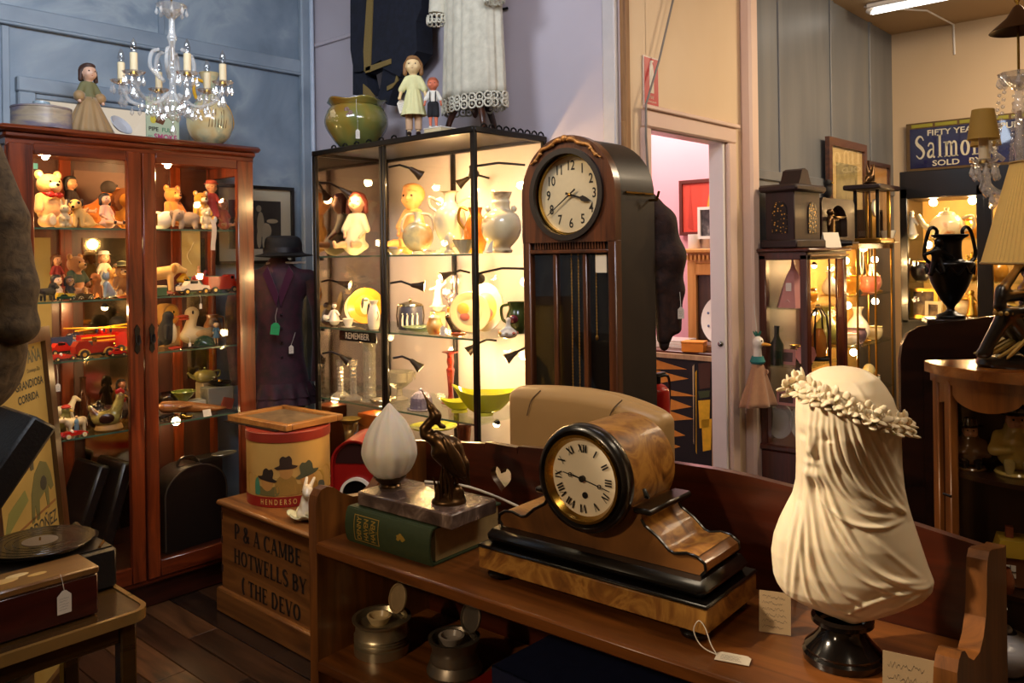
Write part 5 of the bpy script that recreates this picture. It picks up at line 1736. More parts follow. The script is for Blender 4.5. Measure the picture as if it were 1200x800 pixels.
MB().ball((.0195,0,.070),.010,10,6).mk('head',pl('tin_skin','#d8b07c',.4),t)
for x in (-.026,.032):
 MB().tube([(x+.012*cos(a),0,.004+.012*sin(a)) for a in turn(18)],.0035,6,True).mk('wheel',pl('tyre_bw','#24211f',.5),t)
MB().tube([(-.026,0,.004),(-.01,0,.02),(.02,0,.02),(.032,0,.004)],.004,6).mk('cycle_frame',pl('tin_white','#d9d2c4',.3),t)
t = thing('toy_horse','small red toy horse with rider at the back of the second shelf','toy',(1.909,3.70,S2+.03),rad(10))
blob('horse',S([('c',-.3,0,.5,.25,0,.52,.17,.17),('c',.3,0,.58,.48,0,.88,.12,.09),('c',.48,0,.9,.68,0,.78,.09,.06),('c',-.3,-.1,.4,-.36,-.1,.0,.07,.05),('c',-.3,.1,.4,-.24,.1,.0,.07,.05),('c',.25,-.1,.4,.3,-.1,.0,.07,.05),('c',.25,.1,.4,.4,.1,.1,.07,.05),('c',-.48,0,.55,-.62,0,.3,.06,.03)],.075),pl('tin_red','#9e1f10',.3,coat=.3),t,.002,.004)
MB().ball((-.002,0,.07),(.009,.009,.014),10,6).ball((-.001,0,.088),.007,8,6).mk('rider',pl('tin_rider','#c98d5c',.4),t)
box_thing('toy_box','teal cardboard toy box lying at the back of the second shelf','box',(2.007,3.83,S2+e_),0,(.15,.05,.075),pl('teal_card','#4d7a6a',.7))
box_thing('toy_box','small green and cream box at the left front of the right door, second shelf','box',(1.664,3.575,S2+e_),0,(.045,.04,.045),pl('green_card','#3c5836',.7),pl('cream_card','#d3bd8a',.7))
toy_car('white toy racing car with red sides and a tag, second shelf',(1.819,3.58,S2+e_),rad(4),.145,'#dccab2',style='saloon',hub='#d8b04a')
toy_car('long red toy lorry at the right end of the second shelf',(1.966,3.60,S2+e_),rad(2),.155,'#b0240f',style='truck',name='toy_lorry')
toy_car('small red toy car at the left behind the green box, second shelf',(1.713,3.59,S2+e_),rad(2),.05,'#a8321e',style='saloon')
t = thing('picture_card','cream picture card with a pale sketch standing behind the toys, second shelf','picture',(1.962,3.88,S2+.075),0)
MB().box((0,0,.11),(.095,.003,.22)).mk('card',pl('cream_board','#c3ab72',.7),t,sm=0)
MB().tube(curve([(.0,-.003,.06),(-.02,-.003,.1),(.0,-.003,.14),(.015,-.003,.17)],14),.002,5).mk('sketch_line',pl('sketch_white','#e9dcb4',.7),t)
price_tag('small white tag on a thread hanging below the white toy car',(1.828,3.512+.02,S2-.05),0,.012,.025,[(0,0,.012),(.001,0,.03),(0,.008,.049)])

# -- left cabinet, third shelf: tin vehicles left, birds right
mr = pl('engine_red','#b3160c',.25,coat=.5,var=.08)
my = pl('ladder_yellow','#d39a1e',.35,var=.1)
t = thing('toy_fire_engine','large red tin fire engine with yellow ladders on top, third shelf','toy fire engine',(1.462,3.69,S3+e_),rad(3))
MB().prism([(-.1,.025),(-.1,.085),(.02,.085),(.022,.075),(.055,.075),(.06,.088),(.085,.088),(.1,.07),(.1,.025)],.065,'y').mk('engine_body',mr,t,sm=30)
MB().box((-.03,-.034,.075),(.14,.003,.006)).box((-.03,-.034,.06),(.14,.003,.006)).mk('side_rails',my,t)
for x in (-.065,.065):
 for s in (-1,1):
  wv = MB().lathe([(.008,-.005),(.017,-.004),(.017,.004),(.008,.005),(0,.005)],(x,s*.034,.017),18,M=Matrix.Rotation(PI/2,4,'X')).mk('wheel',m_dark,t)
  MB().ball((x,s*.039,.017),(.007,.002,.007),8,4).mk('hub',gold,wv)
for (x0,x1,z0,z1,y) in ((-.16,.11,.120,.104,-.02),(-.10,.13,.102,.118,.012)):
 ld = MB()
 for s in (-1,1):
  ld.tube([(x0,y+s*.012,z0),(x1,y+s*.012,z1)],.0028,6)
 for k in range(14):
  f = (k+.5)/14
  ld.tube([(lerp(x0,x1,f),y-.012,lerp(z0,z1,f)),(lerp(x0,x1,f),y+.012,lerp(z0,z1,f))],.0016,5)
 ld.mk('ladder',my,t)
MB().box((.0,0,.096),(.03,.04,.022),.004).mk('turntable',mr,t)
for i,(x,y) in enumerate(((-.03,-.018),(.0,-.018),(.03,-.018))):
 MB().ball((x,y,.103),(.006,.006,.014),8,6).mk('fireman',pl('fireman_blue','#1c2742',.5),t)
toy_car('red and cream vintage tin motor car in front of the fire engine, third shelf',(1.386,3.585,S3+e_),rad(4),.165,'#8e160c',hub='#c9983c')
toy_car('red pointed tin racing car at the front left of the third shelf',(1.263,3.57,S3+e_),rad(10),.10,'#b51d12',style='racer')
toy_car('glossy red toy sports car behind the pointed racing car, third shelf',(1.295,3.68,S3+.012),rad(10),.12,'#b3190e',style='saloon')
t = thing('toy_soldier','blue toy soldier standing before the fire engine, third shelf','toy soldier',(1.332,3.635,S3+.0),0)
MB().tube([(-.004,0,.0),(-.004,0,.03),(-.004,0,.05)],[.004,.0045,.007],8).tube([(.004,0,.0),(.004,0,.03),(.004,0,.05)],[.004,.0045,.007],8).ball((0,0,.06),(.010,.007,.016),8,6).mk('uniform',pl('soldier_blue','#31506e',.4),t)
MB().ball((0,0,.082),.006,8,6).mk('head',pl('tin_skin','#d8b07c',.4),t)
MB().ball((0,0,.089),(.007,.007,.006),8,6).mk('cap',m_dark,t)
t = thing('black_ball','round black bowler hat at the back right of the third shelf','hat',(1.575,3.80,S3+.10),0)
MB().lathe([(.05,0),(.05,.004),(.034,.005),(.034,.03),(.022,.046),(0,.05)],seg=24).mk('felt',mbk,t,sm=50)
MB().hoop(.0345,.009,.0025,24).mk('band',m_dark,t)
box_thing('toy_box','yellow and red carton supporting the bowler hat, third shelf','box',(1.575,3.80,S3+e_),0,(.09,.07,.095),pl('ochre_card','#8f6a1f',.6),pl('red_card','#8f2413',.6))
# right door
t = thing('toy_penguin','black toy penguin with red feet facing right, third shelf','toy penguin',(1.706,3.60,S3+e_),rad(70))
blob('body',S([('e',0,.02,.46,.2,.22,.34),('c',0,.0,.7,0,-.02,.88,.14,.13),('e',0,-.03,.9,.13,.14,.12),('c',.19,.02,.62,.22,.04,.3,.06,.03),('c',-.19,.02,.62,-.22,.04,.3,.06,.03),('c',0,.2,.2,0,.3,.1,.1,.03)],.165),mbk,t,.0032,.008)
MB().ball((0,-.022,.072),(.026,.018,.045),12,8).mk('white_belly',pl('belly_white','#cbb68c',.8),t)
blob('bill',S([('c',0,-.15,.88,0,-.28,.84,.04,.015)],.165),pl('bill_orange','#c9661b',.4),t,.002,.003)
for s in (-1,1):
 MB().ball((s*.016,-.03,.006),(.015,.028,.006),10,5).mk('foot',pl('foot_red','#a8321c',.5),t)
 MB().ball((s*.017,-.012,.155),.003,6,4).mk('eye',gold,t)
t = thing('drum_face_toy','round yellow toy drum with a painted face behind the penguin','toy',(1.778,3.76,S3+.09),rad(20))
MB().lathe([(.0,-.03),(.05,-.03),(.052,0),(.05,.03),(0,.03)],(0,0,.055),28,M=Matrix.Rotation(PI/2,4,'X')).mk('drum',pl('drum_tan','#a97b3c',.5),t)
MB().lathe([(.0,.032),(.04,.031),(.046,.028)],(0,0,.055),28,M=Matrix.Rotation(PI/2,4,'X')).mk('face_disc',pl('face_yellow','#d9a43a',.5),t)
for s in (-1,1):
 MB().ball((s*.014,-.032,.066),(.005,.002,.007),8,5).mk('eye',m_eye,t)
MB().tube(curve([(-.018,-.032,.04),(0,-.033,.032),(.018,-.032,.04)],8),.002,5).mk('mouth',m_lip,t)
box_thing('carton','tan carton under the drum-faced toy, third shelf','box',(1.778,3.76,S3+e_),rad(20),(.1,.07,.088),pl('tan_card','#8f6d3f',.7))
t = thing('toy_duck','cream wooden duck with a long red bill facing left, third shelf','toy duck',(1.876,3.70,S3+e_),rad(8))
mdk = pl('duck_cream','#c4ad80',.5,bump=.1)
blob('body',S([('e',.05,0,.26,.44,.24,.24),('c',-.12,0,.4,-.02,0,.72,.16,.13),('e',-.03,0,.86,.19,.17,.18),('c',.4,0,.3,.6,0,.4,.12,.04)],.17),mdk,t,.0035,.01)
blob('bill',S([('e',-.3,0,.8,.2,.1,.04),('e',-.27,0,.72,.16,.09,.03)],.17),pl('bill_red','#b5401d',.4),t,.0025,.004)
for s in (-1,1):
 MB().ball((-.018,s*.027,.152),(.006,.003,.009),8,6).mk('eye',m_eye,t)
MB().ball((.035,-.038,.05),(.05,.008,.022),12,6).mk('wing',pl('wing_tan','#b58d55',.5),t)
t = thing('green_dome','dark green domed glass paperweight at the front of the third shelf','paperweight',(1.878,3.60,S3+e_))
MB().lathe([(.045,0),(.047,.004),(.046,.015),(.036,.035),(.018,.046),(0,.049)],seg=28).mk('dome',pl('dark_green_glass','#123226',.05,coat=.5,var=.3),t,sm=60)
MB().lathe([(.048,0),(.050,.002),(.047,.004)],seg=28).mk('foot_ring',pl('felt_green','#0e1f16',.8),t)
t = thing('scissors','pair of dark iron candle scissors lying by the duck, third shelf','scissors',(1.772,3.575,S3+.004))
for s in (-1,1):
 MB().tube([(-.05,s*.004,.001),(0,0,.002),(.03,s*.012,.003)],[.001,.003,.002],6).mk('blade',m_iron,t)
 MB().tube([(.04+.012*cos(a),s*.016+.01*sin(a),.003) for a in turn(14)],.0022,6,True).mk('finger_loop',m_iron,t)
price_tag('small white tag standing at the foot of the duck, third shelf',(1.789,3.56,S3+.016),0,.012,.026,[(0,0,.013),(.01,.02,.03),(.012,.05,.035)])
vase('vase','pale grey vase shape standing in for a reflection, right end of the third shelf','vase',(2.085,3.76,S3+e_),prof([(.026,0),(.034,.02),(.042,.05),(.03,.09),(.014,.115),(.012,.135),(.022,.15)]),pl('reflection_grey','#8f8474',.15,trans=.3),handles=[([(-.014,0,.12),(-.04,0,.11),(-.036,0,.075)],.004)])  # modelled vase stands in for a faint reflection

# -- left cabinet, fourth shelf
t = thing('bird_figure','dull green bird figure with a red cap at the left of the fourth shelf','bird figure',(1.287,3.62,S4+e_),rad(35))
blob('bird',S([('c',0,.05,.25,0,0,.6,.22,.16),('e',0,-.04,.82,.15,.16,.14),('c',0,.2,.15,0,.36,.04,.12,.05),('e',.17,.06,.4,.06,.18,.22),('e',-.17,.06,.4,.06,.18,.22)],.115),pl('glaze_olive','#5e5a2c',.25,coat=.3),t,.003,.008)
MB().lathe([(.018,0),(.019,.004),(.012,.012),(0,.015)],(0,-.004,.104),16).mk('cap',pl('cap_red','#a11f16',.5),t)
blob('bill',S([('c',0,-.16,.82,0,-.34,.78,.05,.015)],.115),pl('bill_yellow','#c39a3c',.4),t,.002,.003)
for s in (-1,1):
 MB().ball((s*.012,-.017,.099),.0022,6,4).mk('eye',m_eye,t)
t = thing('cow_figure','white and brown pottery cow at the front left of the fourth shelf','cow figure',(1.334,3.64,S4+e_),rad(10))
blob('cow',S([('c',-.3,0,.46,.28,0,.46,.18,.18),('c',-.34,0,.52,-.52,0,.62,.12,.1),('e',-.6,0,.6,.14,.1,.11),('c',-.28,-.1,.38,-.3,-.1,.03,.08,.06),('c',-.28,.1,.38,-.26,.1,.03,.08,.06),('c',.28,-.1,.38,.3,-.1,.03,.08,.06),('c',.28,.1,.38,.3,.1,.03,.08,.06),('c',.44,0,.5,.5,0,.2,.03,.02)],.10),mottle('cow_glaze',[(.4,'#d9c49a'),(.55,'#cbb286'),(.62,'#6b4220')],9,.25,coat=.3,bump=0),t,.0028,.006)
for s in (-1,1):
 MB().tube([(-.055,s*.008,.07),(-.055,s*.018,.08)],[.003,.001],6).mk('horn',pl('horn','#8a744c',.4),t)
t = thing('hen_figure','large green-necked china hen with a red comb, fourth shelf','hen figure',(1.454,3.61,S4+e_),rad(-15))
blob('hen',S([('e',-.05,0,.3,.36,.26,.22),('c',.15,0,.4,.28,0,.78,.18,.11),('e',.29,0,.88,.11,.1,.11),('c',-.3,0,.4,-.46,0,.66,.14,.05)],.155),mottle('hen_glaze',[(.35,'#6b5a2a'),(.5,'#9a8a44'),(.62,'#4a1d10'),(.75,'#b48a44')],16,.2,coat=.5,bump=0),t,.0032,.01)
for s in (-1,1):
 MB().ball((-.012,s*.036,.052),(.03,.008,.022),12,6).mk('wing',pl('wing_dark','#34170f',.25,coat=.3),t)
 MB().ball((.05,s*.014,.142),.003,6,4).mk('eye',m_eye,t)
blob('comb',S([('e',.22,0,1.0,.06,.03,.07),('e',.29,0,1.03,.06,.03,.08),('e',.36,0,.99,.05,.03,.06),('e',.4,0,.76,.04,.03,.07)],.155),pl('comb_red','#a81c12',.35),t,.0022,.004)
blob('beak',S([('c',.38,0,.88,.48,0,.85,.04,.01)],.155),pl('bill_yellow','#c39a3c',.4),t,.002,.003)
MB().lathe([(.052,0),(.056,.004),(.05,.022),(.045,.024),(0,.022)],seg=28,sy=.8).mk('basket_base',pl('basket_tan','#9c7136',.6,bump=.5,scale=60),t,sm=50)
t = thing('jar','round black glazed jar behind the hen, fourth shelf','jar',(1.456,3.72,S4+e_))
MB().lathe(prof([(.028,0),(.04,.02),(.044,.045),(.034,.07),(.022,.08),(.026,.088)]),seg=28).mk('body',pl('black_glaze','#130b08',.12,coat=.5),t,sm=60)
MB().lathe([(.024,.088),(.022,.094),(.006,.098),(.008,.106),(0,.108)],seg=20).mk('lid',pl('black_glaze','#130b08',.12),t)
t = thing('toy_soldier','small blue and white toy figure by the red racer, fourth shelf','toy soldier',(1.313,3.575,S4+e_),0)
MB().tube([(-.004,0,.0),(-.004,0,.03),(-.003,0,.045)],[.004,.0045,.006],8).tube([(.004,0,.0),(.004,0,.03),(.003,0,.045)],[.004,.0045,.006],8).ball((0,0,.055),(.009,.007,.014),8,6).mk('uniform',pl('soldier_pale','#5f8296',.4),t)
MB().ball((0,0,.075),.006,8,6).mk('head',pl('tin_skin','#d8b07c',.4),t)
toy_car('red racing car with white wheels at the front left of the fourth shelf',(1.298,3.56,S4+e_),rad(8),.105,'#a8160e',style='racer',wheel='#c9bda4')
toy_car('dark iron toy carriage at the back of the fourth shelf',(1.534,3.78,S4+.0),rad(5),.13,'#191310',style='vintage',hub='#2a221c')
price_tag('white tag hanging at the left back of the fourth shelf',(1.24,3.56,S4+.21),0,.018,.032,[(0,0,.016),(0,0,.05),(.0,.01,.088)])
# right door
w_pl = wood('toy_plane_wood','#5f3316','#a5692f','x',9,.35,.3)
t = thing('toy_aeroplane','long wooden toy aeroplane with a red-brown tail on the fourth shelf','toy aeroplane',(1.813,3.60,S4+.012),rad(-6))
MB().tube([(-.15,0,.052),(-.13,0,.05),(-.05,0,.04),(.05,0,.022),(.12,0,.012),(.16,0,.008)],[.006,.026,.029,.022,.013,.006],14,flat=.9).mk('fuselage',w_pl,t)
MB().box((-.04,.03,.044),(.06,.15,.006),.002).mk('wing',w_pl,t)
MB().prism([(.13,.0),(.185,-.012),(.2,.035),(.15,.05)],.006,'y',(0,0,.01)).mk('tail_fin',pl('fin_red','#7d3420',.4),t)
for k in range(6):
 MB().ball((-.09+k*.03,-.027+.002*k,.052-.006*k),(.004,.002,.004),6,4).mk('porthole',pl('porthole_cream','#cdb98c',.4),t)
MB().cyl((-.03,0,.012),(-.03,0,-.01),.006,seg=8).cyl((.08,0,.004),(.08,0,-.01),.005,seg=8).mk('stand',m_iron,t)
box_thing('carton','white carton under the green bowl, fourth shelf','box',(1.872,3.76,S4+e_),0,(.1,.08,.055),pl('white_card','#a8a08a',.7))
t = thing('bowl','shallow green glass bowl on the white carton, fourth shelf','bowl',(1.856,3.76,S4+.057))
MB().lathe([(.02,0),(.022,.006),(.045,.03),(.055,.045),(.052,.045),(.04,.028),(0,.010)],seg=28).mk('body',pl('green_glass','#6d7a2e',.1,trans=.3,coat=.3),t,sm=60)
MB().hoop(.0535,.045,.0015,28).mk('rim',pl('pale_green_glass','#a8b060',.1),t)
box_thing('carton','grey-white carton with a price card beside the tail of the toy plane','box',(1.99,3.70,S4+e_),rad(-4),(.125,.09,.105),pl('grey_card','#77705f',.7))
t = thing('dish','dark metal dish with a small brass model on the grey carton, fourth shelf','dish',(2.008,3.70,S4+.107))
MB().lathe([(.02,0),(.05,.012),(.054,.02),(.05,.02),(.02,.006),(0,.006)],seg=24).mk('body',m_iron,t)
MB().ball((0,0,.02),(.012,.008,.012),8,6).mk('brass_model',brass,t)
t = thing('teapot','squat olive teapot at the back right of the fourth shelf','teapot',(2.004,3.80,S4+.12))
MB().lathe(prof([(.03,0),(.05,.015),(.054,.03),(.04,.05),(.012,.058)]),seg=26).ball((0,0,.064),.007,8,6).mk('body',pl('olive_glaze','#7d6f38',.2,coat=.4),t,sm=60)
MB().tube([(-.05,0,.025),(-.07,0,.035),(-.085,0,.052)],[.011,.008,.006],8).mk('spout',pl('olive_glaze','#7d6f38',.2),t)
MB().tube(curve([(.05,0,.045),(.078,0,.045),(.075,0,.02),(.05,0,.015)],14),.005,6).mk('handle',pl('olive_glaze','#7d6f38',.2),t)
box_thing('carton','brown carton holding up the olive teapot, fourth shelf','box',(2.004,3.80,S4+e_),0,(.1,.08,.117),pl('brown_card','#4b3620',.7))
card('small cream price card below the toy aeroplane, fourth shelf',(1.861,3.545,S4+e_),0,.038,.032,3,m_paper,rad(-20),21)
t = thing('shoe_figure','small brass clog at the front left of the fourth shelf, right door','ornament',(1.771,3.565,S4+e_),rad(-20))
blob('clog',S([('c',-.3,0,.2,.3,0,.18,.2,.18),('c',.3,0,.2,.55,0,.38,.12,.03),('e',-.3,0,.34,.2,.18,.2)],.05),brass,t,.002,.005)
MB().ball((-.018,0,.026),(.008,.007,.004),8,5).mk('opening',m_dark,t)
# bottom of the cabinet
m_case = pl('black_case','#17120f',.35,bump=.2,scale=40)
t = thing('arched_case','black arch-topped case standing in the bottom of the cabinet, right door','case',(1.887-.03,3.74,.182),rad(4))
MB().prism([(-.15,0),(-.15,.24)]+[(-.15*cos(a),.24+.12*sin(a)) for a in np.linspace(.15,PI-.15,16)]+[(.15,.24),(.15,0)],.16,'y').mk('case_body',m_case,t,sm=30)
MB().tube([(-.152,-.08,.01),(-.152,-.08,.24)]+[(-.152*cos(a),-.08,.24+.122*sin(a)) for a in np.linspace(.15,PI-.15,16)]+[(.152,-.08,.24),(.152,-.08,.01)],.004,6).mk('edge_bead',pl('worn_edge','#3b332b',.4),t)
MB().tube(curve([(-.05,0,.355),(-.03,0,.385),(.03,0,.385),(.05,0,.355)],12),.006,6).mk('carry_handle',m_case,t)
for i,(x,l) in enumerate(((1.40,'tall black flat case leaning in the bottom of the cabinet, left door'),(1.30,'second black flat case leaning behind the first, left door'))):
 t = thing('flat_case',l,'case',(x,3.70+.06*i,.195),rad(3),None,(0,rad(16+4*i),0))
 MB().box((0,0,.22),(.05,.24,.44),.01).mk('case_body',m_case,t)
 MB().tube(curve([(.026,-.04,.22),(.045,-.03,.22),(.045,.03,.22),(.026,.04,.22)],12),.005,6).mk('carry_handle',m_case,t)
t = thing('silver_dish','oval silver dish under the lowest glass shelf at right','dish',(2.034,3.72,.545))
MB().lathe([(.02,0),(.055,.008),(.062,.012),(.05,.012),(0,.006)],seg=28,sy=.7).mk('body',m_pewter,t)
MB().tube([(.06*cos(a),.042*sin(a),.013) for a in turn(28)],.002,6,True).mk('rim',m_pewter,t)
box_thing('tall_box','tall dark upright box at the right end under the lowest shelf','box',(2.034+.0,3.83,.182),0,(.12,.09,.34),pl('box_black','#1d1712',.5))

# -- further small toys crowding the left cabinet
doll('curly brown doll in a red frock at the back left of the second shelf',(1.324,3.80,S2+e_),rad(20),.19,False,'#cf9468','#5b3216','#8f2a1c')
doll('doll with a white bonnet at the back of the second shelf, left door',(1.528,3.82,S2+e_),rad(0),.20,False,'#d9a27c','#7a4a26','#b9a98a',hat='#d9cfb8')
teddy('small honey-coloured bear behind the silver cat, second shelf',(1.556,3.78,S2+e_),0,.13,'#a8702f','#cf9a55')
toy_car('green open toy car behind the black dog, second shelf',(1.293,3.62,S2+e_),rad(-20),.06,'#23402a',style='saloon')
toy_car('blue tin bus at the back left of the third shelf',(1.358,3.82,S3+e_),rad(4),.15,'#22304f',style='truck',name='toy_bus')
toy_car('cream tin van behind the fire engine, third shelf',(1.471,3.84,S3+e_),rad(-4),.14,'#b08a4a',style='truck',name='toy_van')
toy_car('small red toy car at the foot of the vintage motor car, third shelf',(1.476,3.57,S3+e_),rad(-8),.07,'#a3160e',style='saloon')
vase('jug','brown stoneware jug at the back right of the third shelf, right door','jug',(2.037,3.82,S3+e_),prof([(.03,0),(.045,.03),(.04,.08),(.025,.11),(.03,.13)]),pl('brown_stoneware','#6a4526',.3,coat=.3),handles=[([(.026,0,.12),(.055,0,.11),(.055,0,.06),(.04,0,.04)],.005)])
doll('small wooden peg doll at the right of the duck, third shelf',(1.969,3.66,S3+e_),rad(-8),.105,False,'#d8b07c','#1a100c','#54707a',long_hair=False,rh=.14)
vase('pot','dark lidless pot at the back left of the fourth shelf, right door','pot',(1.805,3.80,S4+e_),prof([(.03,0),(.05,.03),(.05,.07),(.04,.09)]),pl('black_glaze','#130b08',.12,coat=.5))
t = thing('toy_cannon','small black iron toy cannon at the front left of the fourth shelf, right door','toy',(1.683,3.575,S4+e_),rad(15))
MB().tube([(-.035,0,.02),(.03,0,.026),(.04,0,.027)],[.009,.006,.007],10).mk('gun_barrel',m_iron,t)
for s in (-1,1):
 MB().tube([(-.01+.014*cos(a),s*.012,.015+.014*sin(a)) for a in turn(16)],.0025,5,True).mk('wheel',m_iron,t)
vase('bottle','tall brown bottle behind the china hen, fourth shelf','bottle',(1.442,3.82,S4+e_),[(.028,0),(.03,.1),(.012,.14),(.012,.19),(.015,.20)],pl('bottle_brown','#3a1c0c',.1,coat=.4))
doll('dark doll with a white apron at the back of the fourth shelf, left door',(1.595,3.82,S4+e_),0,.18,False,'#7a4a30','#120c0a','#3a2a22')
box_thing('toy_box','dark red box at the back right of the fourth shelf, left door','box',(1.518,3.85,S4+e_),0,(.09,.06,.06),pl('box_darkred','#3b120c',.6))
t = thing('rocking_horse','small white toy rocking horse at the back left, fourth shelf','toy',(1.344,3.80,S4+.012),rad(15))
blob('horse',S([('c',-.3,0,.5,.25,0,.52,.17,.17),('c',.3,0,.58,.48,0,.88,.12,.09),('c',.48,0,.9,.68,0,.78,.09,.06),('c',-.3,-.1,.4,-.4,-.1,.0,.06,.05),('c',-.3,.1,.4,-.4,.1,.0,.06,.05),('c',.25,-.1,.4,.38,-.1,.0,.06,.05),('c',.25,.1,.4,.38,.1,.0,.06,.05),('c',-.48,0,.55,-.62,0,.3,.06,.03)],.11),pl('horse_white','#cdbf9f',.4),t,.003,.006)
for s in (-1,1):
 MB().tube(curve([(-.07,s*.012,.008),(0,s*.012,-.006),(.07,s*.012,.01)],10),.004,6).mk('rocker',my,t)

# -- china and dolls in the vitrine
V1,V2,V3,V4 = VS
FV = rad(-90)          # fronts face the long glass side
CAMF = rad(-45)        # fronts face the corner
m_iv = pl('ivory_china','#dfd0ab',.2,coat=.4,var=.05)
m_wht = pl('white_porcelain','#eae2d0',.15,coat=.5,var=.03)
# top shelf
doll('small doll with bare shoulders and upraised arms behind the seated doll',(2.585,3.53,V1+.012),FV+rad(25),.27,True,'#d98e5a','#7a4a26','#b9763f',long_hair=False,arms_out=.06)
doll('large seated doll with long auburn hair and a white dress, left bay top shelf',(2.47,3.231,V1+e_),FV+rad(32),.41,True,'#e0ab84','#6a2412','#d8cfa8',legs=None)
t = thing('cushion','grey-mauve round cushion at the left end of the top shelf','cushion',(2.56,3.584-.01,V1+.004),FV)
MB().ball((0,0,.07),(.075,.05,.07),20,12).mk('cover',pl('mauve_cloth','#8b8088',.85,bump=.3),t,sm=180)
MB().ball((0,-.05,.07),(.008,.005,.008),8,6).mk('button',pl('mauve_button','#6b6070',.6),t)
doll('large bald baby doll in an orange gown, middle bay top shelf',(2.57,2.919,V1+e_),FV+rad(20),.43,True,'#dd9a5c','#c98c50','#d9a662',long_hair=False,rh=.13)
mk = mottle('moon_flask_glaze',[(.3,'#6f7f78'),(.45,'#c8b98a'),(.6,'#d98b3a'),(.75,'#c8742a')],9,.2,coat=.5,bump=0)
t = thing('moon_flask','round two-handled moon flask with a painted flower panel, middle bay','flask',(2.36,2.669,V1+e_),CAMF)
MB().lathe(prof([(0,-.028),(.03,-.03),(.055,-.022),(.066,0),(.055,.022),(.03,.03),(0,.028)]),(0,0,.075),36,M=Matrix.Rotation(PI/2,4,'X')).mk('body',mk,t,sm=60)
MB().lathe([(.02,.135),(.014,.15),(.014,.168),(.02,.18)],seg=18).lathe([(.026,0),(.028,.004),(.02,.014)],seg=18).mk('neck_and_foot',m_iv,t)
for s in (-1,1):
 MB().tube(curve([(s*.014,0,.172),(s*.05,0,.165),(s*.068,0,.12),(s*.062,0,.095)],16),.0055,8).mk('handle',m_iv,t)
mu = mottle('urn_glaze',[(.3,'#e3d3a8'),(.5,'#e8dcb8'),(.63,'#d9b070'),(.72,'#8a5424')],5,.18,coat=.6,bump=0)
t = thing('urn','tall cream two-handled urn with a brown floral panel, middle bay top shelf','urn',(2.44,2.554,V1+.03),CAMF)
MB().lathe(prof([(.026,0),(.03,.01),(.055,.05),(.068,.11),(.058,.155),(.034,.175),(.022,.195),(.026,.225),(.04,.235)]),seg=36).mk('body',mu,t,sm=60)
for s in (-1,1):
 MB().tube(curve([(s*.055,0,.15),(s*.085,0,.175),(s*.085,0,.21),(s*.06,0,.20),(s*.035,0,.185)],18),.006,8).mk('handle',m_iv,t)
box_thing('plinth_block','cream block plinth under the tall two-handled urn','plinth',(2.44,2.554,V1+e_),CAMF,(.09,.09,.028),m_iv)
t = thing('bud_vase','small ivory bud-shaped vase in front of the tall urn','vase',(2.33,2.444,V1+e_),0)
MB().lathe(prof([(.014,0),(.02,.01),(.012,.02),(.02,.045),(.016,.07),(.004,.088)]),seg=24,lobes=5,lobe=.1).mk('body',m_iv,t,sm=60)
MB().lathe([(.022,0),(.024,.003),(.016,.008)],seg=24).mk('foot',m_iv,t)
t = thing('fluted_bowl','fluted ivory bowl at the foot of the middle post, top shelf','bowl',(2.32,2.365,V1+e_),0)
MB().lathe([(.018,0),(.02,.006),(.034,.03),(.046,.055),(.043,.055),(.03,.03),(0,.012)],seg=48,lobes=12,lobe=.05).mk('body',m_iv,t,sm=60)
MB().hoop(.0455,.055,.0015,36).mk('rim',gold,t)
t = thing('shell_dish','small white shell dish at the front of the middle bay, top shelf','dish',(2.31,2.513,V1+e_),0)
MB().lathe([(.012,0),(.028,.012),(.03,.016),(.024,.012),(0,.006)],seg=36,lobes=9,lobe=.08).mk('body',m_wht,t)
MB().ball((.026,0,.012),(.006,.008,.005),8,5).mk('knob',m_wht,t)
t = thing('letter_dish','pale oval dish at the left of the middle bay, top shelf','dish',(2.34,2.797,V1+e_),FV)
MB().lathe([(.02,0),(.04,.014),(.044,.024),(.04,.022),(0,.006)],seg=32,sy=.6).mk('body',m_iv,t)
MB().tube([(.043*cos(a),.026*sin(a),.024) for a in turn(30)],.0015,6,True).mk('rim',gold,t)
t = thing('orange_jug','orange and gilt jug with a looped handle behind the corner post, right bay','jug',(2.46,2.422,V1+e_),CAMF)
mo2 = mottle('orange_jug_glaze',[(.35,'#c8661f'),(.55,'#d98a34'),(.7,'#8c4a1a')],10,.2,coat=.5,bump=0)
MB().lathe(prof([(.03,0),(.034,.01),(.048,.06),(.05,.1),(.036,.14),(.024,.165),(.03,.19)]),seg=28).mk('body',mo2,t,sm=60)
MB().tube(curve([(-.03,0,.18),(-.062,0,.19),(-.07,0,.14),(-.046,0,.1)],16),.006,8).mk('handle',gold,t)
mv = mottle('grey_panel_glaze',[(.40,'#e8d6a6'),(.54,'#ecdcb2'),(.62,'#a08a6a'),(.75,'#6d5f50')],9,.18,coat=.6,bump=0,stretch=(1,1,1.6))
t = thing('round_vase','large round cream vase with a grey painted band and ribbed neck, right bay','vase',(2.47,2.272,V1+e_),CAMF)
MB().lathe(prof([(.042,0),(.045,.012),(.038,.022),(.07,.06),(.082,.105),(.07,.15),(.042,.172),(.036,.19),(.038,.205),(.034,.215),(.04,.23),(.046,.245)],44),seg=40).mk('body',mv,t,sm=60)
for s in (-1,1):
 MB().ball((s*.052,0,.178),(.012,.01,.014),10,6).mk('lug',m_iv,t)
t = thing('wing_ornament','small white wing-shaped ornament at the right end of the top shelf','ornament',(2.40,2.285,V1+e_),CAMF)
MB().prism([(-.012,0),(.02,0),(.022,.05),(.01,.04),(.0,.02)],.012,'y').mk('body',m_wht,t)
MB().ball((0,0,.004),(.02,.014,.005),8,5).mk('foot',m_wht,t)

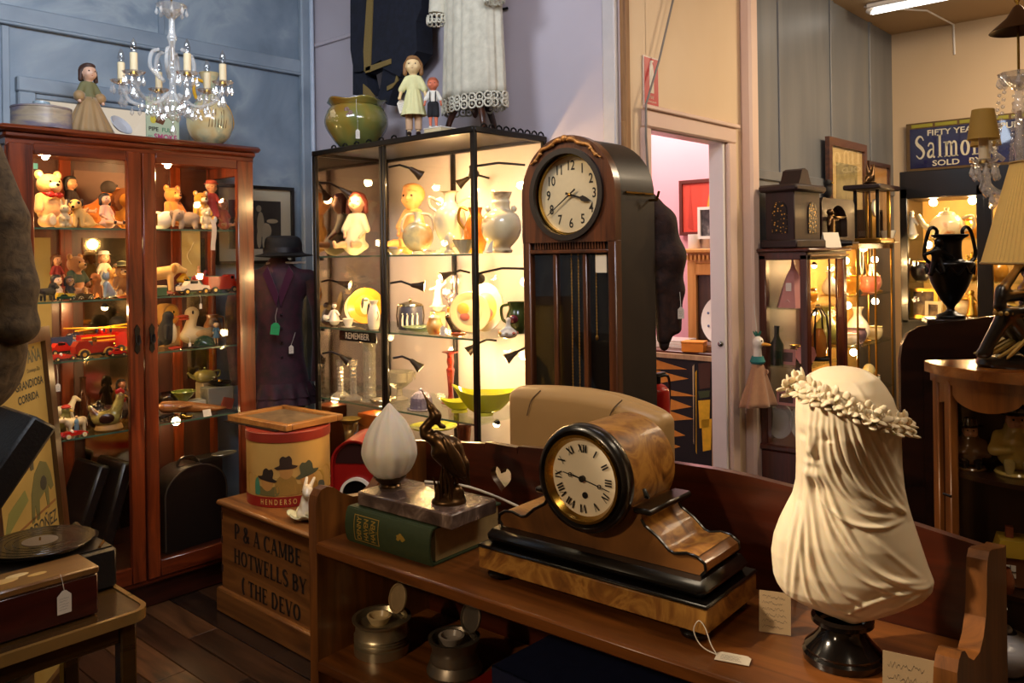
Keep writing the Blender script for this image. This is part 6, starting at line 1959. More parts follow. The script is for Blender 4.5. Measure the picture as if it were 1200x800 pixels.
# second shelf
t = thing('head_figure','brown carved head at the left end of the plate shelf','head figure',(2.50,3.507,V2+e_),FV+rad(20))
blob('head',S([('e',0,0,.75,.26,.3,.36),('c',0,.04,.45,0,.06,.1,.17,.2),('e',0,-.3,.7,.06,.08,.1),('e',0,-.2,.5,.16,.12,.12),('e',0,0,.04,.3,.24,.06)],.13),pl('brown_carving','#6a4426',.45,bump=.2),t,.0032,.012)
for s in (-1,1):
 MB().ball((s*.014,-.034,.102),(.005,.003,.003),8,5).mk('eye',m_dark,t)
t = thing('dog_figure','white china lady with a dog, left bay, plate shelf','figurine',(2.35,3.256,V2+e_),FV+rad(30))
blob('figure',S([('c',0,0,.05,0,0,.5,.3,.16),('e',0,0,.85,.13,.14,.15),('c',.15,-.05,.55,.35,-.15,.35,.07,.05),('c',-.15,-.05,.55,-.3,-.1,.3,.07,.05),('e',-.5,-.1,.2,.22,.14,.16),('e',-.68,-.12,.36,.12,.1,.12)],.085),m_wht,t,.0025,.006)
MB().ball((0,.002,.08),(.011,.011,.008),8,6).mk('hair',pl('china_brown','#5d3b22',.3),t)
MB().lathe([(.045,0),(.045,.004),(0,.005)],seg=24,sy=.6).mk('base',m_wht,t)
t = thing('small_cup','small white handleless cup before the patterned plates','cup',(2.33,3.124,V2+e_))
MB().lathe([(.014,0),(.016,.004),(.015,.008),(.024,.03),(.026,.04),(.024,.04),(.013,.01),(0,.009)],seg=24).mk('body',m_wht,t)
MB().lathe([(.03,0),(.034,.003),(.02,.002)],seg=24).mk('saucer',m_wht,t)
def plate(label,loc,rot,r,mat_rim,mat_mid,tilt=15,name='plate',deco=None,sy=1.0):
 t = thing(name,label,'plate',loc,rot)
 M = Matrix.Translation((0,0,r*sy)) @ Matrix.Rotation(rad(90-tilt),4,'X')
 Q = Matrix.Rotation(rad(90-tilt),4,'X')
 MB().lathe([(r*.6,.0),(r*.68,.004),(r*.95,.012),(r,.015),(r*.97,.018),(r*.66,.008),(r*.6,.006)],(0,0,r*sy),40,M=Q,sy=sy,cap0=False).mk('rim',mat_rim,t,sm=60)
 MB().lathe([(0,0),(r*.62,.0),(r*.62,.007),(0,.006)],(0,0,r*sy),40,M=Q,sy=sy).mk('well',mat_mid,t,sm=30)
 if deco:
  for (x,y,sx_,sy_2,mt) in deco:
   MB().ball((0,0,0),(sx_*r,sy_2*r,.002),12,5).mk('painted_motif',mt,t).matrix_local = M @ Matrix.Translation((x*r,y*r*sy,.0075))
 return t
m_or = pl('orange_lustre','#d9912f',.2,coat=.4)
m_cr = pl('cream_lustre','#dbc89a',.2,coat=.4)
m_gn = pl('leaf_dark','#2c3a1c',.3)
plate('cream plate with dark leaves leaning behind the orange plate',(2.47,3.217,V2+.004),FV+rad(30),.075,m_cr,m_cr,12,deco=[(-.45,.1,.18,.4,m_dark),(-.1,.1,.1,.4,m_gn)])
plate('orange lustre plate with black vine leaves on a stand',(2.42,3.107,V2+.008),FV+rad(38),.085,m_or,m_or,14,deco=[(0,0,.3,.5,m_cr),(-.15,.1,.12,.42,m_dark),(.15,-.1,.12,.42,m_dark),(-.6,.6,.2,.2,m_dark),(.6,.6,.2,.2,m_dark),(.0,.3,.18,.1,m_gn)])
vase('vase','slim white vase with a small green sprig beside the left bay post','vase','x' and (2.33,2.937,V2+e_),prof([(.02,0),(.026,.02),(.028,.06),(.02,.095),(.014,.11),(.022,.128)]),m_wht,handles=[([(-.005,-.027,.04),(.003,-.0285,.06),(0,-.025,.08)],.0018)],hmat=m_gn)
t = thing('jasper_barrel','blue jasper biscuit barrel with white relief figures and silver lid','barrel',(2.42,2.794,V2+e_),CAMF)
mj = pl('jasper_blue','#2b3048',.5)
MB().lathe([(.05,0),(.054,.005),(.053,.1),(.05,.104)],seg=32).mk('body',mj,t,sm=40)
MB().lathe([(.052,.102),(.056,.106),(.054,.112),(.02,.122),(.0,.124)],seg=32).ball((0,0,.13),.008,8,6).mk('lid',pl('silver_plate','#b9ac8e',.2,1.0),t,sm=40)
for k in range(4):
 a =-PI/2+(k-1.5)*.42
 MB().tube([(.054*cos(a),.054*sin(a),.02),(.055*cos(a),.055*sin(a),.045),(.054*cos(a+.06),.054*sin(a+.06),.066)],[.0055,.0045,.003],8).ball((.054*cos(a),.054*sin(a),.071),.0035,8,6).mk('relief_figure',m_wht,t)
for s in (-1,1):
 MB().tube([(s*.055,0,.104),(s*.06,0,.06),(s*.055,0,.01)],.003,6).mk('side_strap',pl('silver_plate','#b9ac8e',.2,1.0),t)
t = thing('glass_dish','flat sea-green glass dish in front of the jasper barrel','dish',(2.34,2.679,V2+e_),FV)
MB().lathe([(.03,0),(.06,.012),(.075,.022),(.072,.022),(.03,.005),(0,.005)],seg=36,sx=1.2).mk('body',pl('sea_green_glass','#8fa184',.08,trans=.5,coat=.3),t,sm=60)
MB().tube([(.088*cos(a),.0735*sin(a),.022) for a in turn(36)],.0018,6,True).mk('rim',pl('sea_green_edge','#54654e',.1),t)
t = thing('fruit_jar','small lidded jar painted with red fruit, middle bay','jar',(2.33,2.54,V2+e_))
mfr = mottle('fruit_glaze',[(.35,'#d7bf86'),(.5,'#d99a4a'),(.6,'#a12b26'),(.72,'#6b7f3a')],13,.2,coat=.5,bump=0)
MB().lathe(prof([(.022,0),(.03,.015),(.034,.035),(.026,.058),(.024,.066)]),seg=28).mk('body',mfr,t,sm=60)
MB().lathe([(.027,.066),(.025,.072),(.006,.08),(.006,.088),(0,.09)],seg=20).mk('lid',m_cr,t)
price_tag('lilac-white price tag leaning against the fruit jar',(2.29,2.446,V2+.024),CAMF,.022,.042,None,(rad(-16),0,0))
t = thing('boot_ornament','dark glazed boot ornament leaning left of the portrait plate','boot',(2.35,2.45,V2+e_),CAMF)
blob('boot',S([('c',-.3,0,.95,.0,0,.3,.17,.14),('c',0,0,.25,.4,0,.14,.16,.1),('c',-.02,0,.2,-.02,0,.05,.14,.12)],.07),pl('dark_bronze_glaze','#2a2018',.25,coat=.3),t,.0025,.006)
MB().lathe([(.012,.0),(.013,.003)],(-.022,0,.067),14).mk('cuff',gold,t)
t = thing('bottle_vase','long-necked dark grey bottle vase with a looped handle, middle bay','vase',(2.52,2.611,V2+.10),CAMF)
MB().lathe(prof([(.026,0),(.034,.02),(.026,.045),(.011,.06),(.010,.1),(.010,.13),(.013,.138)]),seg=28).mk('body',pl('slate_glaze','#57505a',.2,coat=.4),t,sm=60)
MB().tube(curve([(-.03,0,.028),(-.05,0,.05),(-.04,0,.075),(-.01,0,.07)],14),.004,6).mk('handle',pl('slate_glaze','#57505a',.2),t)
box_thing('stand_block','cream gilt stand under the long-necked bottle vase','stand',(2.52,2.611,V2+e_),CAMF,(.07,.07,.098),m_cr,gold)
t = thing('lady_figurine','brightly lit white lady figurine with raised arms at the back of the middle bay','figurine',(2.58,2.79,V2+.07),CAMF)
blob('figure',S([('c',0,0,.02,0,0,.45,.2,.1),('c',0,0,.45,.03,0,.68,.1,.09),('e',.04,0,.84,.09,.1,.11),('c',.08,0,.66,.3,0,.85,.05,.04),('c',.3,0,.85,.24,0,1.05,.04,.03),('c',-.05,0,.66,-.26,-.05,.6,.05,.04)],.13),m_wht,t,.003,.008)
MB().lathe([(.04,0),(.04,.006),(0,.008)],seg=24).mk('base',m_wht,t)
box_thing('stand_block','clear-edged cream stand under the white lady figurine','stand',(2.58,2.79,V2+e_),CAMF,(.07,.07,.067),m_cr)
m_pk = pl('painted_pink','#c9705a',.3)
m_skin = pl('painted_skin','#e2bb92',.3)
m_yel = pl('painted_yellow','#e0b04a',.3)
plate('large oval plate with scalloped gold edge and a portrait of a lady in pink',(2.46,2.372,V2+.006),CAMF+rad(-5),.075,m_cr,pl('plate_yellow','#dfb65a',.25,coat=.3),14,'portrait_plate',[(-.05,.28,.35,.32,m_yel),(-.05,.14,.2,.26,m_skin),(.12,-.22,.32,.3,m_pk),(-.2,-.35,.16,.2,m_wht)],sy=1.35)
plate('yellow scalloped plate half hidden behind the corner post',(2.38,2.386,V2+.006),CAMF+rad(12),.085,m_cr,m_cr,14,deco=[(-.3,.2,.3,.3,m_yel),(-.25,-.2,.25,.2,m_pk)])
t = thing('majolica_jug','dark green majolica pot with a plum and leaves at the right end','pot',(2.46,2.194,V2+.012),CAMF)
MB().lathe(prof([(.03,0),(.045,.03),(.046,.07),(.036,.1),(.042,.125)]),seg=28).mk('body',pl('majolica_green','#3d4a1e',.2,coat=.5,var=.4,scale=30),t,sm=60)
MB().ball((-.02,-.042,.06),(.02,.016,.017),12,8).mk('plum',pl('plum','#6a1f30',.25,coat=.3),t)
MB().tube(curve([(-.036,0,.115),(-.065,0,.105),(-.062,0,.06),(-.045,0,.045)],14),.006,6).mk('handle',pl('majolica_green','#3d4a1e',.2),t)
t = thing('flower_figurine','white and grey china figure with applied flowers, right bay, plate shelf','figurine',(2.37,2.167,V2+e_),CAMF)
blob('figure',S([('e',0,0,.2,.5,.35,.22),('c',0,0,.3,.02,0,.7,.22,.12),('e',.03,0,.92,.14,.14,.15),('c',-.15,-.1,.5,-.4,-.15,.35,.08,.06),('c',.15,-.1,.5,.4,-.1,.3,.08,.06)],.075),m_wht,t,.0026,.008)
for k in range(7):
 a = k*.9
 MB().ball((.034*cos(a),.026*sin(a)-.004,.02+.003*(k % 2)),(.007,.007,.006),8,6).mk('china_flower',[m_pk,m_yel,m_wht][k % 3],t)
t = thing('pin_tray','orange-red pin tray at the front corner of the plate shelf','tray',(2.315,2.393,V2+e_),FV)
MB().lathe([(.014,0),(.03,.006),(.034,.012),(.028,.009),(0,.004)],seg=28,sx=1.3).mk('body',pl('coral_glaze','#b5562b',.25,coat=.4),t)
MB().ball((0,0,.010),(.012,.01,.006),8,6).mk('flower',m_pk,t)

# third shelf: glass
m_cut = pl('cut_glass','#ddd8c8',.06,trans=.75,coat=.3,bump=.9,scale=140,var=.05)
def candlestick(label,loc,h,mat,cat='candlestick',sq=True,name='candlestick'):
 t = thing(name,label,cat,loc,rad(10))
 MB().lathe([(.04,0),(.042,.004),(.036,.012),(.02,.022),(.014,.03)],seg=8).mk('foot',mat,t,sm=0)
 P = [(.014,.03)]
 k = 0
 z = .03
 while z < h-.03:
  z += .009
  P += [(.017 if k % 2 == 0 else .0125,z)]
  k += 1
 MB().lathe(P,seg=8).mk('stem',mat,t,sm=0)
 MB().lathe([(.014,h-.03),(.021,h-.02),(.02,h-.002),(.022,h),(.012,h),(.011,h-.02),(0,h-.02)],seg=8).mk('socket',mat,t,sm=0)
 return t
candlestick('short cut-glass candlestick, left of the pair in the left bay',(2.35,3.216,V3+e_),.17,m_cut)
candlestick('short cut-glass candlestick, right of the pair in the left bay',(2.33,3.092,V3+e_),.18,m_cut)
t = thing('cut_glass_vase','tall cut-glass column vase beside the left bay post','vase',(2.345,2.992,V3+e_),rad(12))
P = [(.03,0)]
for k in range(14):
 P += [(.027+(.004 if k % 2 else 0),.012+k*.018)]
MB().lathe(P+[(.032,.272),(.028,.272),(.024,.02),(0,.015)],seg=10).mk('body',m_cut,t,sm=0)
MB().lathe([(.044,0),(.046,.006),(.03,.014)],seg=10).mk('foot',m_cut,t,sm=0)
t = thing('mirror_dish','low cut-glass dish with silver rim at the foot of the column vase','dish',(2.33,2.877,V3+e_),FV)
MB().lathe([(.03,0),(.05,.01),(.06,.026),(.055,.026),(.03,.008),(0,.006)],seg=16).mk('body',m_cut,t,sm=0)
MB().hoop(.058,.027,.0025,30).mk('rim',pl('silver_plate','#b9ac8e',.2,1.0),t)
t = thing('remembrance_board','black glass strip lettered REMEMBER hanging under the plate shelf, left bay','sign',(2.306,3.028,1.096),FV)
MB().box((0,.004,.024),(.27,.006,.046),.002).mk('board',pl('black_glass','#120f10',.15,coat=.4),t)
m_gr = pl('grey_lettering','#d8cfc2',.5)
text('lettering','REMEMBER',.040,m_gr,t,lambda x,y:(x*.9,-.0005,.024+y),bold=.0003)
for s in (-1,1):
 MB().tube([(s*.12,.004,.044),(s*.12,.004,.054)],.002,6).mk('hook',m_blk,t)
t = thing('leather_box','brown leather box behind the glass candlesticks, left bay','box',(2.56,3.397,V3+e_),FV)
MB().box((0,0,.06),(.12,.09,.12),.01).mk('case_body',pl('brown_leather','#6b3c1e',.4),t)
MB().tube(curve([(-.03,0,.12),(-.02,0,.14),(.02,0,.14),(.03,0,.12)],10),.004,6).mk('handle',pl('brown_leather','#6b3c1e',.4),t)
t = thing('cut_glass_bowl','sparkling cut-glass footed bowl at the left of the middle bay','bowl',(2.46,2.922,V3+e_),rad(9))
MB().lathe([(.04,0),(.042,.005),(.014,.02),(.012,.05),(.03,.06),(.06,.085),(.07,.13),(.064,.13),(.052,.088),(0,.07)],seg=14).mk('body',m_cut,t,sm=0)
for k in range(10):
 a = 2*PI*k/10
 MB().tube([(.072*cos(a),.072*sin(a),.125),(.074*cos(a),.074*sin(a),.09)],[.004,.001],5).mk('glass_drop',m_cut,t,sm=0)
t = thing('glass_dome','mauve-blue cut-glass covered dome dish in the middle bay','dish',(2.37,2.675,V3+e_),rad(7))
MB().lathe([(.05,0),(.054,.006),(.05,.02),(.046,.05),(.03,.07),(.008,.078),(.01,.085),(0,.09)],seg=16).mk('dome',pl('mauve_glass','#7c7a96',.08,trans=.5,coat=.3,bump=.6,scale=120),t,sm=0)
MB().lathe([(.06,0),(.062,.004),(.05,.006)],seg=28).mk('foot',pl('mauve_glass_foot','#8f8ca2',.1,trans=.4),t)
t = thing('ruby_candlestick','tall ruby-red glass candlestick behind the yellow bowl','candlestick',(2.54,2.669,V3+e_),0)
MB().lathe(prof([(.04,0),(.042,.006),(.016,.02),(.012,.06),(.016,.12),(.019,.15),(.012,.16),(.017,.185),(.014,.215),(.036,.228)],40),seg=10).mk('body',pl('ruby_glass','#6d1d14',.08,trans=.4,coat=.4),t,sm=0)
MB().lathe([(.036,.226),(.038,.23),(.014,.231),(.012,.2),(0,.2)],seg=10).mk('drip_pan',pl('ruby_glass','#6d1d14',.08),t,sm=0)
m_ura = pl('yellow_glass','#d3d63a',.1,trans=.35,coat=.4,var=.06,emit=None)
def boat(label,loc,rot,L,W_,H,name):
 t = thing(name,label,'bowl',loc,rot)

 def f(u,v):
  a = 2*PI*u
  k = .35+.65*v**.7
  x = L*k*cos(a)
  y = W_*k*sin(a)
  z = H*v*(1+.45*abs(cos(a))**3*(1 if cos(a) < 0 else .25))
  return (x,y,z)
 b = MB().grid(f,48,10,True)
 b.f.append(tuple(range(48))[::-1])
 b.mk('body',m_ura,t,sm=60,thick=.003)
 MB().lathe([(.03,-.0),(.034,-.004),(.034,-.012)],seg=24).mk('foot',m_ura,t).location = (0,0,.0)
 return t
boat('large pointed yellow-green glass boat bowl at the vitrine corner',(2.44,2.363,V3+.014),CAMF,.135,.075,.08,'yellow_bowl')
boat('shallow yellow glass bowl in front of the larger yellow one',(2.38,2.451,V3+.014),CAMF+rad(10),.085,.05,.035,'yellow_bowl')

# bottom shelf
t = thing('gilt_figure','gilded figure with raised bowl on the lowest shelf at left','figurine',(2.36,3.164,V4+e_),FV)
blob('figure',S([('c',0,0,.05,0,0,.3,.18,.1),('c',0,0,.3,0,0,.6,.09,.1),('e',0,-.01,.74,.07,.08,.09),('c',.1,0,.58,.2,0,.82,.04,.035),('c',-.1,0,.58,-.18,0,.82,.04,.035),('c',.06,-.03,.1,.1,-.06,.0,.06,.05)],.24),pl('old_gilt','#a98a4e',.35,.7),t,.0035,.01)
MB().lathe([(.0,.19),(.03,.195),(.055,.215),(.05,.217),(.0,.2)],seg=24).mk('bowl',pl('old_gilt','#a98a4e',.35,.7),t)
t = thing('dark_figure','black carved figure with a pale shield on the lowest shelf','figurine',(2.37,3.297,V4+e_),FV)
blob('figure',S([('c',0,0,.06,0,0,.5,.24,.16),('e',0,-.02,.74,.14,.14,.16),('c',.18,0,.55,.34,-.1,.3,.07,.06),('c',-.18,0,.55,-.3,-.1,.35,.07,.06)],.25),pl('ebony_figure','#15100e',.35),t,.004,.012)
MB().ball((.03,-.05,.10),(.03,.006,.042),14,6).mk('shield',pl('pale_shield','#b3a26a',.4),t)
box_thing('amber_box','amber-orange upright box behind the left bay post, lowest shelf','box',(2.47,3.113,V4+e_),FV,(.13,.1,.26),pl('amber_card','#b5601a',.4,coat=.3),pl('amber_lid','#8f4712',.4))
t = thing('blue_jug','small blue and white jug right of the gilded figure, lowest shelf','jug',(2.36,3.093,V4+e_),FV)
MB().lathe(prof([(.025,0),(.036,.03),(.034,.08),(.02,.13),(.024,.19)]),seg=24).mk('body',mottle('blue_white',[(.4,'#31507f'),(.55,'#a9b4bb'),(.7,'#d6d2c4')],9,.2,bump=0,coat=.4),t,sm=60)
MB().tube(curve([(.022,0,.18),(.05,0,.17),(.05,0,.1),(.034,0,.06)],14),.005,6).mk('handle',m_wht,t)
t = thing('yellow_plate','stack-edged yellow glass plate on the lowest shelf, middle bay','plate',(2.42,2.655,V4+.25),FV)
MB().lathe([(.04,0),(.1,.014),(.104,.02),(.095,.018),(0,.006)],seg=36).mk('body',m_ura,t,sm=50)
MB().lathe([(.04,-.25),(.03,-.24),(.012,-.2),(.012,-.02),(.03,.0)],seg=20).mk('pedestal',m_ura,t)
t = thing('amber_vase','slim brown glass vase on the lowest shelf near the corner post','vase',(2.42,2.467,V4+e_),0)
MB().lathe(prof([(.03,0),(.034,.01),(.022,.06),(.024,.2),(.032,.29)]),seg=20).mk('body',pl('brown_glass','#4b2b16',.1,trans=.3,coat=.4),t,sm=50)
MB().lathe([(.04,0),(.042,.004),(.03,.01)],seg=20).mk('foot',pl('brown_glass','#4b2b16',.1),t)

# -- on top of the vitrine
VT = 1.9795
mgv = mottle('green_gold_glaze',[(.28,'#8a5a1c'),(.42,'#8c7832'),(.55,'#77783c'),(.70,'#5f6536')],5.5,.14,detail=2,coat=.7,bump=0)
t = thing('green_jardiniere','large round olive-green glazed pot with painted flowers and a wavy rim','pot',(2.41,3.145,VT),CAMF)
MB().lathe(prof([(.07,0),(.075,.006),(.105,.04),(.142,.10),(.147,.14),(.13,.185),(.112,.203)],40),seg=48).mk('body',mgv,t,sm=180)
def rim_(u,v):
 a = 2*PI*u
 r = lerp(.111,.135+.006*sin(5*a),v)
 return (r*cos(a),r*sin(a),lerp(.201,.228+.006*sin(5*a+1),v))
MB().grid(rim_,60,4,True).mk('wavy_rim',mgv,t,sm=180,thick=.004)
for (a,z,r,mt) in ((-2.25,.15,.018,pl('flower_cream','#cfb680',.3)),(-2.1,.128,.014,pl('flower_cream','#cfb680',.3)),(-2.4,.13,.014,pl('flower_ochre','#b8893f',.3)),(-1.75,.165,.012,pl('flower_mauve','#7b5540',.3)),(-1.62,.15,.010,pl('flower_mauve','#7b5540',.3)),(-1.7,.14,.009,pl('flower_mauve','#7b5540',.3))):
 R0 = .1465 if z < .16 else .141
 f_ = MB()
 for k in range(5):
  b = 2*PI*k/5
  f_.ball(((R0)*cos(a)-sin(a)*r*.6*cos(b),R0*sin(a)+cos(a)*r*.6*cos(b),z+r*.6*sin(b)),(r*.55,r*.55,r*.55),8,5,M=Matrix.Rotation(a,4,'Z') @ Matrix.Diagonal((.12,1,1,1)))
 f_.mk('painted_flower',mt,t,sm=180)
price_tag('white tag on a string hanging down the green pot',(2.41-.085,3.145-.118,VT+.055),CAMF+rad(10),.018,.045,[(0,0,.022),(.0,-.004,.06),(-.004,-.01,.1),(-.004,.022,.165)])
doll('large standing doll with blonde plaits and a pale yellow dress',(2.315,2.634,VT),FV+rad(42),.345,False,'#e6c58e','#8a6034','#d9d49a',shoe='#2c1c14',legs='#c9a27c',rh=.105)
price_tag('white card tag held by the yellow-dressed doll',(2.275,2.662,VT+.125),FV+rad(42),.034,.055,None,(0,rad(-14),0))
t = thing('flat_box','small flat cream box under the boy doll at the vitrine edge','box',(2.335,2.494,VT),FV)
MB().box((0,0,.008),(.10,.09,.016),.002).mk('carton',m_cr,t)
MB().box((0,0,.018),(.103,.093,.005),.001).mk('lid',m_wht,t)
doll('small boy doll with black braces and shorts beside the yellow-dressed doll',(2.335,2.535,VT+.022),FV+rad(42),.215,False,'#d1704f','#a6512f','#e2dccb',trousers='#141216',shoe='#d8cfb8',long_hair=False)
# dress on a turned tripod stand
w_trip = wood('stand_wood','#241009','#4e2714','z',6,.3,.4)
t = thing('dress_stand','dark wooden tripod dress stand on top of the vitrine','stand',(2.50,2.455,VT),FV)
MB().lathe([(.0,.075),(.008,.08),(.014,.095),(.022,.11),(.024,.15),(.018,.17),(.014,.6),(0,.6)],seg=20).mk('pole',w_trip,t,sm=40)
for k in range(3):
 a = rad(-150+120*k)
 P = [(.016,.145),(.05,.15),(.085,.12),(.11,.07),(.125,.03),(.145,.012)]
 MB().tube([(r*cos(a),r*sin(a),z) for r,z in curve(P,20)],[lerp(.019,.010,i/20) for i in range(len(curve(P,20)))],10).mk('leg',w_trip,t)
m_linen = mottle('ivory_linen',[(.3,'#bdb7a2'),(.7,'#d2ccb6')],30,.9,3,.2,.4,sheen=.2)
dt = thing('lace_dress','pale linen dress with lace hem and cuffs hung on the tripod stand','dress',(2.50,2.46,VT),FV)
def skirt(u,v):
 a = 2*PI*u
 z = lerp(.165,.95,v)
 w_ = lerp(.165,.135,v)
 d = lerp(.075,.06,v)
 fold = 1+.05*sin(7*a+.5)*(1-v*.5)+.03*sin(17*a+2)*(1-v*.6)
 pleat =-.008*math.exp(-((cos(a)+.05)/.06)**2)*(sin(a) < 0)
 return (w_*fold*cos(a),(d*fold+pleat)*sin(a),z)
MB().grid(skirt,96,24,True).mk('skirt',m_linen,dt,sm=180,thick=.002)
lc = MB()
for k in range(26):
 a = 2*PI*k/26
 fo = 1+.05*sin(7*a+.5)+.03*sin(17*a+2)
 for (dz,rr) in ((.148,.016),(.120,.017)):
  c = Vector((.168*fo*cos(a),.078*fo*sin(a),dz))
  tx = Vector((-.168*sin(a),.078*cos(a),0)).normalized()
  lc.tube([c+tx*rr*cos(b)+Vector((0,0,rr*sin(b))) for b in np.linspace(0,2*PI,12,endpoint=False)],.0045,5,True)
  lc.ball(c,.006,6,4)
lo_ = lc.mk('lace_hem',m_linen,dt,sm=180)
lo_['kind'] = 'stuff'
for s,z0 in ((1,.52),(-1,.50)):
 MB().tube(curve([(s*.14,-.01,.95),(s*.165,-.02,.75),(s*.17,-.045,z0+.04)],14),[lerp(.05,.038,i/15) for i in range(len(curve([(0,0,0),(0,0,1),(0,0,2)],14)))],14,flat=.8).mk('sleeve',m_linen,dt)
 cu = MB()
 for k in range(12):
  a = 2*PI*k/12
  c = Vector((s*.171+.042*cos(a),-.05+.036*sin(a),z0+.012))
  tx = Vector((-sin(a),cos(a),0))
  cu.tube([c+tx*.012*cos(b)+Vector((0,0,.018*sin(b))) for b in np.linspace(0,2*PI,10,endpoint=False)],.0042,5,True)
 cu = cu.mk('lace_cuff',m_linen,dt,sm=180)
 cu['kind'] = 'stuff'
# navy tail coat with gold braid on a metal stand
m_navy = mottle('navy_wool',[(.3,'#0b0d18'),(.7,'#141828')],30,.9,3,.2,.2)
m_braid = pl('gold_braid','#8c7440',.6,.3,bump=.4,scale=120)
ct = thing('tail_coat','navy blue tail coat edged with gold braid hung high against the wall','coat',(2.60,3.02,VT),0)
OY,OZ = 3.02,VT
def coatp(name,pts,th,mat,x,parent=None):
 return MB().prism([(y-OY,z-OZ) for y,z in pts],th,'x',(x,0,0)).mk(name,mat,parent or ct,sm=30)
bodypts = [(3.362,2.898),(2.825,2.771),(2.84,2.61),(2.877,2.554),(2.874,2.419),(2.958,2.361),(2.996,2.319),(3.12,2.379),(3.132,2.422),(3.291,2.389),(3.345,2.398),(3.37,2.513)]
coatp('coat_body',bodypts,.10,m_navy,.0)
coatp('coat_tail',[(3.371,2.47),(3.277,2.395),(3.24,2.272),(3.375,2.29)],.07,m_navy,.0)
coatp('coat_tail',[(3.125,2.429),(2.958,2.385),(2.996,2.319),(3.059,2.279),(3.105,2.204),(3.181,2.247),(3.154,2.31)],.07,m_navy,.0)
coatp('braid',[(3.21,2.85),(3.171,2.841),(3.207,2.385),(3.254,2.384),(3.258,2.485)],.006,m_braid,-.054)
coatp('braid',[(3.247,2.375),(3.201,2.376),(3.053,2.389),(3.052,2.413),(3.24,2.403)],.006,m_braid,-.054)
coatp('braid',[(3.1,2.27),(3.062,2.277),(3.017,2.307),(3.023,2.348),(3.042,2.302),(3.099,2.291)],.006,m_braid,-.04)
coatp('braid',[(3.282,2.33),(3.236,2.298),(3.191,2.254),(3.283,2.267)],.006,m_braid,-.04)
MB().tube([(-.0,-.02,.0),(-.0,-.02,.75)],.011,10).mk('stand_pole',pl('grey_steel','#6b6f78',.35,.8),ct)
MB().lathe([(.05,0),(.05,.004),(.012,.012),(.011,.02)],(0,-.02,0),20).mk('stand_foot',pl('grey_steel','#6b6f78',.35,.8),ct)
tag(MB().tube([(XB-.012,2.74,2.57),(XB-.012,2.45,2.56)],.006,6).mk('hanging_rail',m_iron),'short dark hanging rail on the wall between the coat and the dress','rail')

# -- velvet jacket in the corner, picture behind it
m_vel = mottle('purple_velvet',[(.3,'#1d040c'),(.7,'#420c22')],25,.7,3,.2,.2,sheen=.15)
jk = thing('velvet_jacket','dark plum velvet jacket on a stand between the two cabinets','jacket',(2.31,3.66,0),rad(-35))
blob('jacket_body',[('c',0,0,1.32,0,0,1.05,.12,.10),('c',-.14,0,1.36,.14,0,1.36,.06,.06),('c',0,0,1.05,0,0,.82,.10,.15),('c',0,0,1.36,0,0,1.44,.07,.055)],m_vel,jk,.012,.05,fn=lambda v:v*[1,.62,1])
for s in (-1,1):
 P = [(s*.17,0,1.37),(s*.205,-.005,1.22),(s*.205,-.03,1.05),(s*.19,-.06,.86)]
 MB().tube(curve(P,18),[lerp(.06,.042,i/18) for i in range(len(curve(P,18)))],14).mk('sleeve',m_vel,jk)
 MB().prism([(s*.01,1.24),(s*.075,1.40),(s*.05,1.44),(s*.0,1.30)],.012,'y',(0,-.078,0)).mk('lapel',pl('plum_satin','#3f1230',.3,sheen=.3),jk)
for k in range(4):
 MB().ball((.012,-.075,1.2-k*.07),.007,8,6).mk('button',pl('dark_button','#1d0d14',.3),jk)
for r0,z0 in ((.15,.86),(.155,.82)):
 m = MB().grid(lambda u,v:((r0+.03*v+.016*sin(2*PI*u*14)*v)*cos(2*PI*u),(r0+.03*v+.016*sin(2*PI*u*14)*v)*.66*sin(2*PI*u),z0-.07*v),84,5,True)
 m.mk('ruffle',m_vel,jk,sm=180)
MB().tube([(-.06,-.02,1.452),(.13,-.03,1.455)],.006,8).mk('hanger',pl('white_hanger','#c9c2bc',.4),jk)
MB().cyl((0,0,0),(0,0,1.3),.016,seg=10).mk('stand_pole',m_iron,jk)
MB().lathe([(.15,0),(.15,.012),(.03,.03),(.016,.04)],seg=24).mk('stand_base',m_iron,jk)
t = thing('black_hat','crumpled black hat on top of the plum jacket stand','hat',(2.335,3.665,1.476),rad(-35))
MB().lathe(prof([(.0,.0),(.13,.01),(.135,.018),(.095,.03),(.09,.08),(.07,.11),(.0,.115)],30),seg=30,lobes=3,lobe=.06,twist=8).mk('felt',pl('black_felt','#0d0b0d',.8,bump=.4,scale=50),t,sm=60)
MB().lathe([(.094,.03),(.096,.03),(.094,.055),(.092,.055)],seg=30,cap0=False).mk('hat_band',pl('black_ribbon','#17131a',.4),t)
gt = price_tag('green handwritten tag pinned on the plum jacket',(2.225,3.565,1.135),rad(-35),.042,.058,[(0,0,.03),(-.006,0,.06),(-.004,.02,.10)],(0,rad(8),0),mat=pl('green_tag','#2fae62',.6))
price_tag('white tag hanging below the green one on the plum jacket',(2.30,3.545,1.03),rad(-35),.022,.042,[(0,0,.021),(.01,0,.05),(.02,.02,.08)])
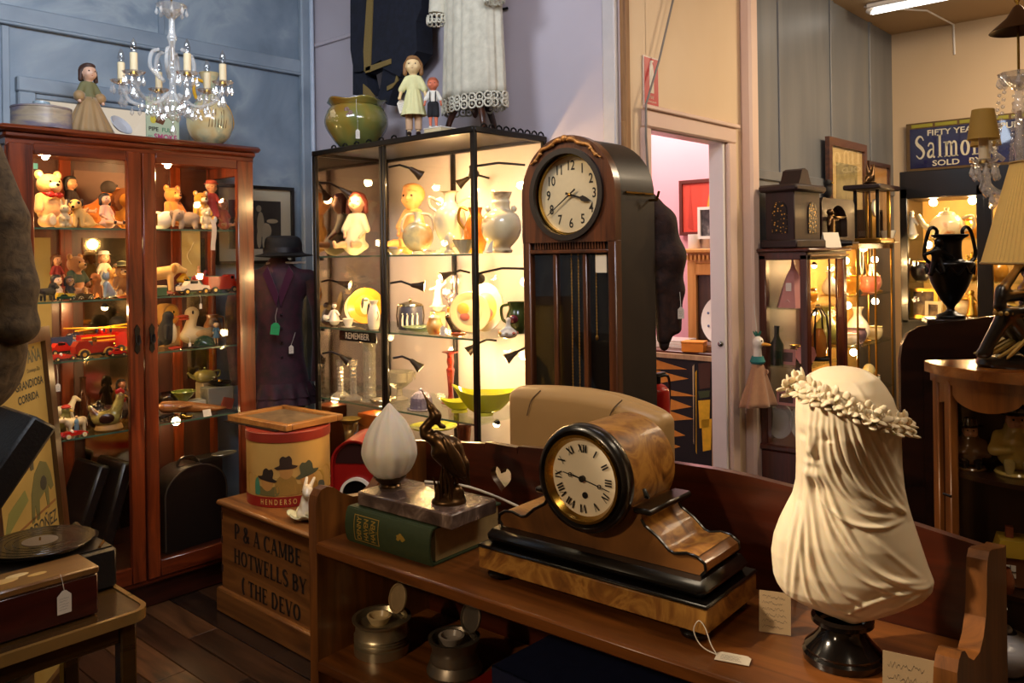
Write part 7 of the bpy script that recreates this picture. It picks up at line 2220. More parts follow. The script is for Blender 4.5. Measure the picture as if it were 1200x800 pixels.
def frame(label,loc,rot,w_,h_,fw,mat_frame,mat_mount=None,mount=0.0,mat_pic=None,tilt=None,name='framed_picture',cat='picture',glass=True,fd=.025):
 t = thing(name,label,cat,loc,rot,None,tilt)
 MB().ring(rect(w_,h_),rect(w_-2*fw,h_-2*fw),fd,'y').mk('frame',mat_frame,t,sm=0)
 if mat_mount:
  MB().box((0,fd*.2,0),(w_-2*fw,.003,h_-2*fw)).mk('mount',mat_mount,t,sm=0)
 if mat_pic:
  MB().box((0,fd*.1,0),(w_-2*fw-2*mount,.003,h_-2*fw-2*mount)).mk('picture',mat_pic,t,sm=0)
 if glass:
  MB().box((0,-fd*.1,0),(w_-2*fw,.0015,h_-2*fw)).mk('glass',thin_glass('picture_glass',(1,1,1),.8),t,sm=0)
 return t
m_mount = pl('cream_mount','#b3a88e',.8,var=.04)
pf = frame('dark-framed old photograph on the blue wall behind the cabinet',(2.345,YL-.02,1.655),0,.46,.41,.016,m_ebony,m_mount,.062,mottle('dark_photo',[(.3,'#14110d'),(.6,'#2c251c'),(.8,'#4a3e2e')],7,.6,bump=0))
for (x,z,a,b) in ((.03,.0,.022,.07),(.06,-.03,.035,.04),(.02,.085,.016,.018),(.10,.02,.035,.012),(.02,-.075,.014,.05),(.05,-.085,.012,.05)):
 MB().ball((x,.0005,z),(a,.0015,b),12,6).mk('pale_figure',pl('photo_pale','#8e8064',.7),pf)

# -- on top of the left cabinet
CT = 1.9985
t = thing('round_tin','round grey-mauve tin box with a painted landscape on the cabinet top','tin',(1.222,3.645,CT))
MB().lathe([(.108,0),(.110,.004),(.108,.02),(.107,.078),(.109,.08),(.109,.086),(.06,.096),(.0,.098)],seg=40).mk('tin_body',mottle('landscape_tin',[(.25,'#7b6a58'),(.42,'#a3937c'),(.55,'#6f6878'),(.75,'#8d8894')],4,.35,bump=0,stretch=(1.2,1.2,5)),t,sm=40)
MB().lathe([(.03,.094),(.032,.102),(.03,.112),(.0,.114)],seg=24).mk('knob',pl('pale_blue_tin','#8fa0a8',.3),t)
doll('brown-curled doll in an olive bodice and wide tan skirt on the cabinet top',(1.41,3.66,CT),rad(8),.315,False,'#d3a68a','#3b2014','#6d6a45',rh=.112)
sk = MB().grid(lambda u,v:((.03+.072*v+.008*sin(2*PI*u*13)*v)*cos(2*PI*u),(.028+.062*v+.008*sin(2*PI*u*13)*v)*sin(2*PI*u),.165-.158*v),66,6,True)
dl_ = [o for o in bpy.data.objects if o.get('label','').startswith('brown-curled doll')][0]
sk.mk('skirt',pl('tan_taffeta','#97774c',.6,sheen=.3),dl_,sm=180,thick=.002)
for s in (-1,1):
 MB().ball((s*.045,-.01,.165),(.024,.022,.024),12,8).mk('puff_sleeve',pl('tan_taffeta','#97774c',.6),dl_)
plate('pale white saucer leaning beside the olive-bodiced doll',(1.535,3.66,CT+.002),rad(25),.052,pl('pale_china','#b8bac0',.25),pl('pale_china','#b8bac0',.25),38,'saucer')
t = thing('showcard','pale green printed tobacco showcard standing under the chandelier','showcard',(1.745,3.70,CT),rad(3),None,None)
MB().box((0,0,.105),(.155,.006,.21)).mk('card',pl('mint_card','#a9b89c',.7,var=.03),t,sm=0)
fnc = lambda dx,dz:(lambda x,y:(x+dx,-.0036,y+dz))
text('lettering','PIPE',.026,m_ink,t,fnc(-.045,.067),bold=.0006)
text('lettering','FULL',.026,pl('print_green','#3f7a5a',.6),t,fnc(.022,.067),bold=.0006)
text('lettering','to',.022,pl('print_green','#3f7a5a',.6),t,fnc(-.06,.035))
text('lettering','SMOKE',.034,pl('print_pink','#b0376d',.6),t,fnc(.012,.034),bold=.001)
MB().prism([(-.04,.10),(.0,.09),(.01,.11),(-.01,.16),(-.02,.19),(-.028,.19),(-.02,.15),(-.025,.12)],.001,'y',(0,-.0035,0)).mk('printed_pipe',pl('print_brown','#5b3216',.6),t,sm=0)
MB().ball((-.045,-.0035,.11),(.016,.0008,.018),12,5).mk('printed_flame',pl('print_yellow','#c3b53c',.6),t)
mjg = mottle('jug_glaze',[(.3,'#c9a05a'),(.48,'#cdbf92'),(.6,'#8fa08a'),(.68,'#b8762c')],8,.18,coat=.5,bump=0)
t = thing('painted_jug','round cream jug with yellow handles and painted grasses on the cabinet top','jug',(1.955,3.665,CT),rad(-12))
MB().lathe([(.045,0),(.047,.006),(.04,.012)],seg=28).mk('foot',m_iv,t)
MB().lathe(prof([(.04,.01),(.085,.05),(.104,.11),(.095,.17),(.06,.22),(.032,.25),(.027,.29),(.04,.335),(.047,.352)],40),seg=40).mk('body',mjg,t,sm=180)
m_yh = pl('yellow_glaze','#d3a028',.2,coat=.5)
MB().tube(curve([(-.03,0,.31),(-.065,0,.315),(-.07,0,.26),(-.058,0,.225)],16),.008,8).mk('handle',m_yh,t)
MB().tube(curve([(.058,0,.225),(.09,0,.19),(.108,0,.13),(.10,0,.09)],16),.006,8).mk('yellow_band',m_yh,t)
for k in range(7):
 a =-1.9+k*.13
 R0 = .104
 MB().tube([(R0*.985*cos(a),R0*.985*sin(a),.085),(1.0*R0*cos(a+.03),1.0*R0*sin(a+.03),.115),(.95*R0*cos(a+.06),.95*R0*sin(a+.06),.15+.01*(k % 3))],.0018,5).mk('painted_reed',pl('reed_brown','#6d5026',.4),t)

# -- lettered wooden chest and what stands on it
w_ch = wood('chest_wood','#573013','#94602c','y',4,.4,.25,12)
chest = thing('wooden_chest','wooden box chest with black stencilled lettering beside the bench','chest',(1.99,2.70,0))
CW,CL = .44,1.14
MB().box((0,0,.05),(CW+.04,CL+.03,.10),.006).mk('plinth',w_ch,chest)
MB().box((0,0,.27),(CW,CL,.35),.004).mk('body',w_ch,chest)
MB().box((0,0,.455),(CW+.035,CL+.03,.022),.008).mk('lid',w_ch,chest)
for z in (.18,.30,.40):
 for s in (-1,1):
  MB().box((-CW/2,s*(CL/2-.006),z),(.003,.012,.03)).mk('dovetail',pl('dark_joint','#2c1509',.6),chest,sm=0)
m_sten = pl('black_stencil','#150c07',.7,var=.2)
for (s,y0,z0,sz) in (('P & A CAMBE',.462,.325,.062),('HOTWELLS BY',.466,.225,.060),('( THE DEVO',.408,.115,.060)):
 serif_text(s,sz,1.06,m_sten,chest,(lambda a,b:lambda x,y:(-CW/2-.0012,a-x,b+y))(y0,z0),wt=1.45)
m_tin = mottle('tin_cream',[(.3,'#b98d48'),(.7,'#c9a35a')],4,.4,bump=0)
m_tinr = pl('tin_red_band','#8a2a1b',.4)
tc = Vector((1.985,3.09,.4675))
TR = .172
ht = thing('hat_tin','round cream hat tin printed with men in hats above a red lettered band','tin',tc)
MB().lathe([(TR,0),(TR,.30)],seg=56).mk('tin_body',m_tin,ht,sm=40)
MB().lathe([(TR+.001,0),(TR+.0015,.042)],seg=56,cap0=False).mk('lower_band',pl('tin_dark_red','#8e1c14',.4),ht,sm=40)
MB().lathe([(TR+.003,.262),(TR+.004,.298),(TR,.302),(0,.303)],seg=56,cap0=False).mk('lid',m_tinr,ht,sm=40)
a_c = math.atan2(-tc.y,-tc.x)
def wrap(x,z,k=.0022):
 a = a_c+x/TR
 return ((TR+k)*cos(a),(TR+k)*sin(a),z)
def wshape(name,pts,mat,k=.002):
 """printed outline bent round the tin: filled as a fan of short strips"""
 P = curve(list(pts)+[pts[0]],4*len(pts))
 xs = np.array([p[0] for p in P])
 cx_,cz2 = xs.mean(),np.mean([p[1] for p in P])
 m = MB()
 n_ = len(P)-1
 for ring_ in (0,.35,.7,1):
  m.v += [wrap(cx_+(p[0]-cx_)*ring_,cz2+(p[1]-cz2)*ring_,k) for p in P[:-1]]
 for q in range(3):
  for i in range(n_):
   m.f.append((q*n_+i,q*n_+(i+1) % n_,(q+1)*n_+(i+1) % n_,(q+1)*n_+i))
 return m.mk(name,mat,ht,sm=0,fixn=False)
m_h1,m_h2,m_h3 = pl('print_hat_brown','#35251a',.5),pl('print_hat_dark','#2c2119',.5),pl('print_hat_green','#4a4c36',.5)
m_c1,m_c2,m_c3,m_c4 = pl('print_coat_tan','#9b7330',.5),pl('print_coat_olive','#6c6033',.5),pl('print_face','#b5803f',.5),pl('print_green','#4d5a34',.5)
wshape('printed_field',[(-.2,.05),(.2,.05),(.2,.14),(.1,.125),(0,.12),(-.1,.12),(-.2,.13)],pl('print_field','#b58f3f',.5),.0012)
for (x,z,mt,hm,sc,tl) in ((-.012,.155,m_c1,m_h1,1.0,0),(-.09,.108,m_c2,m_h2,.95,.25),(.075,.12,m_c1,m_h3,1.15,-.2)):
 wshape('printed_coat',[(x-.045,.048),(x-.045,.09),(x-.03,z-.035),(x,z-.015),(x+.03,z-.035),(x+.045,.09),(x+.045,.048)],mt,.0016)
 wshape('printed_face',[(x-.022*sc,z-.03),(x-.024*sc,z),(x+.024*sc,z),(x+.022*sc,z-.03),(x,z-.042)],m_c3,.002)
 rot_ = lambda p:(x+p[0]*cos(tl)+p[1]*sin(tl),z+.01-p[0]*sin(tl)+p[1]*cos(tl))
 wshape('printed_hat',[rot_((a*sc,b*sc)) for a,b in ((-.047,-.004),(-.026,.004),(-.024,.03),(-.012,.042),(0,.038),(.014,.043),(.024,.028),(.026,.004),(.047,.0),(.03,-.010),(-.03,-.012))],hm,.0026)
wshape('printed_bush',[(-.15,.05),(-.15,.10),(-.135,.12),(-.125,.09),(-.125,.05)],m_c4,.0018)
wshape('printed_cloth',[(.125,.055),(.13,.085),(.16,.08),(.165,.055)],pl('print_slate','#55574f',.5),.0018)
text('lettering','HENDERSO',.030,pl('print_gold','#cfa35a',.5),ht,lambda x,y:wrap(x-.045,.021+y,.003),bold=.0006,spacing=1.7,sx=.66)
fr_t = thing('picture_tray','wooden-framed tray with a dark panel lying on the hat tin','tray',(2.012,3.155,.7735),rad(4))
w_tr = wood('tray_wood','#8a5523','#b9823f','x',6,.4,.2,10)
fw,tx_,ty_ = .032,.30,.41
MB().box((0,0,.006),(tx_-.01,ty_-.01,.008)).mk('base',pl('tray_base','#20170f',.5),fr_t,sm=0)
for s in (-1,1):
 MB().box((s*(tx_-fw)/2,0,.014),(fw,ty_,.026),.003).mk('frame_side',w_tr,fr_t)
 MB().box((0,s*(ty_-fw)/2,.0142),(tx_-2*fw,fw,.026),.003).mk('frame_side',w_tr,fr_t)
MB().box((0,0,.013),(tx_-2*fw,ty_-2*fw,.004)).mk('panel',mottle('tray_panel',[(.3,'#5f4c34'),(.7,'#7d684a')],20,.5,bump=0),fr_t,sm=0)
MB().box((-.02,.03,.0005),(tx_*.95,ty_*.9,.003)).mk('backing',m_dark,fr_t,sm=0)
t = thing('rabbit_figure','white pottery rabbit with grey spots sitting in a wavy dish on the chest','rabbit figure',(1.855,2.76,.468),rad(-35))
blob('rabbit',S([('e',0,.04,.26,.22,.24,.26),('e',0,-.02,.46,.17,.16,.2),('e',0,-.1,.70,.14,.17,.14),('e',0,-.24,.66,.08,.08,.07),('c',.06,0,.78,.16,.16,.95,.055,.04),('c',-.06,0,.78,-.02,.2,.96,.055,.04),('c',-.1,-.12,.4,-.1,-.22,.1,.06,.05),('c',.1,-.12,.4,.1,-.22,.1,.06,.05),('e',-.16,-.02,.14,.12,.2,.13),('e',.16,-.02,.14,.12,.2,.13)],.155),mottle('rabbit_glaze',[(.4,'#d9cdb4'),(.57,'#cbbda2'),(.64,'#5f4d40')],16,.25,bump=.1,coat=.4),t,.0035,.008)
for s in (-1,1):
 MB().ball((s*.019,-.024,.112),.0035,8,6).mk('eye',m_eye,t)
def wavy(u,v):
 a = 2*PI*u
 r = lerp(.03,.075+.008*sin(7*a),v)
 return (r*cos(a),r*sin(a),.004+.02*v**2+.007*v*sin(7*a+1))
b = MB().grid(wavy,84,6,True)
b.f.append(tuple(range(84))[::-1])
b.mk('dish',pl('pale_green_china','#c4c29c',.25,coat=.4),t,sm=180,thick=.003)
m_lred = pl('lantern_red','#8e0f0c',.35,coat=.4,var=.12)
ln = thing('red_lantern','red painted metal lamp housing with an arched top and round black opening','lantern',(1.88,2.50,.4675),rad(-55))
LW,LH,LD = .175,.335,.20
ar_ = [(-LW/2,0),(LW/2,0),(LW/2,LH-LW/2)]+[(LW/2*cos(a),LH-LW/2+LW/2*sin(a)) for a in np.linspace(.12,PI-.12,18)]+[(-LW/2,LH-LW/2)]
MB().prism(ar_,LD,'y',(0,LD/2+.012,0)).mk('housing',m_lred,ln,sm=35)
MB().ring(ar_,[(x*.9,.012+z*.945) for x,z in ar_],.016,'y',(0,.006,0)).mk('front_rim',m_lred,ln,sm=35)
MB().prism([(LW*.41*cos(a),LH-LW/2+LW*.41*sin(a)) for a in np.linspace(0,PI,18)],.004,'y',(0,.011,0)).mk('hood_recess',pl('dark_red','#2b0806',.5),ln,sm=0)
MB().ring(circ(.062,32,.008,.135),circ(.052,32,.008,.135),.014,'y',(0,.004,0)).mk('lens_rim',m_wht,ln,sm=40)
MB().prism(circ(.053,32,.008,.135),.004,'y',(0,.006,0)).mk('lens',pl('black_lens','#060506',.1,coat=.5),ln,sm=0)
t = thing('black_case','small black case with a blue and white cloth between the tin and the lantern','case',(2.10,2.70,.4675),rad(-50))
MB().box((0,0,.055),(.16,.12,.11),.006).mk('case_body',m_case,t)
MB().grid(lambda u,v:((u-.5)*.17,(v-.5)*.13,.113+.012*sin(u*9)*sin(v*7+1)+.01),14,12).mk('cloth',mottle('blue_white_cloth',[(.4,'#2f4663'),(.55,'#9aa4ac'),(.7,'#d2cfc6')],14,.8,bump=0),t,sm=180,thick=.003)

# -- low table with gramophone at bottom left
w_tab = wood('table_wood','#2e1d0b','#4d3516','x',4,.25,.5,10)
tb = thing('side_table','low wooden side table with a rounded pale edge, bottom left','table',(.62,2.60,0))
def rrect(w_,h_,r,n=8):
 out = []
 for (sx,sy,a) in ((1,1,0),(-1,1,90),(-1,-1,180),(1,-1,270)):
  for k in range(n+1):
   b = rad(a+90*k/n)
   out.append((sx*(w_/2-r)+r*cos(b),sy*(h_/2-r)+r*sin(b)))
 return out
MB().prism(rrect(.86,.52,.05),.022,'z',(0,0,.487)).mk('table_top',w_tab,tb,sm=30)
MB().ring(rrect(.868,.528,.054),rrect(.84,.50,.042),.03,'z',(0,0,.486)).mk('edge_band',pl('pale_edge','#8d6d3c',.2,.2,coat=.6),tb,sm=40)
for x in (-.38,.38):
 for y in (-.21,.21):
  MB().box((x,y,.236),(.045,.045,.472),.005).mk('leg',w_tab,tb)
for y in (-.21,.21):
 MB().box((0,y,.44),(.72,.02,.06),.003).mk('apron',w_tab,tb)
for x in (-.38,.38):
 MB().box((x,0,.44),(.02,.38,.06),.003).mk('apron',w_tab,tb)
w_rbox = wood('redbrown_box','#1f0906','#451610','x',5,.3,.5,10)
t = thing('red_box','red-brown wooden box with an inlaid scene on its lid, in front of the gramophone','box',(.70,2.475,.5015))
MB().box((0,0,.056),(.47,.135,.112),.004).mk('box_body',w_rbox,t)
MB().box((0,0,.123),(.476,.141,.022),.005).mk('lid',wood('box_lid','#5a3a1c','#8a6232','x',5,.3,.5,8),t)
for k,(x,y,a,c) in enumerate(((.02,.0,.04,'#c9a86a'),(.06,.02,.03,'#d8c08a'),(-.03,-.015,.035,'#a77a3c'),(.10,-.01,.025,'#c2a05e'),(-.09,.015,.03,'#b08a4c'))):
 MB().ball((x,y,.1345),(a,a*.5,.0012),12,5).mk('inlay',pl('inlay_'+c,c,.4),t)
price_tag('large white handwritten tag hanging on the red-brown box',(.845,2.402,.563),0,.036,.062,[(0,0,.03),(-.004,.001,.055),(-.008,.004,.076)])
gm = thing('gramophone','black portable gramophone with its lid raised and a record on the turntable','gramophone',(.835,2.705,.5015))
MB().box((0,0,.06),(.43,.29,.12),.008).mk('case_body',pl('black_leathercloth','#110f0e',.45,bump=.3,scale=90),gm)
MB().box((0,0,.122),(.41,.27,.004)).mk('deck',pl('deck_black','#1a1614',.4),gm,sm=0)
MB().lathe([(.0,.124),(.02,.124),(.02,.138),(.134,.138),(.136,.143),(.134,.147),(.0,.147)],(.05,-.005,0),48).mk('turntable',pl('nickel','#8d8272',.25,.9),gm,sm=40)
rc = MB().lathe([(.0,.1478),(.146,.1478),(.147,.149),(.146,.1502),(.05,.1502),(.0,.1502)],(.05,-.005,0),64)
rc_ = rc.mk('record',pl('shellac','#0d0b0a',.22,var=.2,coat=.4),gm,sm=30)
MB().lathe([(.0,.1512),(.048,.1512),(.048,.1504)],(.05,-.005,0),36).mk('record_label',pl('label_grey','#6d6256',.5),rc_,sm=30)
for r in (.07,.09,.11,.13):
 MB().lathe([(r-.0006,.1504),(r,.1509),(r+.0006,.1504)],(.05,-.005,0),64,cap0=False).mk('groove_band',pl('shellac','#0d0b0a',.22),rc_)
MB().cyl((.05,-.005,.15),(.05,-.005,.16),.003,seg=8).mk('spindle',brass,gm)
MB().tube([(.195,.12,.124),(.195,.118,.134),(.19,.06,.134),(.2,-.02,.134)],[.012,.011,.009,.013],10).mk('tone_arm',pl('nickel','#8d8272',.25,.9),gm)
MB().tube([(.17,-.13,.126),(.20,-.085,.126)],.004,6).mk('winder_clip',brass,gm)
LM = Matrix.Translation((-.215,0,.13)) @ Matrix.Rotation(rad(-54),4,'Y')
ld_ = MB().box((0,0,0),(.46,.29,.075),.008)
lid = ld_.mk('lid',pl('black_leathercloth','#110f0e',.45),gm)
lid.matrix_local = LM @ Matrix.Translation((.23,0,.0375))
MB().box((.0,0,-.039),(.43,.25,.004)).mk('lid_lining',pl('lining_brown','#251711',.7),lid,sm=0)
t = thing('white_pot','large white ceramic pot standing under the side table','pot',(.66,2.60,0))
MB().lathe(prof([(.10,0),(.14,.05),(.165,.20),(.165,.33),(.175,.36),(.182,.375),(.17,.38),(.155,.36)],40),seg=40).mk('body',pl('white_stoneware','#a89c84',.3,coat=.3),t,sm=60)
MB().hoop(.177,.372,.008,40).mk('rolled_rim',pl('white_stoneware','#a89c84',.3),t)

# framed bullfight poster leaning behind the gramophone
PW,PH = .56,1.245
w_pf = wood('poster_frame','#2a170a','#573618','z',5,.35,.4,10)
m_post = mottle('poster_paper',[(.3,'#8d7434'),(.6,'#a38a45'),(.8,'#8a7f4c')],3,.8,bump=0)
po = thing('framed_poster','framed old yellow bullfight poster leaning behind the gramophone','poster',(.994,3.12,PH/2-.005),rad(50.7),None,(-rad(4.7),0,0))
MB().ring(rect(PW,PH),rect(PW-.10,PH-.10),.03,'y').mk('frame',w_pf,po,sm=0)
MB().ring(rect(PW-.098,PH-.098),rect(PW-.084,PH-.084),.02,'y',(0,-.003,0)).mk('gilt_slip',gold,po,sm=0)
MB().box((0,.004,0),(PW-.08,.004,PH-.08)).mk('poster_sheet',m_post,po,sm=0)
pw = PW-.10
pt = lambda dx,dz:(lambda x,y:(x+dx,.0012,y+dz))
m_pr = pl('poster_ink','#2b2a1e',.7)
m_pg = pl('poster_grey','#56543c',.7)
text('lettering','DE ESPAÑA',.062,m_pg,po,pt(.215,PH/2-.098),sx=.85,bold=.0015,align='RIGHT')
text('lettering','Domingo Dia 1',.020,m_pr,po,pt(.215,PH/2-.145),align='RIGHT')
text('lettering','GRANDIOSA',.040,m_pr,po,pt(.215,PH/2-.19),sx=1.0,bold=.001,align='RIGHT')
text('lettering','CORRIDA',.038,m_pr,po,pt(.165,PH/2-.236),sx=1.0,bold=.001,align='RIGHT')
bull = [(-.2,-.22),(-.17,-.10),(-.10,-.02),(.0,.02),(.09,.0),(.14,-.05),(.17,-.12),(.12,-.13),(.09,-.10),(.08,-.2),(.05,-.2),(.03,-.12),(-.06,-.14),(-.08,-.22),(-.12,-.22),(-.13,-.15),(-.16,-.22)]
MB().prism([(x*.8+.0,z*.8+.30) for x,z in bull],.001,'y',(0,.0012,0)).mk('printed_bull',pl('poster_bull','#3d3a26',.7),po,sm=0)
MB().prism([(x*.55+.12,z*.8+.14) for x,z in bull],.001,'y',(0,.0012,0)).mk('printed_matador',pl('poster_olive','#5d5a2e',.7),po,sm=0)
MB().ball((.13,.0012,.075),(.035,.001,.03),14,5).mk('printed_hat',m_pr,po)
MB().prism([(-.2,-.03),(-.15,.05),(-.02,.09),(.0,.05),(-.1,.01)],.001,'y',(0,.0012,0)).mk('printed_cape',pl('poster_green','#6d7036',.7),po,sm=0)
MB().prism([(-.22,-.035),(.22,-.005),(.22,-.013),(-.22,-.043)],.001,'y',(0,.0012,0)).mk('printed_rule',pl('poster_brown','#7a4f22',.7),po,sm=0)
text('lettering','ORDOÑEZ',.062,m_pr,po,pt(.215,-.065),sx=.9,bold=.001,align='RIGHT')
text('lettering','ANTONIO',.062,m_pr,po,pt(-.04,-.065),sx=.7,bold=.001,align='RIGHT')

# brown fur coat hanging at the left edge
m_fur = mottle('brown_fur',[(.3,'#3a2f22'),(.7,'#65543c')],40,.95,4,.4,.6)
fc = thing('fur_coat','brown fur coat hanging at the left edge before the toy cabinet','coat',(.655,2.255,0),rad(-47.9))
blob('sleeve',[('c',-.04,0,1.74,.015,0,1.58,.05,.055),('c',.015,0,1.58,.045,-.01,1.42,.05,.05),('c',.045,-.01,1.42,.048,-.015,1.33,.048,.046),('e',.046,-.015,1.325,.054,.052,.04)],m_fur,fc,.006,.02)
blob('coat_body',[('c',-.14,0,1.70,-.12,.02,1.24,.13,.15),('e',-.05,0,1.27,.10,.09,.06)],m_fur,fc,.008,.04)
blob('far_sleeve',[('c',-.24,0,1.72,-.31,0,1.56,.055,.058),('c',-.31,0,1.56,-.33,-.01,1.34,.055,.05)],m_fur,fc,.008,.02)
blob('collar',[('c',-.20,-.09,1.77,-.14,-.12,1.60,.045,.035),('c',-.08,-.09,1.77,-.14,-.12,1.60,.045,.035),('c',-.20,-.06,1.78,-.08,-.06,1.78,.045,.045)],m_fur,fc,.007,.02)
for k in range(3):
 MB().ball((-.115,-.135-.005*k,1.54-.1*k),(.014,.008,.014),10,6).mk('button',m_dark,fc)
MB().tube(curve([(-.14,0,1.80),(-.14,.0,1.90),(-.14,-.03,1.94),(-.14,-.06,1.93)],12),.004,6).mk('hanger_hook',m_iron,fc)
t = thing('coat_stand','dark wooden coat stand behind the brown fur coat','coat stand',(.655-.14*.670-.065*.742,2.255+.14*.742-.065*.670,0),rad(-47.9))
MB().cyl((0,0,0),(0,0,1.97),.016,.013,12).mk('pole',w_rbox,t)
MB().lathe([(.16,0),(.16,.02),(.05,.04),(.02,.06)],seg=28).mk('base',w_rbox,t,sm=40)
MB().ball((0,0,1.985),.025,12,8).mk('finial',w_rbox,t)
for k in range(4):
 a = PI/2*k
 MB().tube(curve([(.01*cos(a),.01*sin(a),1.88),(.08*cos(a),.08*sin(a),1.87),(.11*cos(a),.11*sin(a),1.93)],10),.007,8).mk('hook_arm',w_rbox,t)

# -- doorway: sign, cable, fur stole, next room
sg = [(2.882,2.28),(3.018,2.281),(3.013,2.09),(2.877,2.091)]
sgx,sgz = sum(p[0] for p in sg)/4,sum(p[1] for p in sg)/4
t = thing('fire_sign','red fire extinguisher sign with a white extinguisher symbol above the doorway','sign',(sgx,YD-.006,sgz))
SWd,SHt = .115,.205
MB().box((0,0,0),(SWd,.004,SHt),.001).mk('plate',pl('sign_white','#d9c7bb',.4),t,sm=0)
MB().box((0,-.0025,.0),(SWd-.012,.002,SHt-.012)).mk('red_field',pl('sign_red','#b51a22',.4,var=.05),t,sm=0)
MB().prism([(-.018,-.055),(.014,-.055),(.014,.04),(.008,.06),(.004,.066),(.004,.074),(.012,.074),(.012,.08),(-.008,.08),(-.014,.07),(-.014,.062),(-.018,.05)],.001,'y',(.002,-.004,.008)).mk('extinguisher_symbol',m_wht,t,sm=0)
text('lettering','FIRE',.018,m_wht,t,lambda x,y:(x,-.0042,-.066+y))
text('lettering','EXTINGUISHER',.010,m_wht,t,lambda x,y:(x,-.0042,-.084+y))
cb = [(3.101,2.588),(2.965,2.268),(2.864,2.079),(2.86,1.948),(2.87,1.828),(2.886,1.736)]
tag(MB().tube([(x,1.845,z) for x,z in cb],.005,6).mk('wall_cable',pl('grey_cable','#77706a',.5)),'thin grey cable running down the wall past the fire sign','cable')
m_mink = mottle('dark_mink',[(.3,'#1a0b05'),(.7,'#3a1d0f')],35,.8,4,.4,.6)
FSo = (2.574,1.596,1.436)
t = thing('fur_stole','dark brown fur stole hanging from the side of the longcase clock','stole',FSo,rad(-47.9))
k_ = 3.06e-3
fp = lambda a,b_:((a-777)*k_,(310-b_)*k_)
def fcap(a,b_,r0,c_,d_,r1,y=0.0):
 p,q_ = fp(a,b_),fp(c_,d_)
 return ('c',p[0],y,p[1],q_[0],y,q_[1],r0,r1)
blob('stole',[fcap(763,232,.02,775,260,.05),fcap(775,260,.05,784,300,.055),fcap(784,300,.05,776,330,.035),fcap(776,330,.034,777,396,.026),fcap(787,300,.04,792,340,.026),fcap(792,340,.024,791,385,.02),fcap(766,240,.02,767,300,.035)],m_mink,t,.006,.03)
MB().ball((fp(777,402)[0],0,fp(777,402)[1]),(.02,.018,.028),10,6).mk('tail_tip',m_mink,t)
price_tag('white tag hanging from the dark fur stole',(FSo[0]+.0,FSo[1]-.07,FSo[2]-.17),rad(-47.9),.022,.042,[(0,0,.021),(0,.01,.06),(.0,.03,.10)])
px_,pz_ = [(2.844,0.873)][0]
t = thing('fire_extinguisher','red fire extinguisher with a white label beside the doorway','fire extinguisher',(px_+.0,1.80,pz_-.13))
MB().lathe(prof([(.045,0),(.05,.01),(.05,.17),(.04,.2),(.018,.215)],24),seg=24).mk('cylinder',pl('extinguisher_red','#a3140f',.3,coat=.4),t,sm=50)
MB().lathe([(.0508,.05),(.0508,.12)],seg=24,cap0=False).mk('label',m_wht,t,sm=50)
MB().cyl((0,0,.21),(0,0,.245),.016,seg=12).box((.02,0,.25),(.07,.02,.012),.003).mk('valve',m_iron,t)
MB().box((0,.045,.12),(.03,.06,.04),.003).mk('bracket',m_iron,t)
MB().tube(curve([(.01,0,.24),(.05,-.02,.24),(.062,-.02,.18),(.055,-.02,.1)],14),.006,6).mk('hose',m_dark,t)
WX = 4.95
pp = [(2.921,1.96),(2.581,1.958),(2.586,1.582),(2.927,1.591)]
t = frame('large red and orange framed poster on the pink wall of the next room',(WX-.015,pp[0][0]-.30,(pp[0][1]+pp[3][1])/2),FV,.60,pp[0][1]-pp[3][1],.022,pl('frame_redbrown','#5b2418',.4),None,0,pl('poster_red','#d8452c',.6),None,'framed_poster','poster',True)
for (x0,x1,z0,z1,c) in ((-.12,-.02,-.2,.2,'#e8a72c'),(-.06,.02,-.1,.16,'#d8762c'),(.02,.12,-.05,.2,'#e0b23c'),(-.24,-.2,-.22,.22,'#c2381f')):
 MB().prism([(x0,z0*.6),(x1,z0*.7),((x0+x1)/2,z1*.7)],.001,'y',(0,-.0005,0)).mk('printed_shape',pl('print_'+c,c,.6),t,sm=0)
cy0 = 2.684
t = thing('pine_cabinet','yellow pine cabinet with dentil cornice and glazed door in the next room','cabinet',(4.76,cy0-.30,0),FV)
w_pine = wood('pine','#b5742f','#d39a52','z',4,.4,.2,10)
MB().box((0,.02,1.485),(.66,.36,.03),.008).mk('cornice',w_pine,t)
for k in range(22):
 MB().box((-.30+k*.0286,-.145,1.445),(.014,.012,.03)).mk('dentil',w_pine,t,sm=0)
MB().box((0,.03,1.44),(.62,.32,.07),.003).mk('frieze',w_pine,t)
for x in (-.28,.28):
 MB().box((x,-.12,.72),(.06,.03,1.40),.004).mk('stile',w_pine,t)
MB().box((0,-.12,1.37),(.52,.03,.07),.004).mk('rail',w_pine,t)
MB().box((0,.05,.7),(.60,.28,1.38)).mk('carcass',wood('pine_dark','#3a2312','#5b3a1e','z',4,.5,.1),t)
MB().box((0,-.112,.72),(.50,.004,1.28)).mk('door_glass',g_pane,t,sm=0)
t = frame('small white-framed photograph standing on the pine cabinet',(4.68,2.574-.02,1.66),FV,.17,.20,.018,m_wht,None,0,mottle('photo_dark',[(.4,'#1d1a18'),(.6,'#54504a'),(.75,'#b9aea2')],18,.5,bump=0),None,'photo_frame','picture')
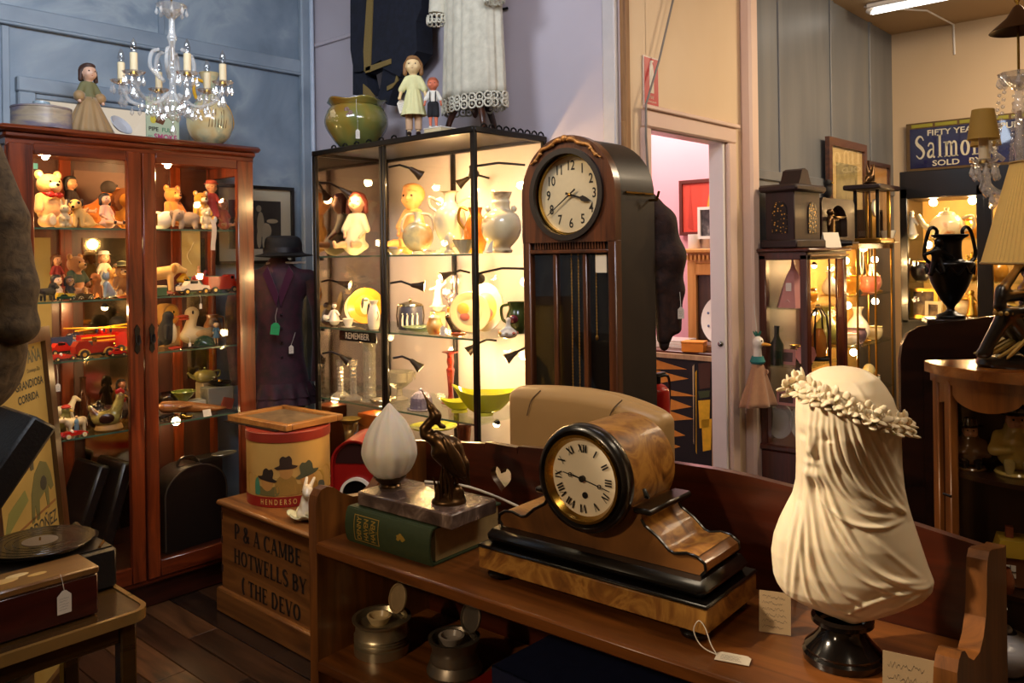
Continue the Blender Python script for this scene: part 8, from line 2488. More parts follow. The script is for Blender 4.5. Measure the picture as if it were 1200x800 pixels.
for i,(px_,l) in enumerate(((812,'white printed mug on the pine cabinet, left of the other'),(830,'second white printed mug on the pine cabinet under the white frame'))):
 t = thing('mug',l,'mug',(4.68,[2.67,2.58][i],1.501),rad(30))
 MB().lathe([(.038,0),(.04,.004),(.04,.09),(.036,.09),(.036,.01),(0,.008)],seg=24).mk('body',m_wht,t,sm=40)
 MB().tube(curve([(.038,0,.075),(.066,0,.07),(.066,0,.03),(.038,0,.02)],12),.005,6).mk('handle',m_wht,t)
 MB().ball((-.012,-.0385,.05),(.018,.002,.02),10,5).mk('printed_motif',m_ink,t)
t = thing('shop_counter','dark counter desk in the next room carrying papers and books','counter',(4.30,2.45,0),0)
MB().box((0,0,.915),(.52,1.0,.03),.004).mk('counter_top',wood('counter_dark','#3c1a10','#6b3320','y',4,.3,.4),t)
MB().box((.02,0,.45),(.46,.96,.90),.004).mk('counter_body',wood('counter_dark2','#2a120b','#4c2416','y',4,.4,.2),t)
for i,(x,px_,sx,sy,h,mt,l) in enumerate((
  (4.18,790,.18,.26,.045,m_wht,'stack of white papers on the counter nearest the clock'),
  (4.22,824,.20,.18,.03,pl('book_tan','#9c6a3c',.6),'tan picture book on the counter by the door jamb'),
  (4.15,804,.10,.12,.05,pl('book_orange','#e08a1e',.5),'small bright orange box on the counter'))):
 y = [2.506,2.353,2.382][i]
 zz = .9305 if i != 2 else .9305
 t = thing(('paper_stack','picture_book','orange_box')[i],l,('papers','book','box')[i],(x-(.06 if i == 2 else 0),y,zz),rad(8*i))
 for q in range(3 if i == 0 else 1):
  MB().box((.004*q,.006*q,h*(q+.5)/(3 if i == 0 else 1)),(sx,sy,h/(3 if i == 0 else 1)*.94),.001).mk(('paper_sheet','cover','carton')[i],mt,t)
 if i == 1:
  MB().box((0,0,h+.001),(sx*.8,sy*.8,.002)).mk('cover_picture',pl('book_picture','#5b3a2a',.5),t,sm=0)
 if i == 2:
  MB().box((0,0,h+.004),(sx*1.03,sy*1.03,.008),.001).mk('lid',mt,t)
t = thing('white_plate','large white speckled round plate standing on the counter at the door jamb','plate',(4.42,2.321,.9305),FV)
MB().lathe([(0,0),(.10,.002),(.15,.016),(.152,.02),(.1,.008),(0,.006)],(0,0,.152),36,M=Matrix.Rotation(rad(80),4,'X')).mk('dish',m_wht,t,sm=60)
for k in range(9):
 a = k*.7
 MB().ball((.11*cos(a),-.022,.152+.11*sin(a)),(.008,.002,.008),8,5).mk('blue_speck',pl('speck_blue','#5b6b8a',.4),t)
# abstract painting leaning under the counter
pr_ = [(2.152,0.925),(2.161,0.32),(2.535,0.95)]
PY1 = pr_[0][0]
PHt = pr_[0][1]-.012
t = thing('abstract_painting','large framed abstract painting in black, ochre and yellow leaning below the counter','painting',(3.985,PY1+.42,PHt/2+.008),FV,None,(-rad(1.5),0,0))
MB().ring(rect(.84,PHt),rect(.79,PHt-.05),.03,'y').mk('frame',wood('pale_frame','#a9885c','#c9ab7c','z',5,.4,.2),t,sm=0)
MB().box((0,.005,0),(.80,.004,PHt-.04)).mk('canvas',pl('canvas_black','#0b0a0c',.6),t,sm=0)
moch = pl('paint_ochre','#d28a2e',.6,var=.25,scale=30)
myl = pl('paint_yellow','#e8b51c',.6,var=.3,scale=30)
X0 = .395
top = PHt/2-.03
for (z0,z1,xl,tip,tz) in ((.0,.07,.42,.16,.05),(.06,.16,.42,.15,.10),(.155,.22,.42,.10,.19),(.20,.31,.36,.13,.25),(.27,.36,.36,.12,.315),(.36,.45,.34,.17,.41),(.45,.53,.34,.20,.475)):
 MB().prism([(X0-xl,top-z0),(X0-tip,top-tz),(X0-xl,top-z1)],.002,'y',(0,.001,0)).mk('painted_triangle',moch,t,sm=0)
MB().prism([(X0-.4,top-.16),(X0-.30,top-.2),(X0-.30,top-.5),(X0-.4,top-.5)],.0015,'y',(0,.0012,0)).mk('painted_field',moch,t,sm=0)
for (x0,z0,x1,z1,mt) in ((.115,.02,.125,.45,pl('paint_cream','#c9b98a',.6)),(.10,.05,.108,.5,myl),(.02,.2,.09,.36,myl),(.01,.3,.07,.48,myl),(.015,.0,.09,.15,pl('paint_brown','#4a2c18',.6)),(.02,.15,.09,.2,pl('paint_green','#3c4a22',.6))):
 MB().prism([(X0-x0,top-z0),(X0-x1,top-z0-.012),(X0-x1+.008,top-z1),(X0-x0-.005,top-z1+.015)],.002,'y',(0,.0008,0)).mk('painted_bar',mt,t,sm=0)

# -- cabinets along the grey wall
w_cur = wood('curio_wood','#2a0f08','#57241a','z',5,.3,.45,12)
cu = thing('curio_cabinet','slim dark red-brown glazed cabinet beside the doorway with a pink tower inside','cabinet',(4.05,1.70,0))
cw,cd_ = .50,.24
for (x,y) in ((-1,-1),(1,-1),(-1,1),(1,1)):
 MB().box((x*(cw/2-.022),y*(cd_/2-.018),.99),(.044,.036,.94),.004).mk('post',w_cur,cu)
MB().box((0,0,.27),(cw,cd_,.50),.006).mk('base',w_cur,cu)
MB().box((0,0,.535),(cw+.02,cd_+.02,.03),.008).mk('base_moulding',w_cur,cu)
MB().box((0,0,1.455),(cw,cd_,.04),.004).mk('top_frame',w_cur,cu)
MB().box((0,0,1.482),(cw+.04,cd_+.04,.018),.006).mk('cornice',w_cur,cu)
MB().box((0,cd_/2-.006,.99),(cw-.04,.006,.9)).mk('back_panel',pl('curio_back','#3a2a24',.6),cu)
for (c,s) in (((0,-cd_/2+.008,.99),(cw-.08,.004,.9)),((-cw/2+.008,0,.99),(.004,cd_-.07,.9)),((cw/2-.008,0,.99),(.004,cd_-.07,.9))):
 MB().box(c,s).mk('side_glass',g_pane,cu,sm=0)
for k in range(2):
 MB().box((.03+k*.09,-cd_/2+.004,.99),(.008,.008,.9)).mk('glazing_bar',w_cur,cu,sm=0)
for z in (1.20,.92,.72):
 MB().box((0,0,z),(cw-.05,cd_-.04,.006)).mk('glass_shelf',g_shelf,cu,sm=0)
MB().box((0,-cd_/2-.014,1.455),(cw-.02,.008,.012),.002).mk('carved_strip',pl('carved_oak','#8a6238',.5,bump=.8,scale=90),cu)
bulb_lamp('cabinet_lamp','warm lamp inside the slim curio cabinet',(4.18,1.70,1.42),2.0,(0,0,-.03))
bulb_lamp('cabinet_lamp','warm lamp under the upper shelf of the slim curio cabinet',(4.18,1.70,1.18),.7,(0,0,-.03))
# its contents: seen mostly through the left side glass
m_pkt = pl('pink_frosted','#c98478',.5,var=.15)
t = thing('pink_tower','pink tapering glass tower with a white label on the upper shelf','ornament',(3.92,1.70,1.204),FV)
MB().lathe([(.085,0),(.06,.08),(.035,.15),(.012,.19),(.004,.235),(0,.24)],seg=6).mk('body',m_pkt,t,sm=0)
MB().box((-.0,-.052,.10),(.028,.003,.04),.001).mk('label',m_wht,t)
MB().tube([(.03,-.06,.01),(.0,-.068,.04),(-.03,-.06,.01)],.002,5).mk('etched_leaf',pl('etched_pale','#e0b5aa',.5),t)
for i,(x,y,z,l,h) in enumerate(((3.9,1.735,.924,'pink-edged picture card on the middle shelf of the slim cabinet',.075),(3.9,1.735,.724,'second pink picture card on the lower shelf of the slim cabinet',.07))):
 t = thing('picture_card',l,'card',(x,y,z),FV,None,(-.15,0,0))
 MB().box((0,0,h/2),(.10,.004,h),.001).mk('card',m_pkt,t)
 MB().box((0,-.003,h/2),(.07,.002,h*.6)).mk('picture',pl('card_brown','#5a3a30',.6),t,sm=0)
vase('bottle','dark green bottle at the back left of the slim cabinet, middle shelf','bottle',(3.86,1.77,.924),[(.03,0),(.032,.1),(.012,.14),(.012,.18),(.015,.19)],pl('bottle_green','#16231a',.1,coat=.4))
t = thing('pink_fan','small pink shell-shaped dish standing on the middle shelf','dish',(3.93,1.64,.924),FV)
MB().lathe([(0,0),(.045,.004),(.05,.012),(.04,.008),(0,.006)],(0,0,.05),24,M=Matrix.Rotation(rad(75),4,'X'),lobes=9,lobe=.05).mk('dish',m_pkt,t)
MB().box((0,.012,.01),(.04,.03,.02),.003).mk('foot',m_iron,t)
t = thing('green_jug','pale green jug on the lower shelf of the slim cabinet','jug',(3.95,1.65,.724),FV)
MB().lathe(prof([(.025,0),(.04,.03),(.036,.08),(.02,.11),(.026,.13)]),seg=20).mk('body',pl('celadon','#7c937c',.25,coat=.3),t,sm=60)
MB().tube(curve([(.022,0,.12),(.05,0,.11),(.05,0,.06),(.038,0,.04)],12),.005,6).mk('handle',pl('celadon','#7c937c',.25),t)
for i,(y,l) in enumerate(((1.77,'white oval plate standing at the left in the bottom of the slim cabinet'),(1.66,'white oval plate standing at the right in the bottom of the slim cabinet'))):
 plate(l,(3.92+.02*i,y,.556),FV+rad(20*i),.07,pl('plate_grey','#a39a90',.25,coat=.3),pl('plate_grey','#a39a90',.25,coat=.3),8,'oval_plate',sy=1.25)
t = thing('black_lantern','black wire-framed lantern with arched top inside the slim cabinet front','lantern',(4.14,1.665,.925),0)
MB().lathe([(.05,0),(.055,.01),(.05,.02)],seg=20).mk('base',m_iron,t)
for a in (0,1.57,3.14,4.71):
 MB().tube([(.05*cos(a),.05*sin(a),.015),(.05*cos(a),.05*sin(a),.15),(.04*cos(a),.04*sin(a),.22),(.012*cos(a),.012*sin(a),.265)],.005,6).mk('wire_rib',m_iron,t)
MB().lathe([(.03,.02),(.04,.06),(.035,.12),(.02,.16)],seg=20).mk('glass_chimney',pl('amber_glass','#c98a3c',.1,trans=.5),t,sm=60)
MB().ball((0,0,.268),.016,10,6).mk('top_knob',m_iron,t)
for i,(x,z,mt,l) in enumerate(((4.03,1.204,m_cr,'cream cup on the upper shelf behind the lantern'),(4.22,.724,m_wht,'white bowl on the lower shelf, front of the slim cabinet'),(4.05,.924,brass,'small brass pot on the middle shelf behind the lantern'),(4.22,1.204,m_or,'orange pot at the right of the upper shelf, slim cabinet'))):
 t = thing('pot',l,'pot',(x,1.74,z))
 MB().lathe(prof([(.02,0),(.036,.02),(.04,.05),(.03,.07),(.034,.08)]),seg=20).mk('body',mt,t,sm=60)
 MB().hoop(.034,.08,.002,20).mk('rim',gold,t)
m_brs = pl('dull_brass','#a8843e',.3,1.0,var=.1)
cv2 = thing('brass_vitrine','brightly lit brass-framed glass cabinet right of the slim curio cabinet','cabinet',(4.76,1.70,0))
bw = .86
fr2 = [(-bw/2,.10),(-bw/2+.17,-.10),(bw/2-.14,-.10),(bw/2,.08)]
for (x,y) in fr2+[(-bw/2,.16),(bw/2,.16),(.02,-.10)]:
 MB().cyl((x,y,.1),(x,y,1.485),.006,seg=8).mk('brass_post',m_brs,cv2)
ol = [(-bw/2-.01,.165),(-bw/2-.01,.1),(-bw/2+.165,-.112),(bw/2-.135,-.112),(bw/2+.01,.08),(bw/2+.01,.165)]
MB().prism(ol,.026,'z',(0,0,1.498)).mk('top_board',wood('oak_top','#6b4a22','#a57c3e','x',4,.35,.3),cv2,sm=0)
MB().prism(ol,.10,'z',(0,0,.06)).mk('base',w_cur,cv2,sm=0)
for a,b in zip([(-bw/2,.16)]+fr2,fr2+[(bw/2,.16)]):
 MB().add([(a[0],a[1],.11),(b[0],b[1],.11),(b[0],b[1],1.485),(a[0],a[1],1.485)],[(0,1,2,3)]).mk('glass_panel',g_pane,cv2,sm=0)
C2 = (1.235,.965,.70,.40)
for z in C2:
 MB().prism([(x*.985,y*.96) for x,y in ol],.006,'z',(0,0,z-.004)).mk('glass_shelf',g_shelf,cv2,sm=0)
MB().box((0,.142,.8),(bw,.004,1.36)).mk('back_board',pl('gold_cloth','#b98f4a',.7),cv2,sm=0)
for i,(x,z,e,l) in enumerate(((4.50,1.44,8,'strong warm lamp at the top left of the brass vitrine'),(4.95,1.44,6,'warm lamp at the top right of the brass vitrine'),(4.52,1.20,5,'warm lamp below the first shelf of the brass vitrine, left'),(4.95,1.20,3.5,'warm lamp below the first shelf of the brass vitrine, right'),(4.6,.94,3,'warm lamp in the middle of the brass vitrine'))):
 bulb_lamp('cabinet_lamp',l,(x,1.66,z),e,(0,0,-.03),r=.02)
items = [  # x, y, z, kind, size, material, label
 (4.55,1.66,0,'pot',.10,m_or,'bright orange lustre bowl on the first shelf of the brass vitrine'),
 (4.68,1.72,0,'vase',.15,m_iv,'tall ivory vase at the centre of the first shelf, brass vitrine'),
 (4.86,1.66,0,'pot',.09,m_pk,'coral pink sugar pot on the first shelf of the brass vitrine'),
 (5.02,1.70,0,'vase',.16,m_cr,'cream vase at the right of the first shelf, brass vitrine'),
 (4.47,1.72,0,'vase',.13,m_wht,'white vase at the left of the first shelf, brass vitrine'),
 (4.52,1.66,1,'pot',.06,m_wht,'white shell-like dish on the second shelf, brass vitrine'),
 (4.64,1.66,1,'pot',.08,pl('purple_glaze','#6a5560',.2,coat=.4),'purple lustre cup on the second shelf, brass vitrine'),
 (4.78,1.70,1,'vase',.19,m_wht,'tall white jug-shaped vase on the second shelf, brass vitrine'),
 (4.92,1.66,1,'pot',.07,m_cr,'cream dish at the right of the second shelf, brass vitrine'),
 (4.46,1.74,1,'vase',.21,pl('striped_green','#8a8a4a',.25,coat=.4),'green-gold bottle at the left of the second shelf, brass vitrine'),
 (4.55,1.68,2,'pot',.07,brass,'brass bowl on the third shelf, brass vitrine'),
 (4.70,1.68,2,'pot',.06,m_cr,'small cream bowl on the third shelf, brass vitrine'),
 (4.97,1.68,2,'pot',.05,m_wht,'white cup on the third shelf, right, brass vitrine'),
 (4.62,1.68,3,'vase',.14,m_or,'orange vase on the lowest shelf, brass vitrine')]
for (x,y,si,kd,h,mt,l) in items:
 t = thing('china_'+kd,l,kd,(x,y,(C2[si] if si < 4 else .11)+.0005 if True else 0))
 if kd == 'pot':
  MB().lathe(prof([(h*.4,0),(h*.62,h*.3),(h*.7,h*.7),(h*.62,h),(h*.68,h*1.05)]),seg=22).mk('body',mt,t,sm=60)
 else:
  MB().lathe(prof([(h*.2,0),(h*.34,h*.25),(h*.3,h*.5),(h*.13,h*.75),(h*.13,h*.9),(h*.2,h)]),seg=22).mk('body',mt,t,sm=60)
 MB().lathe([(h*.36,0),(h*.37,h*.03),(h*.25,h*.06)],seg=22).mk('foot',gold,t)
t = thing('round_clock','round pale globe clock with a paper label on the third shelf, brass vitrine','clock',(4.83,1.66,C2[2]+.001),0)
MB().ball((0,0,.075),(.06,.035,.06),20,12).mk('case',pl('pale_clock','#b5a878',.3),t,sm=180)
MB().box((0,-.036,.08),(.045,.003,.025)).mk('label',pl('tan_label','#8a6a34',.6),t)
MB().box((0,0,.008),(.06,.05,.016),.003).mk('foot',brass,t)
for i,x in enumerate((4.66,4.74,4.82)):
 t = thing('necklace','pearl necklace hanging at the top of the brass vitrine, %s of three' % ('left','middle','right')[i],'necklace',(x,1.63,1.482))
 P = [(-.02,0,0),(-.024,0,-.06),(-.012,0,-.12),(0,0,-.135),(.012,0,-.12),(.024,0,-.06),(.02,0,0)]
 MB().tube(curve(P,30),.003,6).mk('bead_string',[m_wht,gold,m_iv][i],t)
 MB().ball((0,0,-.142),(.008,.006,.011),8,6).mk('pendant',gold,t)

# -- on top of the cabinets and on the grey wall
m_dkw = wood('dark_clock_case','#120706','#2c1210','z',5,.55,.05,12)
m_fret = mottle('gilt_fret',[(.10,'#d0a23c'),(.22,'#b0862f'),(.30,'#1a0d06'),(.6,'#120806')],70,.4,kind='voronoi',bump=.4,metal=.2)
t = thing('bracket_clock_case','dark clock case with two arched gilt fret panels on the slim cabinet','clock case',(3.93,1.70,1.492),rad(-4))
MB().box((0,0,.02),(.30,.19,.04),.006).mk('base',m_dkw,t)
MB().box((0,0,.15),(.26,.15,.24),.004).mk('case_body',m_dkw,t)
MB().box((0,0,.285),(.31,.20,.035),.010).mk('cornice',m_dkw,t)
MB().prism([(-.07,0),(-.05,.03),(-.03,.075),(0,.085),(.03,.075),(.05,.03),(.07,0)],.1,'y',(.03,0,.302)).mk('crest',m_dkw,t,sm=40)
ap = [(-.042,0),(.042,0),(.042,.11)]+[(.042*cos(a),.11+.042*sin(a)) for a in np.linspace(.2,PI-.2,10)]+[(-.042,.11)]
MB().prism(ap,.006,'y',(.045,-.077,.07)).mk('fret_panel',m_fret,t,sm=0)
MB().prism([(a*.9,b_) for a,b_ in ap],.006,'x',(-.132,0,.07)).mk('fret_panel',m_fret,t,sm=0)
t = thing('arched_mirror','dark upright frame with an arched opening holding a mirror','frame',(4.36,1.66,1.512),rad(-3))
oo = [(-.20,0),(.20,0),(.20,.235),(-.20,.235)]
n_ = 44
def boxpt(k,n):
 a = 2*PI*k/n-PI/2
 c,s = cos(a),sin(a)
 s_ = min(.20/max(abs(c),1e-6),.1175/max(abs(s),1e-6))
 return (c*s_,.1175+s*s_)
inn = []
for k in range(n_):
 a = 2*PI*k/n_-PI/2
 c,s = cos(a),sin(a)
 if s >= 0:
  inn.append((.105*c,.105+.095*s))
 else:
  s_ = min(.105/max(abs(c),1e-6),.07/max(abs(s),1e-6))
  inn.append((c*s_,.105+s*s_))
MB().ring([boxpt(k,n_) for k in range(n_)],inn,.05,'y').mk('frame',m_dkw,t,sm=0)
MB().box((0,.01,.11),(.24,.004,.2)).mk('mirror',pl('old_mirror','#b8a888',.08,1.0),t,sm=0)
MB().box((0,0,.004),(.42,.09,.012),.003).mk('foot',m_dkw,t)
t = thing('small_figure','dark small bronze figure with a bowl before the arched mirror','figurine',(4.22,1.63,1.4925),0)
blob('figure',S([('c',0,0,.0,0,0,.08,.2,.12),('c',0,0,.1,0,0,.55,.07,.1),('e',0,0,.74,.08,.09,.1),('c',.05,0,.55,.4,-.05,.55,.05,.035),('c',-.05,0,.55,-.25,-.05,.4,.05,.035)],.19),m_bronze,t,.004,.008)
MB().lathe([(0,0),(.03,.006),(.045,.016),(.03,.01)],(.075,-.01,.105),18).mk('bowl',m_bronze,t)
t = thing('owl_figure','small black owl figure on top of the arched mirror frame','figurine',(4.27,1.66,1.7475),0)
blob('owl',S([('e',0,0,.4,.3,.26,.42),('e',0,-.05,.85,.26,.24,.24),('c',.16,-.04,1.0,.2,-.04,1.16,.06,.02),('c',-.16,-.04,1.0,-.2,-.04,1.16,.06,.02)],.085),mbk,t,.004,.008)
for s in (-1,1):
 MB().ball((s*.01,-.026,.075),.004,6,4).mk('eye',gold,t)
t = thing('glass_clock','tall glass-sided brass clock with a black slab top','clock',(4.83,1.63,1.5125),0)
for (x,y) in ((-.09,-.06),(.09,-.06),(-.09,.06),(.09,.06)):
 MB().cyl((x,y,.03),(x,y,.30),.010,seg=10).mk('column',m_iron if x < 0 else m_brs,t)
MB().box((0,0,.015),(.24,.17,.03),.005).mk('base',m_brs,t)
MB().box((0,0,.31),(.34,.20,.028),.006).mk('slab_top',m_dkw,t)
MB().box((0,0,.165),(.15,.1,.25)).mk('glass_case',g_pane,t,sm=0)
MB().prism(circ(.05,28,0,.2),.012,'y',(0,-.02,0)).mk('dial',m_enamel,t,sm=20)
MB().box((0,-.01,.13),(.09,.01,.2)).mk('dial_plate',m_brs,t)
MB().tube([(0,-.028,.2),(0,-.028,.235)],.0025,5).mk('clock_hand',m_ink,t)
t = thing('bird_bronze','dark bronze bird with raised pointed wings on the slab-topped clock','figurine',(4.80,1.63,1.8365),0)
blob('bird',S([('c',-.3,0,.25,.2,0,.3,.14,.16),('c',.2,0,.3,.5,0,.2,.14,.04),('e',.5,0,.25,.1,.08,.08),('c',.1,-.06,.4,.3,-.1,1.0,.14,.015),('c',.1,.06,.4,-.02,.14,.95,.13,.015),('c',-.3,0,.25,-.55,0,.1,.1,.03),('c',0,0,.2,0,0,.0,.06,.08)],.12),m_bronze,t,.004,.008)
MB().ball((0,0,.006),(.05,.035,.008),12,6).mk('base',m_bronze,t)
t = thing('folded_card','small white folded card in front of the dark clock case','card',(4.10,1.60,1.492),rad(-20))
MB().add([(-.055,0,0),(.055,0,0),(.055,.02,.075),(-.055,.02,.075)],[(0,1,2,3)]).mk('front_leaf',m_paper,t,sm=0,thick=.001)
MB().add([(-.055,.04,0),(.055,.04,0),(.055,.02,.075),(-.055,.02,.075)],[(0,1,2,3)]).mk('back_leaf',m_paper,t,sm=0,thick=.001)
t = thing('opera_glasses','small black opera glasses lying in front of the arched mirror','opera glasses',(4.25,1.585,1.4925),rad(20))
for s in (-1,1):
 MB().cyl((s*.025,-.03,.02),(s*.025,.04,.02),.014,.020,14).mk('barrel',m_case,t)
MB().cyl((-.02,0,.02),(.02,0,.02),.006,seg=8).mk('bridge',brass,t)
t = thing('tea_cup','white tea cup on a saucer beside the glass-sided clock','cup',(5.0,1.60,1.5125),0)
MB().lathe([(.03,0),(.06,.006),(.065,.01),(.03,.006),(0,.006)],seg=28).mk('saucer',m_wht,t,sm=60)
MB().lathe(prof([(.018,.008),(.03,.03),(.04,.06),(.043,.075)]),seg=28).mk('bowl',m_wht,t,sm=60)
MB().tube(curve([(.038,0,.06),(.06,0,.055),(.055,0,.03),(.032,0,.025)],12),.004,6).mk('handle',m_wht,t)
for i,(x,l) in enumerate(((5.06,'open wooden box on end at the right of the brass vitrine top'),)):
 t = thing('wooden_box',l,'box',(5.06,1.735,1.5125),rad(-4))
 wbx = wood('old_box','#3a2413','#6b4626','z',5,.5,.1)
 for (c,s) in (((-.085,0,.1),(.012,.11,.2)),((.085,0,.1),(.012,.11,.2)),((0,0,.194),(.18,.11,.012)),((0,0,.006),(.18,.11,.012)),((0,.05,.1),(.17,.008,.19)),((.0,0,.1),(.01,.1,.19))):
  MB().box(c,s,.001).mk('board',wbx,t)
frame('brown-framed print leaning on the grey wall above the clock cases',(4.97,YD-.065,1.86),0,.60,.52,.045,wood('frame_brown','#3a1d0f','#6e3f20','x',5,.35,.3),pl('mount_yellow','#d0b070',.7),.09,mottle('print_sepia',[(.35,'#8a7a4e'),(.6,'#a89660'),(.75,'#5d5234')],12,.7,bump=0))
frame('gold-framed orange print right of the brown-framed one',(5.50,YD-.065,1.80),0,.40,.46,.022,wood('frame_dark','#2a160c','#53301a','x',5,.35,.3),pl('mount_orange','#bd8a4a',.7),.07,mottle('print_tan',[(.35,'#a8763a'),(.7,'#c49858')],9,.7,bump=0),None,'framed_print')
frame('small gilt-edged picture leaning beside the doorway behind the clock case',(3.905,YD-.05,1.655),rad(3),.14,.32,.014,gold,None,0,mottle('dark_landscape',[(.35,'#1e2416'),(.6,'#3a3a26'),(.8,'#57503a')],7,.5,bump=0),(-rad(4),0,0),'gilt_picture')

# glove puppet hanging on the door casing
t = thing('bird_puppet','cloth glove puppet with a white bird head and tan dress hanging by the doorway','puppet',(3.683,1.775,.93),rad(-20))
mcl = pl('tan_cloth','#a97b58',.9,bump=.3,scale=60,sheen=.3)
MB().grid(lambda u,v:((.028+.075*v+.012*sin(2*PI*u*7)*v)*cos(2*PI*u),(.022+.03*v+.008*sin(2*PI*u*7)*v)*sin(2*PI*u),.02-.20*v),70,10,True).mk('dress',mcl,t,sm=180,thick=.002)
blob('head',[('e',0,-.004,.12,.026,.028,.03),('c',0,0,.10,0,0,.03,.018,.022)],m_wht,t,.003,.008)
blob('beak',[('e',.012,-.036,.112,.018,.018,.008),('e',.022,-.048,.11,.014,.014,.006)],pl('beak_yellow','#c98a24',.4),t,.0025,.004)
MB().lathe([(.03,.02),(.036,.03),(.026,.055),(.02,.05)],seg=20,cap0=False).mk('collar',pl('teal_cloth','#2f7a74',.8),t)
for k in range(5):
 MB().tube([(0,0,.145),(.012*cos(k*1.3),.012*sin(k*1.3),.16),(.02*cos(k*1.3),.018*sin(k*1.3),.172)],[.006,.005,.002],6).mk('head_tuft',pl('teal_tuft','#2c6a58',.9),t)
for s in (-1,1):
 MB().ball((.006+s*.009,-.03,.128),.004,6,4).mk('eye',m_eye,t)
MB().tube([(s_*.03,-.02,-.02) for s_ in (1,1.4)],[.014,.01],8).mk('arm',mcl,t)
MB().tube([(0,0,.15),(0,.02,.30)],.0015,5).mk('hanging_loop',m_string,t)

# -- black display case against the far wall, enamel sign above
bc = thing('black_display_case','tall black display case with lit shelves near the far wall','cabinet',(5.20,1.02,0),0)
by0,by1,bh =-.58,.515,1.90
MB().box((0,(by0+by1)/2,.55),(.40,by1-by0,1.06),.005).mk('base',m_ebony,bc)
MB().box((0,(by0+by1)/2,bh-.06),(.40,by1-by0,.155),.005).mk('fascia',m_ebony,bc)
MB().box((.19,(by0+by1)/2,1.44),(.012,by1-by0,.75)).mk('back_board',pl('lit_back','#c39a55',.6),bc)
for y in (by1-.02,.105,.07,by0+.02):
 MB().box((-.185,y,1.44),(.03,.04,.76),.003).mk('stile',m_ebony,bc)
MB().box((0,by1-.008,1.44),(.38,.012,.76)).mk('end_panel',m_ebony,bc)
MB().box((-.19,.30,1.44),(.004,.37,.74)).mk('front_glass',g_pane,bc,sm=0)
MB().box((-.19,-.25,1.44),(.004,.60,.74)).mk('front_glass',g_pane,bc,sm=0)
BS = (1.535,1.295,1.083)
for z in BS[:2]:
 MB().box((0,(by0+by1)/2,z-.004),(.36,by1-by0-.04,.007)).mk('glass_shelf',g_shelf,bc,sm=0)
for i,(y,z,l) in enumerate(((1.39,1.76,'left downlight in the top of the black display case'),(1.19,1.76,'right downlight in the top of the black display case'),(.85,1.76,'downlight in the right bay of the black display case'),(1.42,1.52,'small lamp under the upper shelf of the black display case'),(1.3,1.285,'small lamp under the lower shelf of the black display case'))):
 bulb_lamp('cabinet_lamp',l,(5.12,y,z),4.2 if i < 3 else 1.6,(0,0,-.03),r=.022)
bits = [
 (5.10,1.455,0,'figurine','white china figure left of the teapot, upper shelf of the black case'),
 (5.10,1.316,0,'teapot','large cream and orange teapot on the upper shelf of the black case'),
 (5.12,1.221,0,'pot','orange pot at the right of the teapot, upper shelf of the black case'),
 (5.12,1.502,1,'pot','dark rimmed bowl at the left of the middle shelf, black case'),
 (5.10,1.187,1,'figurine','gilt figure right of the urn, middle shelf of the black case'),
 (5.08,1.435,2,'photo','gilt photograph frame at the bottom of the black case, left'),
 (5.06,1.38,2,'photo2','smaller cream photograph frame at the bottom of the black case'),
 (5.10,1.238,2,'pot','cream striped pot at the bottom of the black case beside the urn'),
 (5.10,1.195,2,'figurine','tall gilt figure at the bottom right of the black case'),
 (5.12,1.075,1,'pot','orange bowl in the right bay of the black case, middle shelf'),
 (5.12,1.034,2,'pot','yellow pot in the right bay of the black case, bottom shelf')]
for (x,y,si,kd,l) in bits:
 z = BS[si]+.0005
 if kd == 'figurine':
  t = thing('figurine',l,'figurine',(x,y,z),FV)
  mt = m_wht if si == 0 else gold
  blob('figure',S([('c',0,0,.05,0,0,.45,.2,.1),('c',0,0,.45,0,0,.66,.1,.1),('e',0,0,.84,.09,.1,.11),('c',.08,0,.62,.24,-.1,.4,.05,.04),('c',-.08,0,.62,-.2,0,.8,.05,.04)],.15),mt,t,.004,.01)
  MB().lathe([(.035,0),(.035,.008),(0,.01)],seg=16).mk('base',mt,t)
 elif kd == 'teapot':
  t = thing('teapot',l,'teapot',(x,y,z),FV)
  mt = mottle('teapot_glaze',[(.4,'#e3cfa2'),(.55,'#e8d8b0'),(.65,'#c9702c')],9,.2,bump=0,coat=.5)
  MB().lathe(prof([(.05,0),(.085,.04),(.088,.085),(.06,.125),(.045,.13)]),seg=30).mk('body',mt,t,sm=60)
  MB().lathe([(.047,.13),(.04,.145),(.01,.155),(.014,.17),(0,.175)],seg=24).mk('lid',mt,t,sm=60)
  MB().tube([(-.08,0,.05),(-.12,0,.08),(-.15,0,.14)],[.022,.015,.011],10).mk('spout',mt,t)
  MB().tube(curve([(.08,0,.11),(.13,0,.12),(.135,0,.06),(.085,0,.04)],16),.008,8).mk('handle',mt,t)
 elif kd.startswith('photo'):
  h = .17 if kd == 'photo' else .10
  frame(l,(x,y,z+h/2),FV,h*.85,h,.018,gold if kd == 'photo' else m_cr,None,0,mottle('photo_sepia',[(.4,'#3a2a18'),(.6,'#8a6f44'),(.75,'#c2a873')],14,.6,bump=0),(-.1,0,0),'photo_frame','picture')
 else:
  t = thing('china_pot',l,'pot',(x,y,z))
  h = .10
  MB().lathe(prof([(h*.3,0),(h*.5,h*.3),(h*.55,h*.7),(h*.4,h),(h*.46,h*1.1)]),seg=22).mk('body',{0:m_or,1:m_dark if 'dark' in l else m_or,2:m_cr if 'cream' in l else m_yel}[si],t,sm=60)
  MB().hoop(h*.46,h*1.1,.004,22).mk('rim',gold,t)
